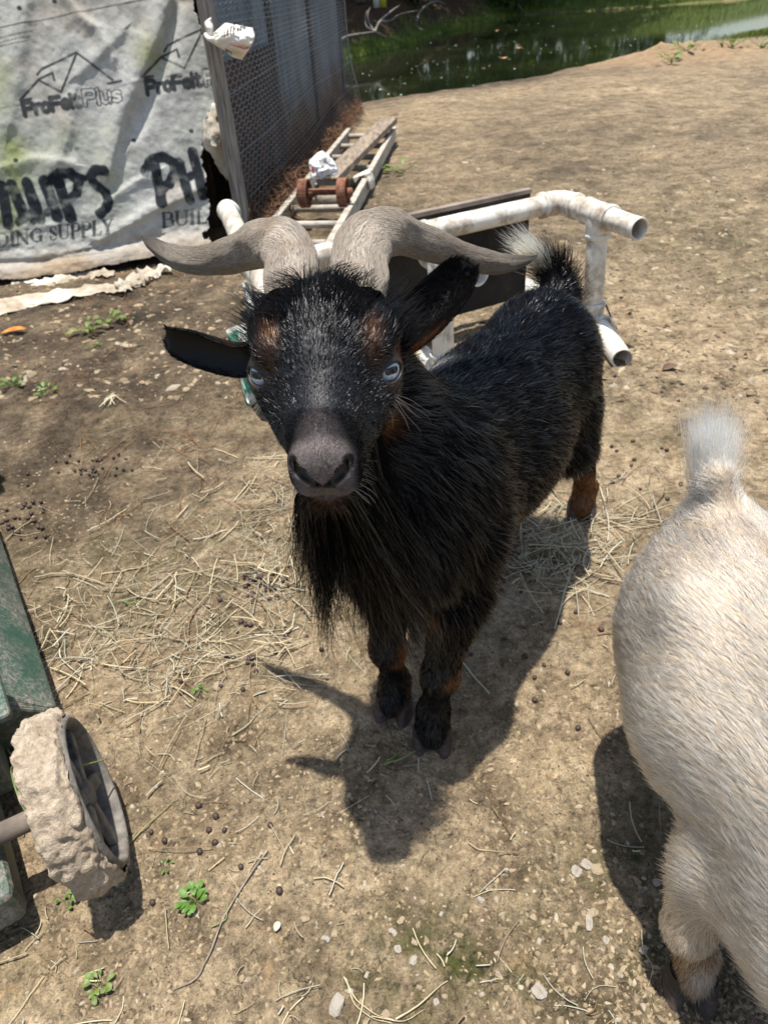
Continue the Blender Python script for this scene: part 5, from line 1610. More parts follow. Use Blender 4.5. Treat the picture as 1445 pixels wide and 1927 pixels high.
for s_ in (1, -1):
    C = np.array([aty(p[0][0], p[0][1] + 6, p[1]) for p in HCTL[s_]]); W2 = np.array([[p[2], p[3], 0] for p in HCTL[s_]])
    nk = 110
    C = resample(C, nk); W2 = resample(W2, nk) * .5
    W2[:, 0] = np.maximum(W2[:, 0], .0006); W2[:, 1] = np.maximum(W2[:, 1], .0006)
    T = nrm(np.gradient(C, axis=0)); view = nrm(C - CAMP)
    A = nrm(np.cross(T, -view)) * (1 if s_ > 0 else -1); B = np.cross(A, T)
    if (B @ nrm(CAMP - HE)).mean() < 0: B = -B
    ns_ = 40; V = []; uv = []; tip = []
    ln = np.concatenate([[0], np.cumsum(np.linalg.norm(np.diff(C, axis=0), axis=1))])
    for k in range(nk):
        for j in range(ns_):
            a = 2 * math.pi * j / ns_; ca, sa = math.cos(a), math.sin(a)
            ex_ = .58 + .32 * k / nk
            x_ = W2[k, 0] * math.copysign(abs(ca) ** ex_, ca); y_ = W2[k, 1] * math.copysign(abs(sa) ** ex_, sa)
            # keel along the inner/upper edge
            kf = max(0.0, ca) ** 6 * .16 * (1 if s_ < 0 else 1)
            p = C[k] + A[k] * (x_ * (1 + kf)) + B[k] * y_
            V.append(p); uv.append((ln[k] * 10, a * 1.0, s_ * 3.0)); tip.append(float(.46 * sstep(.34, .72, ln[k] / ln[-1]) + .46 * sstep(.82, .97, ln[k] / ln[-1])))
    V = np.array(V); uvn = np.array(uv)
    cyc = np.stack([uvn[:, 0], np.cos(uvn[:, 1]), np.sin(uvn[:, 1])], -1)
    rr = fbm(cyc * np.array([2.5, 4, 4]), 4, 111 + s_) * .0022 + .0010 * np.sin(uvn[:, 0] * 9 + 2.0 * fbm(cyc * 1.3, 2, 5)) * sstep(.9, .3, np.repeat(ln / ln[-1], ns_))
    cen = np.repeat(C, ns_, 0); V = V + nrm(V - cen) * rr[:, None]
    F = gridfaces(nk, ns_, True)
    h_ = mesh('horn', V, F, M_HORN, goat); attr(h_, 'huv', np.stack([uvn[:, 0], np.sin(uvn[:, 1]) * .35 + 1, np.cos(uvn[:, 1]) * .35 + s_ * 3], -1), 'FLOAT_VECTOR'); attr(h_, 'tip', tip)

# ---- ears: cupped leaves
M_EAR = mat_attr('ear_hide', 'col', .6, 400, .4, .3, .001, .3)
EARS = {1: ([aty(752, 652, .665), aty(790, 618, .672), aty(838, 560, .682), aty(872, 516, .69), aty(886, 497, .693)], [.046, .054, .052, .038, .016], np.array([-.45, -.75, .5])),
        -1: ([aty(482, 655, .660), aty(440, 655, .665), aty(390, 650, .67), aty(340, 636, .675), aty(315, 626, .677)], [.042, .047, .048, .038, .018], np.array([.05, -.95, -.28]))}
EARG = {}
for s_ in (1, -1):
    C = resample(EARS[s_][0], 34); W1 = np.maximum(resample(np.array([[w, 0, 0] for w in EARS[s_][1]]), 34)[:, 0], .004)
    N0 = nrm(EARS[s_][2]); T = nrm(np.gradient(C, axis=0)); Sd = nrm(np.cross(T, N0)); Nn = np.cross(Sd, T)
    if s_ > 0 and Sd.mean(0)[2] < 0: Sd = -Sd
    nv = 22; q = np.linspace(-1, 1, nv); tt_ = np.linspace(0, 1, 34)
    cup = (.85 - .45 * tt_)[:, None] * (q[None] ** 2) * W1[:, None] * .5
    P = C[:, None] + Sd[:, None] * (q[None] * W1[:, None] * .5 * (1 - .12 * (1 - tt_[:, None])))[..., None] + Nn[:, None] * cup[..., None]
    P = P + (Nn * (.0025 * np.sin(tt_ * 9))[:, None])[:, None]
    inner = P; outer = P - Nn[:, None] * (.0045 * (1 - .8 * q[None] ** 4))[..., None]
    V = np.concatenate([inner.reshape(-1, 3), outer.reshape(-1, 3)]); g1 = gridfaces(34, nv); o_ = 34 * nv
    rim = [0 * nv + j for j in range(nv)] + [i * nv + nv - 1 for i in range(1, 34)] + [33 * nv + j for j in range(nv - 2, -1, -1)] + [i * nv for i in range(32, 0, -1)]
    F = g1.tolist() + (g1[:, ::-1] + o_).tolist() + [[rim[i], rim[(i + 1) % len(rim)], o_ + rim[(i + 1) % len(rim)], o_ + rim[i]][::-1] for i in range(len(rim))]
    ear = mesh('ear', V, F, M_EAR, goat)
    tb = np.tile(np.repeat((1 - tt_), nv), 2); eg = np.tile(np.tile(np.abs(q) ** 3, 34), 2) * (np.tile(np.tile(q * 1.0, 34), 2) * s_ < 0)
    tn = np.clip(eg * sstep(.55, .95, tb) * .8, 0, 1)[:, None] * (1.0 if s_ > 0 else .25)
    ec = np.array([.005, .0045, .0045]) * (1 - tn) + np.array([.11, .038, .011]) * tn
    attr(ear, 'col', ec, 'FLOAT_COLOR'); EARG[s_] = (V, np.array(g1), o_, ec, T, Sd, Nn)

# ---- hooves: two claws each
M_HOOF = mat_simple('hoof_horn', (.022, .014, .010), (.095, .066, .052), 40, .7, bumps=.4, bdist=.002, aniso=(1, 1, 6))


def hoof(parent, c, fdir, mat, sc=1.0, name='hoof'):
    f = nrm(np.array([fdir[0], fdir[1], 0])); l = np.array([-f[1], f[0], 0]); V = []; F = []
    for sd in (-1, 1):
        secs_ = []
        for z, fb_, ff_, w in ((.0, -.020, .036, .0155), (.012, -.020, .033, .0155), (.026, -.018, .024, .0145), (.042, -.014, .014, .0115)):
            ring = []
            for k in range(14):
                a = 2 * math.pi * k / 14; ca, sa = math.cos(a), math.sin(a)
                x = (ff_ + fb_) / 2 + (ff_ - fb_) / 2 * ca; y = w * sa * (1 - .30 * max(ca, 0)) 
                ring.append(c + (f * x + l * (y + sd * (.0165 + .003 * max(ca, 0))) + ZUP * z) * sc)
            secs_.append(ring)
        v = np.array(secs_).reshape(-1, 3).tolist(); fq = gridfaces(4, 14, True).tolist() + [list(range(14))[::-1], list(range(42, 56))]
        b0 = len(V); V += v; F += [[b0 + i for i in q] for q in fq]
    return mesh(name, V, F, mat, parent)


for (hx_, hy_), fd in (((.048, .678), (-.15, -1)), ((-.008, .742), (-.3, -1)), ((.428, 1.222), (-.25, -1)), ((.242, 1.135), (-.45, -.9))):
    hoof(goat, np.array([hx_, hy_, float(ground_z(hx_, hy_)[0]) - .002]), fd, M_HOOF)

# ---- coat
def head_mask(P):
    L = (P - HE) @ HR.T
    return (np.linalg.norm(L * np.array([1, .9, .9]), axis=1) < .155) & (L[:, 1] > -.12)


def goat_flow(P, N):
    L = (P - HE) @ HR.T; R = P - GP; t = R @ AX; s = R @ LT; z = P[:, 2]
    fl = AX * 1.0 - ZUP * np.clip(.25 + 4.0 * np.clip(.50 - z, 0, 1) * (np.abs(s) > .02), 0, 1.4)[:, None]
    nk = sstep(.16, .02, t) * sstep(.40, .52, z)
    fl = fl * (1 - nk[:, None]) + (-ZUP * 1.0 + AX * .5) * nk[:, None]
    ch = sstep(.08, -.02, t) * sstep(.50, .42, z); fl = fl * (1 - ch[:, None]) + (-ZUP * 1.0 + LT * (s * 3)[:, None]) * ch[:, None]
    lg = sstep(.27, .22, z) * (((t < .14)) | (t > .44)); fl = fl * (1 - lg[:, None]) - ZUP * lg[:, None]
    h = head_mask(P)
    fh = -HF * np.ones((len(P), 1)) + HX * (L[:, 0] * 7)[:, None] - HU * np.clip(-L[:, 2] * 10, 0, 1.2)[:, None]
    fl = np.where(h[:, None], fh, fl)
    return nrm(fl)


def goat_len(P):
    L = (P - HE) @ HR.T; R = P - GP; t = R @ AX; s = R @ LT; z = P[:, 2]
    l = np.full(len(P), .023)
    l = l + .014 * sstep(.18, .02, t) * sstep(.27, .36, z)
    l = np.where(z < .235, np.where((t < .14) | (t > .45), .0075, .018), l)
    l = np.where(z < .07, .008, l)
    h = head_mask(P)
    lf = .0048 + .008 * sstep(.05, -.05, L[:, 1]) + .006 * sstep(-.05, -.10, L[:, 1]) + .008 * sstep(-.03, -.07, L[:, 2])
    ed = np.minimum(np.linalg.norm(P - EC[1], axis=1), np.linalg.norm(P - EC[-1], axis=1))
    lf = lf * (.25 + .75 * sstep(.018, .034, ed))
    lf = lf * (1 - .62 * sstep(.005, .075, L[:, 1]) * (L[:, 2] > -.075))
    return np.where(h, lf, l)


TRI = GOATF


def coat(n, weight, seed, rad, lift=.42, K=5, curl=.30, mat=None, lk=1.0):
    P, N = tri_sample(GOATV, TRI, n, weight)
    L = (P - HE) @ HR.T
    bare = (L[:, 1] > .084) & (L[:, 2] > -.070) & (np.abs(L[:, 0]) < .031) & (np.linalg.norm(L, axis=1) < .2)
    ed = np.minimum(np.linalg.norm(P - (EC[1] + ED[1] * .009), axis=1), np.linalg.norm(P - (EC[-1] + ED[-1] * .009), axis=1))
    ok = ~bare & (ed > .0135) & (P[:, 2] > .03)
    P, N = P[ok], N[ok]
    ln = lk * goat_len(P) * RNG.uniform(.6, 1.25, len(P)); c = goat_color(P + N * .001)
    fl = goat_flow(P, N)
    h = head_mask(P)
    S_ = groom(P, N, fl, ln, np.where(h, lift * .75, lift) * RNG.uniform(.7, 1.3, len(P)), K, curl, 60, .12, seed)
    if mat is not None:
        kp = (c[:, 0] < .05) | (RNG.random(len(P)) < .25); S_, c, h, P = S_[kp], c[kp], h[kp], P[kp]
    c = c * RNG.uniform(.4, 1.3, (len(P), 1))
    # some brown and grey guard hairs
    gq = RNG.random(len(P)); c = np.where((gq < .025)[:, None], c * .5 + np.array([.03, .018, .011]), c)
    c = np.where((gq > .988)[:, None], c * .4 + np.array([.10, .10, .11]), c)
    hair_object('coat_fur', S_, rad * np.where(h, .85, 1.0), .00004, c, mat or M_FURB, goat)


coat(120000, lambda c: np.where(head_mask(c), .02, 1.0) * np.where(((c - GP) @ LT) < -.09, .5, 1.0) * np.where(c[:, 2] < .2, .8, 1.0), 301, .00030)
coat(62000, lambda c: np.where(head_mask(c), 1.0, 0.0), 302, .00021)
coat(32000, lambda c: np.where(head_mask(c), .02, 1.0) * np.where(c[:, 2] < .2, .3, 1.0), 305, .00058, .38, 6, .26, M_GUARD, 1.2)
coat(12000, lambda c: np.where(head_mask(c), 1.0, 0.0), 306, .00029, .34, 6, .24, M_GUARD, 1.8)
P, N = tri_sample(GOATV, TRI, 90000, lambda c: np.where(np.linalg.norm(c - hd(0, .085, -.04), axis=1) < .055, 1.0, 0.0))
Lh = (P - HE) @ HR.T; ok = (RNG.random(len(P)) < sstep(.058, .090, Lh[:, 1])) & (Lh[:, 2] > -.070) & (np.abs(Lh[:, 0]) < .034) & (S.pts(P + N * .004) > .002)
nd = np.minimum(np.linalg.norm(np.abs(Lh[:, 0:1]) * [1, 0, 0] + Lh * [0, 1, 1] - [.0165, .106, -.028], axis=1), np.linalg.norm(np.abs(Lh[:, 0:1]) * [1, 0, 0] + Lh * [0, 1, 1] - [.010, .108, -.036], axis=1)); ok &= nd > .0078; P, N, Lh = P[ok], N[ok], Lh[ok]
P, N, Lh = P[:22000], N[:22000], Lh[:22000]
c = goat_color(P) * RNG.uniform(.5, 1.6, (len(P), 1)); fl = -HF + HX * (Lh[:, 0] * 20)[:, None]
hair_object('muzzle_fuzz', groom(P, N, fl, RNG.uniform(.0012, .0032, len(P)), .55, 3, .2, 90, 0, 310), .00013, .00004, c, M_FURB, goat)


def tuft(name, roots, dirs, L, rad, col, mat, parent, K=9, curl=.25, grav=.5, cf=40, seed=7, fine=.05, tip=.00004, bend=None):
    n = len(roots); s = np.linspace(0, 1, K)[None, :, None]; L = np.asarray(L)[:, None, None]
    d = nrm(dirs + RNG.normal(0, fine, (n, 3)))
    w = np.stack([vnoise(roots * cf, seed + i) for i in range(3)], -1) + .5 * np.stack([vnoise(roots * cf * 3, seed + 7 + i) for i in range(3)], -1)
    P = roots[:, None] + L * d[:, None] * s + L * curl * w[:, None] * s ** 1.4
    P = P + L * .05 * np.stack([np.sin(s[..., 0] * 7 + RNG.uniform(0, 6, (n, 1))), np.sin(s[..., 0] * 6 + RNG.uniform(0, 6, (n, 1))), 0 * s[..., 0] + np.zeros((n, 1))], -1) * s
    P[..., 2] -= (grav * L[..., 0] * s[..., 0] ** 1.8)
    if bend is not None: P = P + L * np.asarray(bend) * s ** 2.2
    return hair_object(name, P, rad, tip, col, mat, parent)


# beard: rooted under the chin and along the jaw, hanging
def surf_pts(n, cond, seed=0):
    P, N = tri_sample(GOATV, TRI, n * 12, lambda c: np.where(head_mask(c) | (np.linalg.norm(c - HE, axis=1) < .24), 1.0, 0.0))
    L = (P - HE) @ HR.T; k = np.nonzero(cond(L, N))[0][:n]
    return P[k], N[k], L[k]


P, N, L = surf_pts(10000, lambda L, N: (L[:, 1] > -.035) & (L[:, 1] < .088) & (L[:, 2] < -.078) & (np.abs(L[:, 0]) < .032))
ln = .12 + .070 * sstep(-.01, .05, L[:, 1]) + .02 * L[:, 0] / .03; ln = ln * RNG.uniform(.4, 1.06, len(P))
c = np.array([.0022, .0022, .0026]) * RNG.uniform(.5, 1.5, (len(P), 1)); q = RNG.random(len(P)); c = np.where((q < .02)[:, None], np.array([.03, .017, .010]), c)
dirs = -ZUP * 1.0 + HX * (L[:, 0] * 6.0 + .16)[:, None] + N * .10
k = RNG.random(len(P)) < .74
tuft('beard', P[k], dirs[k], ln[k], .00030, c[k], M_FURB, goat, 11, .17, .1, 55, 11, .035)
tuft('beard', P[~k], dirs[~k], ln[~k], .00030, c[~k], M_GUARD, goat, 11, .17, .1, 55, 11, .035)
# jaw hair, longer and greyer on the goat's left
P, N, L = surf_pts(2600, lambda L, N: (L[:, 1] < .035) & (L[:, 1] > -.05) & (L[:, 2] < -.066) & (L[:, 0] > .002) & (np.abs(L[:, 0]) < .046))
ln = RNG.uniform(.06, .165, len(P)); c = np.array([.0045, .0045, .0048]) * RNG.uniform(.6, 1.6, (len(P), 1)); q = RNG.random(len(P)); c = np.where((q < .10)[:, None], np.array([.085, .07, .055]), c)
dirs = -ZUP * 1.0 + N * .14 + HX * .08
tuft('jaw_hair', P, dirs, ln, .00026, c, M_FURB, goat, 10, .18, .2, 50, 15, .04)
# forelock: two loose curls between the horn bases, and tufts before the ears
def lock(cx, cf_, n, r, d0, ln, bend, seed):
    P, N, L = surf_pts(n, lambda L, N: ((L[:, 0] - cx) ** 2 + ((L[:, 1] - cf_) * .8) ** 2 < r * r) & (L[:, 2] > -.03))
    c = np.array([.008, .008, .009]) * RNG.uniform(.5, 2.0, (len(P), 1))
    dd = HX * d0[0] + HF * d0[1] + HU * d0[2]
    bd_ = HX * bend[0] + HF * bend[1] + HU * bend[2]
    tuft('forelock', P, dd + N * .25, ln * RNG.uniform(.5, 1.1, len(P)), .00024, c, M_FURB, goat, 9, .28, .0, 60, seed, .08, bend=bd_)


lock(-.034, -.036, 2600, .022, (-.25, -.45, .8), .022, (-.35, .25, -.25), 31)
lock(.022, -.036, 2600, .024, (.10, -.50, .8), .024, (.30, .20, -.30), 33)
lock(-.004, -.036, 1600, .020, (.0, -.6, .6), .018, (.1, -.2, .0), 35)
lock(.062, -.050, 1300, .018, (.7, -.5, .6), .030, (.2, -.1, .0), 37)
lock(-.062, -.050, 1300, .018, (-.7, -.5, .5), .030, (-.2, -.1, .0), 39)
# long neck and chest hair
P, N = tri_sample(GOATV, TRI, 15000, lambda c: np.where(((c - GP) @ AX < .20) & (c[:, 2] > .31) & (~head_mask(c)), 1.0, 0.0))
ln = (.020 + .028 * sstep(.34, .44, P[:, 2])) * RNG.uniform(.5, 1.15, len(P)); c = goat_color(P) * RNG.uniform(.4, 1.3, (len(P), 1)); q = RNG.random(len(P)); c = np.where((q < .02)[:, None], c * .5 + np.array([.05, .05, .052]), c)
S_ = groom(P, N, goat_flow(P, N), ln, .20 * RNG.uniform(.6, 1.4, len(P)), 7, .30, 45, .15, 303)
k = RNG.random(len(P)) < .74
hair_object('ruff_fur', S_[k], .00040, .00004, c[k], M_FURB, goat); hair_object('ruff_fur', S_[~k], .00044, .00004, c[~k], M_GUARD, goat)
# ear rims and inner fuzz
for s_ in (1, -1):
    V, g1, o_, ec, T, Sd, Nn = EARG[s_]
    P, N = tri_sample(V, np.concatenate([g1, g1[:, ::-1] + o_]), 11000)
    i = np.argmin(np.linalg.norm(P[:, None, :] - resample(EARS[s_][0], 34)[None], axis=2), 1)
    c = ec[np.argmin(((P[:, None, ::1] - V[None, ::9]) ** 2).sum(-1), 1) * 9] * RNG.uniform(.6, 1.6, (len(P), 1))
    S_ = groom(P, N, T[i], RNG.uniform(.003, .008, len(P)), .5, 4, .2, 80, 0, 401)
    hair_object('ear_fur', S_, .00018, .00004, c, M_FURB, goat)
# tail: black base, straw-white plume
tp = resample([gb(.555, -.005, .49), TB, TM, TTIP], 20); tT = nrm(np.gradient(tp, axis=0))
n = 2600; i = RNG.integers(0, 16, n); base_ = tp[i] + RNG.normal(0, .011, (n, 3)); od = nrm(base_ - tp[i])
c = np.array([.006, .006, .0065]) * RNG.uniform(.6, 1.6, (n, 1))
tuft('tail_fur', base_, tT[i] * .9 + od * .8 + AX * .35, .044 * RNG.uniform(.5, 1.2, n), .00034, c, M_FURB, goat, 7, .14, .05, 50, 51, .08)
n = 620; i = RNG.integers(13, 20, n); base_ = tp[i] + RNG.normal(0, .0065, (n, 3)); od = nrm(base_ - tp[i])
c = np.array([.66, .53, .31]) * RNG.uniform(.55, 1.25, (n, 1))
tuft('tail_plume', base_, tT[-1] + od * .22 - LT * .10, .062 * RNG.uniform(.5, 1.15, n), .00036, c, M_FURW, goat, 7, .10, .0, 50, 52, .07)
# whiskers below the eyes and round the lips
wr = []; wd_ = []; wl_ = []
for s_ in (1, -1):
    for k in range(9):
        wr.append(EC[s_] + HF * (.012 + .003 * (k % 3)) - HU * (.014 + .002 * (k % 4)) + HX * s_ * (.004 * (k % 3))); wd_.append(HX * s_ * (.5 + .1 * k) - HU * .9 + HF * (.6 - .15 * k)); wl_.append(.03 + .004 * (k % 5))
    for k in range(12):
        wr.append(hd(.024 * s_, .098 - .004 * k, -.060 - .002 * (k % 3))); wd_.append(HX * s_ * 1.0 - HU * .4 + HF * (.6 - .1 * k)); wl_.append(.018 + .002 * (k % 4))
tuft('whiskers', np.array(wr), np.array(wd_), np.array(wl_), .00022, np.array([.5, .46, .40]) * np.ones((len(wr), 1)), M_FURW, goat, 8, .1, .25, 40, 61, .12)

# ================================================================ THE WHITE GOAT
WT = atz(1338, 972, .44)                                      # root of the tail
wg = empty('goat', np.array([.42, .45, 0]), 'white and tan goat at the right edge with its tail raised', 'goat')
WY = np.array([.05, -1, 0]); WY = nrm(WY); WXR = np.array([-1, -.05, 0])     # forwards; to its right (towards the camera's left)


def wq(a, r, z): return np.array([WT[0] + .012, WT[1], 0]) + WY * a + WXR * r + ZUP * z


S2_ = SDF()
RW = np.stack([WY, WXR, ZUP])
S2_.ell(wq(.055, 0, .345), (.10, .105, .105), RW, .04)            # rump
S2_.ell(wq(.17, .006, .30), (.15, .142, .140), RW, .05)           # belly and barrel
S2_.ell(wq(.32, .0, .31), (.14, .118, .130), RW, .05)
S2_.cap(wq(.0, 0, .415), wq(.42, 0, .435), .038, .05, .06)       # spine
S2_.ell(wq(.40, .02, .32), (.10, .098, .125), RW, .05)           # shoulder
for s_ in (1, -1):
    S2_.ell(wq(.06, .060 * s_, .29), (.085, .055, .11), RW, .045)   # thighs
    S2_.cap(wq(.07, .04 * s_, .24), wq(.0, -.045 + .035 * s_, .15), .045, .026, .03)
    S2_.cap(wq(.0, -.045 + .035 * s_, .15), wq(.02, -.045 + .035 * s_, .04), .022, .021, .015); S2_.cap(wq(.02, -.045 + .035 * s_, .05), wq(.025, -.045 + .035 * s_, .028), .024, .026, .012)
    S2_.ell(wq(.105, .076 * s_, .404), (.034, .024, .026), RW, .045)   # hook bones
    S2_.ell(wq(.0, .045 * s_, .385), (.022, .020, .024), RW, .03)      # pin bones
WFH = np.array([.312, .318, .0])
el = atz(1330, 1640, .21); kn = atz(1296, 1745, .125); ft = WFH + np.array([.004, .012, .062])
S2_.cap(wq(.40, .065, .27), el + np.array([.02, .0, .01]), .055, .040, .04); S2_.cap(el, kn, .036, .025, .03); S2_.ell(kn, (.027, .027, .030), k=.012)
S2_.cap(kn, ft, .020, .018, .012); S2_.cap(ft, WFH + ZUP * .03, .022, .023, .012)
S2_.cap(wq(.42, -.07, .27), wq(.42, -.07, .15), .055, .028, .04); S2_.cap(wq(.42, -.07, .15), wq(.43, -.07, .03), .024, .027, .02)
# neck and head turned out of the frame
hN = wq(.52, -.10, .43); hH = wq(.60, -.27, .47); hM = wq(.68, -.36, .41)
S2_.cap(wq(.43, 0, .38), hN, .085, .065, .05); S2_.cap(hN, hH, .062, .055, .04); S2_.ell(hH, (.06, .06, .055), k=.03); S2_.cap(hH, hM, .046, .030, .03)
S2_.cap(wq(-.0, 0, .415), WT + ZUP * .05 + WY * -.012, .034, .020, .025)
V, F = S2_.surface((.1, -.1, .0), (.95, .98, .62), .006)
WV, WF = V, F


def white_color(P):
    a = (P - np.array([WT[0] + .012, WT[1], 0])) @ WY; r = (P - np.array([WT[0] + .012, WT[1], 0])) @ WXR; z = P[:, 2]
    n1 = fbm(P * 9, 4, 131); n2_ = fbm(P * 60, 3, 132)
    c = np.array([.70, .655, .585]) * np.ones((len(P), 1))
    tn = np.clip(.18 + .9 * n1 + .5 * n2_, 0, 1) * .5 + .65 * sstep(.28, .16, z)
    tn = np.clip(tn, 0, 1)[:, None]; c = c * (1 - tn) + np.array([.57, .46, .345]) * tn
    gy_ = (np.clip(.15 + .8 * fbm(P * 14, 3, 133), 0, 1) * .5)[:, None]; c = c * (1 - gy_) + np.array([.44, .425, .40]) * gy_
    br = (np.exp(-(np.abs(r - .004) / .010) ** 2) * .55 * (z > .36) + .8 * np.exp(-(np.linalg.norm(P - wq(.05, .03, .435), axis=1) / .026) ** 2))[:, None]
    c = c * (1 - br) + np.array([.24, .17, .12]) * br
    leg = (np.linalg.norm((P - WFH)[:, :2], axis=1) < .06) & (z < .13)
    lb = (leg * (sstep(.115, .075, z)))[:, None]; c = c * (1 - lb) + np.array([.26, .15, .07]) * lb
    ring = (leg * np.exp(-((z - .098) / .012) ** 2))[:, None]; c = c * (1 - ring * .9) + np.array([.05, .03, .02]) * ring * .9
    wt = (leg * np.exp(-(np.linalg.norm(P - (WFH + np.array([.005, -.03, .055])), axis=1) / .022) ** 2))[:, None]; c = c * (1 - wt) + np.array([.7, .68, .64]) * wt
    return c


wbody = mesh('body', WV, WF, mat_attr('white_hide', 'col', .8, 200, .3, .3, .002, .2), wg)
attr(wbody, 'col', white_color(WV) * np.array([.74, .66, .56]), 'FLOAT_COLOR')
hoof(wg, np.array([WFH[0], WFH[1], float(ground_z(WFH[0], WFH[1])[0]) - .002]), (-.25, -1), M_HOOF, .95)
for p_ in (wq(.43, -.07, 0), wq(.025, -.01, 0), wq(.025, -.08, 0)): hoof(wg, p_ - ZUP * .002, WY, M_HOOF, .9)
for s_ in (1, -1):                                             # ears, off the frame
    e0 = hH + np.cross(nrm(hM - hH), ZUP) * .05 * s_; e1 = e0 + np.cross(nrm(hM - hH), ZUP) * .10 * s_ - ZUP * .03
    V, F = tubes(resample([e0, (e0 + e1) / 2 + ZUP * .008, e1], 10)[None], (.024 * np.sin(np.linspace(.5, 3.05, 10)))[None], 10, flat=.3); mesh('ear', V, F, M_EAR, wg)
    bm = bmesh.new(); bmesh.ops.create_uvsphere(bm, u_segments=12, v_segments=8, radius=.012); P = np.array([v_.co[:] for v_ in bm.verts]) + hH + nrm(hM - hH) * .035 + np.cross(nrm(hM - hH), ZUP) * .045 * s_ + ZUP * .015
    mesh('eye', P, [[v_.index for v_ in f.verts] for f in bm.faces], M_PUPIL, wg); bm.free()


def white_flow(P, N):
    R = P - np.array([WT[0] + .012, WT[1], 0]); r = R @ WXR; z = P[:, 2]; a = R @ WY
    fl = -WY * 1.0 - ZUP * np.clip((.42 - z) * 3.0, 0, 1.1)[:, None] + WXR * np.clip(r * 2.2, -.5, .5)[:, None]
    lg = sstep(.20, .15, z)
    fl = fl * (1 - lg[:, None]) - ZUP * lg[:, None]
    return nrm(fl)


def wcoat(n, weight, seed, L0, rad, lift, curl=.28):
    P, N = tri_sample(WV, WF, n, weight)
    z = P[:, 2]; ln = np.where(z < .15, .010, L0) * RNG.uniform(.6, 1.25, len(P))
    ln = np.where((z < .10) & (np.linalg.norm((P - WFH)[:, :2], axis=1) < .06), .013 * RNG.uniform(.6, 1.2, len(P)), ln)
    a = (P - np.array([WT[0], WT[1], 0])) @ WY; und = (N[:, 2] < -.3) & (a > .25) & (z < .3) & (z > .16)
    ln = np.where(und, .030 * RNG.uniform(.6, 1.2, len(P)), ln)
    c = white_color(P); q = RNG.random((len(P), 1))
    c = c * RNG.uniform(.62, 1.22, (len(P), 1)); c = np.where(q < .20, c * np.array([.80, .56, .38]), c); c = np.where(q > .85, c * .30, c); c = np.where((q > .30) & (q < .45), np.array([.78, .76, .73]) * np.ones_like(c), c)
    S_ = groom(P, N, white_flow(P, N), ln, lift * RNG.uniform(.6, 1.4, len(P)), 5, curl, 42, .08, seed)
    hair_object('coat_fur', S_, rad, .00005, np.clip(c, 0, .85), M_FURW, wg)


WWT = lambda c: np.where(c[:, 1] > .12, 1.0, .25) * np.where(c[:, 0] > .62, .3, 1.0)
wcoat(80000, WWT, 501, .016, .00030, .22)
wcoat(34000, WWT, 502, .022, .00055, .22)
# tail
tp = resample([wq(.015, 0, .425), WT + ZUP * .015 - WY * .006, WT + ZUP * .034 - WY * .016, WT + ZUP * .050 - WY * .026], 16)
n = 3600; k = RNG.uniform(0, 15, n); i = k.astype(int); base_ = tp[i] + RNG.normal(0, .0085, (n, 3)); T = nrm(np.gradient(tp, axis=0))[i]
c = np.array([.66, .64, .60]) * RNG.uniform(.6, 1.25, (n, 1)); q = RNG.random((n, 1)); c = np.where(q < .25, np.array([.52, .44, .28]) * RNG.uniform(.7, 1.2, (n, 1)), c); c = np.where(q > .9, c * .4, c)
od = nrm(base_ - tp[i])
tuft('tail_fur', base_, T + od * .17 + WY * .1, np.where(k > 7, .082, .026) * RNG.uniform(.5, 1.1, n), .00030, np.clip(c, 0, .85), M_FURW, wg, 7, .07, .0, 55, 71, .06)


# ================================================================ WHAT LIES ON THE GROUND
def gpt(px, py):
    """photo pixels (arrays) -> points on the ground"""
    px = np.atleast_1d(np.asarray(px, float)); py = np.atleast_1d(np.asarray(py, float))
    D = FWD + ((px - PW / 2) / FPX)[:, None] * cam_r + ((py - PH / 2) / FPX)[:, None] * cam_d
    P = CAMP + D * ((0 - CAM_H) / D[:, 2])[:, None]
    P[:, 2] = ground_z(P[:, 0], P[:, 1]); return P


g = np.random.default_rng(77)


def scatter_px(specs):
    out = []
    for cx, cy, sx, sy, n in specs:
        out.append(np.stack([g.normal(cx, sx, n), g.normal(cy, sy, n)], -1))
    p = np.concatenate(out); return gpt(p[:, 0], p[:, 1])


def strands(P, lo, hi, curve, lift, K=6):
    n = len(P); curve = curve * .6; a = g.uniform(0, 6.28, n); L = lo + (hi - lo) * g.random(n) ** 1.8
    t = np.linspace(-.5, .5, K)
    d = np.stack([np.cos(a), np.sin(a)], -1); s_ = np.stack([-d[:, 1], d[:, 0]], -1)
    cv = g.normal(0, curve, n)
    xy = P[:, None, :2] + d[:, None] * (t[None] * L[:, None])[..., None] + s_[:, None] * (cv[:, None] * L[:, None] * (t[None] ** 2 * 4 - .5))[..., None]
    kink = (g.random(n) < .3)[:, None] * (np.abs(t)[None] * np.sign(t)[None]) * L[:, None] * g.normal(0, .3, n)[:, None] * (t > 0)[None]
    xy = xy + s_[:, None] * kink[..., None]
    z = ground_z(xy[..., 0].ravel(), xy[..., 1].ravel()).reshape(n, K)
    z = np.maximum(z, (z.max(1, keepdims=True) + z.min(1, keepdims=True)) * .5) + .0015 + lift * g.random(n)[:, None] * (1 + .6 * g.normal(0, 1, (n, 1)) * t[None])
    return np.concatenate([xy, np.maximum(z, ground_z(xy[..., 0].ravel(), xy[..., 1].ravel()).reshape(n, K) + .001)[..., None]], -1)


def strand_obj(name, S_, r, cols, label, cat, rough=.55, flat=.22):
    n, K, _ = S_.shape
    V, F = tubes(S_, r, 4, flat); o = mesh(name, V, F, mat_attr(name, 'col', rough, 200, .25, .2, .001, .4))
    attr(o, 'col', np.repeat(cols, K * 4, 0), 'FLOAT_COLOR'); return tag(o, label, cat, kind='stuff')


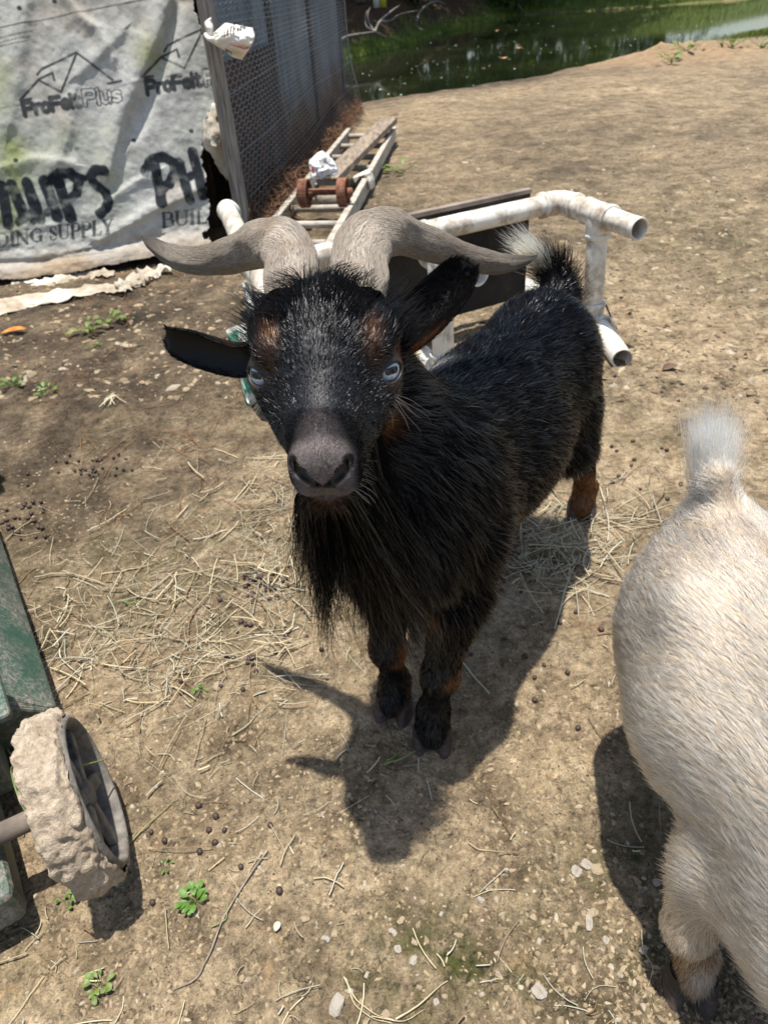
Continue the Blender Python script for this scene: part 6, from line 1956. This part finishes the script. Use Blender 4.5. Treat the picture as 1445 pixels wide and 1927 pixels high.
def straw_cols(n):
    c = np.array([.64, .53, .33]) * g.uniform(.55, 1.2, (n, 1)); q = g.random((n, 1))
    c = np.where(q < .30, np.array([.56, .52, .38]) * g.uniform(.7, 1.2, (n, 1)), c); return np.where(q > .85, np.array([.28, .18, .09]) * g.uniform(.7, 1.2, (n, 1)), c)


P = scatter_px([(340, 1150, 150, 95, 330), (530, 1010, 50, 80, 240), (190, 1190, 110, 90, 210), (300, 1350, 190, 120, 90), (420, 930, 120, 60, 80), (470, 1180, 80, 60, 60)])
S_ = strands(P, .015, .11, .08, .012); strand_obj('straw', S_, (.0004 + .0013 * g.random(len(P)) ** 3)[:, None] * np.ones((1, 6)), straw_cols(len(P)), 'pale dry straw strewn over the dirt left of the black goat', 'straw')
P = scatter_px([(330, 1150, 170, 110, 420), (520, 1020, 60, 90, 260), (985, 1040, 60, 40, 120)])
S_ = strands(P, .004, .025, .05, .003); strand_obj('chaff', S_, (.0003 + .0004 * g.random(len(P)))[:, None] * np.ones((1, 6)), straw_cols(len(P)) * .85, 'short broken chaff trodden into the dirt between the longer straw', 'chaff')
P = scatter_px([(985, 1040, 60, 40, 240), (1075, 1060, 60, 60, 70), (1160, 985, 90, 55, 70), (1060, 960, 60, 40, 60)])
S_ = strands(P, .02, .12, .10, .014); strand_obj('straw', S_, (.0006 + .0010 * g.random(len(P)) ** 2)[:, None] * np.ones((1, 6)), straw_cols(len(P)), 'pale dry straw under the belly and around the hind hoof of the black goat', 'straw')
px, py = g.uniform(-60, 1500, 260), 1950 - 1300 * g.random(260) ** 1.3; P = gpt(px, py)
S_ = strands(P, .01, .06, .12, .006); strand_obj('straw', S_, (.0004 + .0007 * g.random(len(P)))[:, None] * np.ones((1, 6)), straw_cols(len(P)) * .9, 'stray bits of dry straw scattered thinly over the whole yard', 'straw')
P = scatter_px([(300, 530, 70, 18, 60), (200, 570, 90, 20, 40), (160, 720, 120, 90, 60), (420, 860, 120, 80, 40), (1250, 620, 140, 90, 16)])
S_ = strands(P, .06, .16, .10, .01); strand_obj('pine_needles', S_, .0008, np.array([.30, .13, .05]) * g.uniform(.6, 1.2, (len(P), 1)), 'reddish brown pine needles lying in the mud near the printed sheet', 'pine needles')
# brown pine straw and dirt clinging along the foot of the wire mesh
n = 2600; t = g.random(n); q = POST + (CORNER - POST) * t[:, None] + snor[:2] * (g.normal(.07, .045, n))[:, None]
P = np.stack([q[:, 0], q[:, 1], ground_z(q[:, 0], q[:, 1])], -1)
S_ = strands(P, .04, .14, .12, .05); strand_obj('pine_straw', S_, .0022, np.array([.20, .10, .05]) * g.uniform(.35, 1.3, (n, 1)), 'brown pine straw banked along the foot of the wire mesh', 'pine straw', .8, .6)

# ---- crumbs, chips and flakes of the dry crust
def flakes(name, P, smin, smax, cols, label, cat, thick=.25):
    n = len(P); s = smin + (smax - smin) * g.random(n) ** 2.5; k = 6
    s = np.where(cols.mean(1) < .12, np.minimum(s, smin + (smax - smin) * .35), s); a0 = g.uniform(0, 6.28, n); V = np.zeros((n, k * 2, 3)); tx, ty = g.normal(0, .16, (2, n))
    for i in range(k):
        a = a0 + i * 2 * math.pi / k; r = s * g.uniform(.35, 1.2, n) * (1 + .35 * np.cos(2 * (a - a0)))
        dx, dy = np.cos(a) * r, np.sin(a) * r; h = s * thick * g.uniform(.6, 1.4, n)
        V[:, i] = np.stack([dx, dy, dx * tx + dy * ty - s * .12], -1)
        V[:, k + i] = np.stack([dx * .72, dy * .72, dx * .72 * tx + dy * .72 * ty + h], -1)
    V += P[:, None]; b0 = np.arange(n)[:, None] * 2 * k
    F = [b0 + np.array([i, (i + 1) % k, k + (i + 1) % k, k + i]) for i in range(k)] + [b0 + np.array([k, k + 1, k + 2, k + 3]), b0 + np.array([k, k + 3, k + 4, k + 5])]
    o = mesh(name, V.reshape(-1, 3), np.concatenate(F), mat_attr(name, 'col', .9, 150, .45, .4, .002, .2), smooth=False)
    attr(o, 'col', np.repeat(cols, 2 * k, 0), 'FLOAT_COLOR'); return tag(o, label, cat, kind='stuff')


def dirt_cols(n, pale=.06):
    c = np.array([.36, .275, .17]) * g.uniform(.6, 1.15, (n, 1)); q = g.random((n, 1))
    c = np.where(q < pale, np.array([.44, .37, .27]) * g.uniform(.75, 1.15, (n, 1)), c); return np.where(q > .82, np.array([.14, .095, .06]) * g.uniform(.6, 1.2, (n, 1)), c)


n = 40000; px = g.uniform(-120, 1560, n); py = 2080 - 1250 * g.random(n) ** 1.25
P = gpt(px, py); k = (P[:, 1] > .08) & (vnoise(P * 6, 71) * .8 + g.random(n) > .35); P = P[k]
flakes('dirt_crumbs', P, .0009, .0058, dirt_cols(len(P)), 'crumbs and chips of dry earth lying over the trodden dirt', 'crumbs')
n = 8000; px = g.uniform(-100, 1560, n); py = g.uniform(215, 760, n); P = gpt(px, py); P = P[polysd(P[:, 0], P[:, 1], POND) > .2]
flakes('leaf_litter', P, .004, .024, dirt_cols(len(P), .15) * np.where(g.random((len(P), 1)) < .35, .35, 1.0), 'flat brown and tan litter trodden into the far part of the yard', 'litter', .12)

# ---- single stones
SMESH = []
M_PEB = [mat_simple('pebble_tan', (.24, .18, .11), (.38, .30, .20), 120, .9, bumps=.4, bdist=.002), mat_simple('pebble_grey', (.25, .22, .18), (.42, .37, .30), 120, .9, bumps=.4, bdist=.002)]
for i in range(10):
    bm = bmesh.new(); bmesh.ops.create_icosphere(bm, subdivisions=2, radius=1)
    for v in bm.verts:
        c = np.array(v.co[:]); c = c * (1 + .75 * float(fbm(c * 1.3 + i * 7, 3, 200 + i))); v.co = c * np.array([1, .75, .45])
    me = bpy.data.meshes.new('stone'); bm.to_mesh(me); bm.free(); me.materials.append(M_PEB[i % 2]); SMESH.append(me)


def put(name, me, p, s, rz, label, cat, group=None, tilt=(0, 0)):
    o = bpy.data.objects.new(name, me); COL.objects.link(o); o.location = p; o.scale = (s, s, s) if np.isscalar(s) else s
    o.rotation_euler = (tilt[0], tilt[1], rz); return tag(o, label, cat, group)


px = np.concatenate([g.uniform(0, 1200, 30), g.normal(1000, 130, 26), g.normal(700, 200, 26)]); py = np.concatenate([g.uniform(1150, 1920, 30), g.normal(1700, 130, 26), g.normal(1780, 90, 26)])
P = gpt(px, py)
for i in range(len(P)):
    if px[i] < 235 and 1250 < py[i] < 1700: continue
    s = .0020 + .0042 * g.random() ** 2.5
    put('stone', SMESH[i % 10], P[i] + np.array([0, 0, s * .15]), s, g.uniform(0, 6.28), 'small pale stone lying loose on the dirt in the foreground', 'stone', 'small stones scattered on the dirt')
for px, py, s, lab in ((1083, 1640, .0085, 'pale left stone of the three by the edge of the white goat\'s shadow'), (1103, 1629, .0088, 'rounded middle stone of the three by the edge of the white goat\'s shadow'), (1122, 1637, .0085, 'brownish right stone of the three by the edge of the white goat\'s shadow'),
                       (1114, 1718, .007, 'pale round stone above the elongated pale chip'), (635, 1892, .012, 'long grey stone at the bottom edge left of the middle'), (1013, 1870, .010, 'pale flat stone near the bottom right of the middle'), (412, 1292, .010, 'flat tan stone in the straw above the scattered droppings')):
    p = gpt(px, py)[0]; put('stone', SMESH[int(px) % 10], p + np.array([0, 0, s * .2]), s, px * .7, lab, 'stone')
p = gpt(1108, 1738)[0]; put('chip', SMESH[3], p + np.array([0, 0, .002]), (.005, .013, .006), -.25, 'elongated pale chip of wood lying below the round pale stone', 'chip')

# ---- droppings
M_DROP = mat_simple('dropping', (.025, .014, .011), (.075, .042, .033), 200, .55, bumps=.3, bdist=.001)
bm = bmesh.new(); bmesh.ops.create_icosphere(bm, subdivisions=2, radius=1)
for v in bm.verts: v.co = Vector((v.co.x * 1.18, v.co.y, v.co.z * .95)) * (1 + .06 * math.sin(v.co.x * 4 + v.co.y * 5))
DM = bpy.data.meshes.new('dropping'); bm.to_mesh(DM); bm.free(); DM.materials.append(M_DROP); DM.polygons.foreach_set('use_smooth', [True] * len(DM.polygons))
CL = [((490, 1103, 26, 15, 48), 'dark brown dropping in the dense pile left of the black goat\'s beard', 'droppings piled left of the beard'), ((185, 885, 38, 15, 32), 'dark dropping in the drifted cluster below the left ear', 'droppings drifted below the left ear'),
      ((45, 985, 28, 22, 34), 'dark dropping in the cluster at the left edge above the green bin', 'droppings at the left edge'), ((470, 1246, 9, 6, 8), 'dark dropping in the small knot below the dense pile', 'small knot of droppings'),
      ((915, 1105, 28, 13, 26), 'dark dropping in the shade under the black goat\'s belly', 'droppings in the shade of the goat'), ((440, 1240, 70, 40, 16), 'single dark dropping strewn in the straw between pile and front hooves', 'droppings strewn in the straw'),
      ((1060, 1150, 75, 130, 22), 'single dark dropping on the bare dirt between the two goats', 'droppings between the two goats'), ((1230, 880, 120, 70, 26), 'single dark dropping on the dirt beyond the white goat\'s tail', 'droppings beyond the white goat'),
      ((440, 1560, 90, 90, 12), 'single dark dropping on the foreground dirt left of the head\'s shadow', 'droppings in the foreground')]
for spec, lab, grp in CL:
    P = scatter_px([spec])
    dense = spec[2] < 40
    for i, p in enumerate(P):
        r = .0042 * g.uniform(.8, 1.2)
        put('dropping', DM, p + np.array([0, 0, r * (.6 + (.9 * g.random() if dense else 0))]), r, g.uniform(0, 6.28), lab, 'dropping', grp, (g.uniform(-.4, .4), g.uniform(-.4, .4)))

# ---- weeds
M_WEED = []
for i, (a, c) in enumerate((((.07, .16, .018), (.16, .30, .05)), ((.10, .16, .03), (.22, .28, .07)))):
    mw, nt, out = newmat('weed_leaf'); b = NB(nt)
    col = b.ramp(b.noise(160, 3, .6, b.obj()), [(.35, a), (.65, c)])
    d_ = b.n('ShaderNodeBsdfPrincipled'); b.l(col, d_.inputs['Base Color']); d_.inputs['Roughness'].default_value = .5
    t_ = b.n('ShaderNodeBsdfTranslucent'); b.l(col, t_.inputs[0]); mx = b.n('ShaderNodeMixShader'); mx.inputs[0].default_value = .3
    b.l(d_.outputs[0], mx.inputs[1]); b.l(t_.outputs[0], mx.inputs[2]); b.l(mx.outputs[0], out.inputs[0]); M_WEED.append(mw)


def leaf_vf(L, W, seed):
    q = np.random.default_rng(seed); n = 7; t = np.linspace(0, 1, n); w = W * np.sin(np.pi * (t * .86 + .07)) ** .8 * (t * .3 + .85) * .5
    z = L * (.25 * np.sin(t * 2.4)) * q.uniform(.4, 1.1)
    V = [(t[i] * L, s_ * w[i], z[i] + (abs(s_) * w[i] * .28)) for i in range(n) for s_ in (-1, 0, 1)]
    return V, gridfaces(n, 3).tolist()


LM = []
for i in range(4):
    V, F = leaf_vf(1.0, .55 + .08 * i, i); me = bpy.data.meshes.new('leaf'); me.from_pydata(V, [], F); me.polygons.foreach_set('use_smooth', [True] * len(F)); me.materials.append(M_WEED[0]); LM.append(me)


def weed(px, py, size, n, label, mat=0, asparts=False, spread=1.0, seed=0):
    q = np.random.default_rng(seed + int(px)); c = gpt(px, py)[0]
    t = empty('weed', c, label, 'weed')
    Vs = []; stems = []
    for i in range(n):
        r = size * spread * q.random() ** .6 * .7; a = q.uniform(0, 6.28); b_ = c + np.array([math.cos(a) * r, math.sin(a) * r, size * q.uniform(.15, .45)])
        stems.append(np.array([c - ZUP * .003, (c + b_) / 2 + ZUP * size * .08, b_]))
        L = size * q.uniform(.35, .62); R_ = Matrix.Rotation(a + q.normal(0, .5), 4, 'Z') @ Matrix.Rotation(-q.uniform(-.2, .5), 4, 'Y')
        if asparts:
            o = bpy.data.objects.new('leaf', LM[i % 4]); COL.objects.link(o); o.parent = t; o.matrix_parent_inverse = t.matrix_world.inverted()
            o.matrix_basis = Matrix.Translation(Vector(b_)) @ R_ @ Matrix.Scale(L, 4)
        else:
            V, F = leaf_vf(L, L * .6, i); V = [tuple(R_ @ Vector(v) + Vector(b_)) for v in V]; Vs.append((V, F))
    if not asparts: mesh('leaves', *join(*Vs), M_WEED[mat], t)
    V, F = tubes(np.array([resample(s_, 5) for s_ in stems]), size * .018, 4); mesh('stems', V, F, M_WEED[mat], t)


weed(372, 1700, .021, 24, 'bright green leafy weed growing in the foreground beside the long twig', 0, True, 1.1)
weed(314, 1628, .012, 5, 'tiny green seedling above the leafy foreground weed')
weed(188, 1862, .019, 14, 'small yellowish green weed at the bottom left', 1)
weed(165, 1676, .020, 8, 'small green weed in the shade beside the muddy wheel')
weed(130, 1690, .018, 7, 'green weed below the muddy wheel, left of the other one')
weed(205, 612, .06, 9, 'pale green weed in the mud, topmost of those by the left ear', 1)
weed(172, 630, .06, 14, 'spreading pale green weed in the mud left of the topmost one', 1, False, 1.4)
weed(180, 660, .035, 7, 'small bright weed in the mud below the spreading one')
weed(32, 736, .040, 9, 'bright green weed near the left edge below the orange leaf')
weed(88, 745, .034, 9, 'low green weed right of the one at the left edge', 0, False, 1.5)
weed(240, 605, .03, 6, 'faint green weed right of the topmost mud weed', 1)
weed(252, 1136, .018, 5, 'tiny green weed in the straw near the middle of the left side')
weed(382, 1300, .018, 5, 'tiny green weed in the straw above the front hooves\' level')
weed(757, 325, .10, 8, 'pale green weed on the dirt right of the ladder', 1, False, 1.5)
for i, (px, py) in enumerate(((1290, 110), (1262, 122), (1375, 100), (1430, 96))): weed(px, py, .16, 9, ('green tuft at the foot of the sand mound', 'green tuft left of the sand mound\'s foot', 'green tuft right of the sand mound', 'green tuft at the right edge beside the sand mound')[i], 1, False, 1.6)


# ---- twigs, stems and leaves
def twig(pxs, r, label, c1, c2, name='twig', cat='twig', taper=.35, lift=.004, sides=6, parts=None):
    P = gpt([p[0] for p in pxs], [p[1] for p in pxs]); n = 26; Q = resample(P, n); Q[:, 2] = np.maximum(Q[:, 2], ground_z(Q[:, 0], Q[:, 1])) + lift
    r = r * (.75 if name == 'straw_stalk' else 1); V, F = tubes(Q[None], np.linspace(r, r * taper, n)[None], sides, .4 if name == 'straw_stalk' else 1.0)
    o = mesh(name, V, F, mat_simple(name + '_skin', c1, c2, 60, .7, bumps=.4, bdist=.001)); return tag(o, label, cat)


TW = (.13, .10, .075), (.32, .27, .21); ST = (.34, .27, .15), (.54, .45, .29); GRS = (.14, .18, .05), (.26, .30, .10)
twig([(506, 1606), (470, 1660), (425, 1735), (398, 1800), (372, 1848), (330, 1870)], .0017, 'long grey twig curving across the foreground beside the leafy weed', *TW)
twig([(648, 1842), (672, 1885), (708, 1912), (745, 1925)], .0010, 'pale bent pine needle bundle at the bottom edge, left one', *ST, name='pine_needle', cat='pine needle')
twig([(652, 1845), (668, 1892), (700, 1918), (738, 1930)], .0009, 'pale second pine needle beside the bent one at the bottom edge', *ST, name='pine_needle', cat='pine needle')
twig([(745, 1922), (785, 1900), (825, 1862), (842, 1852)], .0013, 'tan stem at the bottom edge rising to the right', *ST, name='stem')
twig([(700, 1915), (760, 1926), (800, 1905)], .0009, 'thin pale straw crossing the tan stem at the bottom edge', *ST, name='straw_stalk', cat='straw')
twig([(232, 1608), (262, 1575), (300, 1540), (340, 1508)], .0016, 'green brown stem leaning away from the muddy wheel', (.16, .15, .06), (.30, .27, .12), name='stem')
twig([(400, 1752), (430, 1735), (424, 1700)], .0010, 'short curled stem under the leafy weed', *GRS, name='stem')
twig([(495, 1612), (475, 1640), (468, 1665)], .0011, 'short tan stalk above the long twig', *ST, name='straw_stalk', cat='straw')
twig([(432, 1650), (458, 1692)], .0010, 'short straight straw crossing the long twig', *ST, name='straw_stalk', cat='straw')
twig([(465, 1752), (495, 1716)], .0012, 'short pale straw right of the long twig', *ST, name='straw_stalk', cat='straw')
twig([(724, 1448), (760, 1432), (800, 1412), (825, 1400)], .0014, 'green grass stalk lying in front of the front hoof', *GRS, name='grass_stalk', cat='grass stalk')
twig([(722, 1447), (750, 1425), (772, 1405)], .0012, 'second green grass stalk beside the one in front of the hoof', *GRS, name='grass_stalk', cat='grass stalk')
twig([(880, 1592), (905, 1607), (955, 1611)], .0010, 'pale wiry stalk on the dirt right of the head\'s shadow', *ST, name='straw_stalk', cat='straw')
twig([(745, 1548), (754, 1536), (764, 1532)], .0008, 'short curved straw at the edge of the head\'s shadow', *ST, name='straw_stalk', cat='straw')
twig([(1205, 1752), (1209, 1790), (1226, 1822), (1222, 1845), (1216, 1862)], .0011, 'pale kinked stalk lying in the white goat\'s shadow', *ST, name='straw_stalk', cat='straw')
twig([(1240, 1515), (1241, 1580)], .0006, 'thin pale hair-like stalk in the white goat\'s shadow', *ST, name='straw_stalk', cat='straw')
twig([(1130, 999), (1180, 997), (1222, 998)], .0016, 'thick pale straw right of the black goat\'s hind hoof', *ST, name='straw_stalk', cat='straw')
twig([(1186, 985), (1240, 962), (1290, 948)], .0014, 'long straw pointing at the white goat\'s tail', *ST, name='straw_stalk', cat='straw')
twig([(1158, 962), (1210, 935), (1290, 915)], .0014, 'long straw above the one pointing at the white goat\'s tail', *ST, name='straw_stalk', cat='straw')
twig([(1103, 1100), (1106, 1140), (1105, 1172)], .0013, 'upright pale straw on the dirt between the two goats', *ST, name='straw_stalk', cat='straw')
twig([(388, 1212), (415, 1180), (470, 1135), (505, 1105)], .0018, 'thick pale straw crossing the dense pile of droppings', *ST, name='straw_stalk', cat='straw')
twig([(378, 1208), (420, 1210), (455, 1225), (470, 1237)], .0016, 'pale straw running down to the small knot of droppings', *ST, name='straw_stalk', cat='straw')
twig([(230, 1246), (290, 1240), (340, 1232), (372, 1226)], .0012, 'reddish long stem lying in the straw', (.28, .13, .05), (.42, .22, .10), name='stem')
twig([(240, 1600), (243, 1590), (260, 1570)], .0012, 'short dry stem by the muddy wheel', *ST, name='straw_stalk', cat='straw')
twig([(305, 1290), (330, 1255), (357, 1202)], .0016, 'broad pale straw slanting in the middle of the strewn straw', *ST, name='straw_stalk', cat='straw')
twig([(440, 1392), (470, 1368), (508, 1325)], .0017, 'broad grey green blade left of the front hooves', (.25, .24, .16), (.42, .39, .27), name='straw_stalk', cat='straw')
# green stalks caught on the muddy wheel
for pts, lab in (([(95, 1412, .17), (120, 1398, .15), (152, 1384, .11)], 'upper green stalk stuck across the muddy wheel'), ([(100, 1456, .15), (150, 1442, .14), (196, 1430, .11)], 'lower green stalk stuck across the muddy wheel')):
    Q = resample(np.array([atz(*p) for p in pts]), 12); V, F = tubes(Q[None], .0011, 5); o = mesh('grass_stalk', V, F, mat_simple('stalk_skin', *GRS, 60, .6)); tag(o, lab, 'grass stalk')
Q = resample(np.array([atz(32, 1436, .16), atz(22, 1450, .14), atz(32, 1490, .12), atz(50, 1530, .10), atz(74, 1560, .08)]), 16); V, F = tubes(Q[None], .0014, 5)
o = mesh('vine', V, F, mat_simple('vine_skin', (.10, .16, .04), (.22, .30, .08), 60, .6)); tag(o, 'thin green vine hanging over the axle beside the muddy wheel', 'vine')


def fallen_leaf(px, py, L, W, rz, label, c1, c2, curl=.3):
    c = gpt(px, py)[0]; V, F = leaf_vf(L, W, 3); q = Matrix.Rotation(rz, 3, 'Z')
    V = [tuple(q @ Vector((v[0] - L / 2, v[1], abs(v[2]) * curl + abs(v[1]) * .3 + .006)) + Vector(c)) for v in V]
    o = mesh('fallen_leaf', V, F, mat_simple('leaf_skin', c1, c2, 40, .55, bumps=.3)); s_ = o.modifiers.new('thickness', 'SOLIDIFY'); s_.thickness = .0006; tag(o, label, 'leaf')


fallen_leaf(31, 635, .085, .040, .25, 'orange fallen leaf on the dark mud at the left', (.45, .13, .02), (.70, .28, .06))
fallen_leaf(13, 591, .06, .035, .1, 'orange brown leaf beside the pale felt strip at the left edge', (.40, .14, .04), (.58, .28, .10))
fallen_leaf(1257, 704, .05, .03, .4, 'brown curled leaf on the dirt right of the lower pipe end', (.07, .04, .025), (.16, .09, .05))
fallen_leaf(525, 1753, .012, .009, 1.2, 'pale heart-shaped leaf bit on the foreground dirt', (.40, .33, .22), (.5, .43, .31))
# pale feathery seed head on the mud
c = gpt(222, 775)[0]; tf = []
for k in range(9):
    a = -1.57 + g.normal(0, .28); L = .07 * g.uniform(.7, 1.2); b0 = gpt(222, 756)[0] + ZUP * .004
    tf.append(resample(np.array([b0, b0 + np.array([math.cos(a) * L * .5, math.sin(a) * L * .5, .008]), b0 + np.array([math.cos(a + g.normal(0, .2)) * L, math.sin(a) * L, .004])]), 6))
V, F = tubes(np.array(tf), .0011, 4); o = mesh('seed_head', V, F, mat_simple('seed_skin', (.5, .44, .30), (.68, .62, .46), 60, .6)); tag(o, 'pale feathery seed head lying on the mud below the left ear', 'seed head')
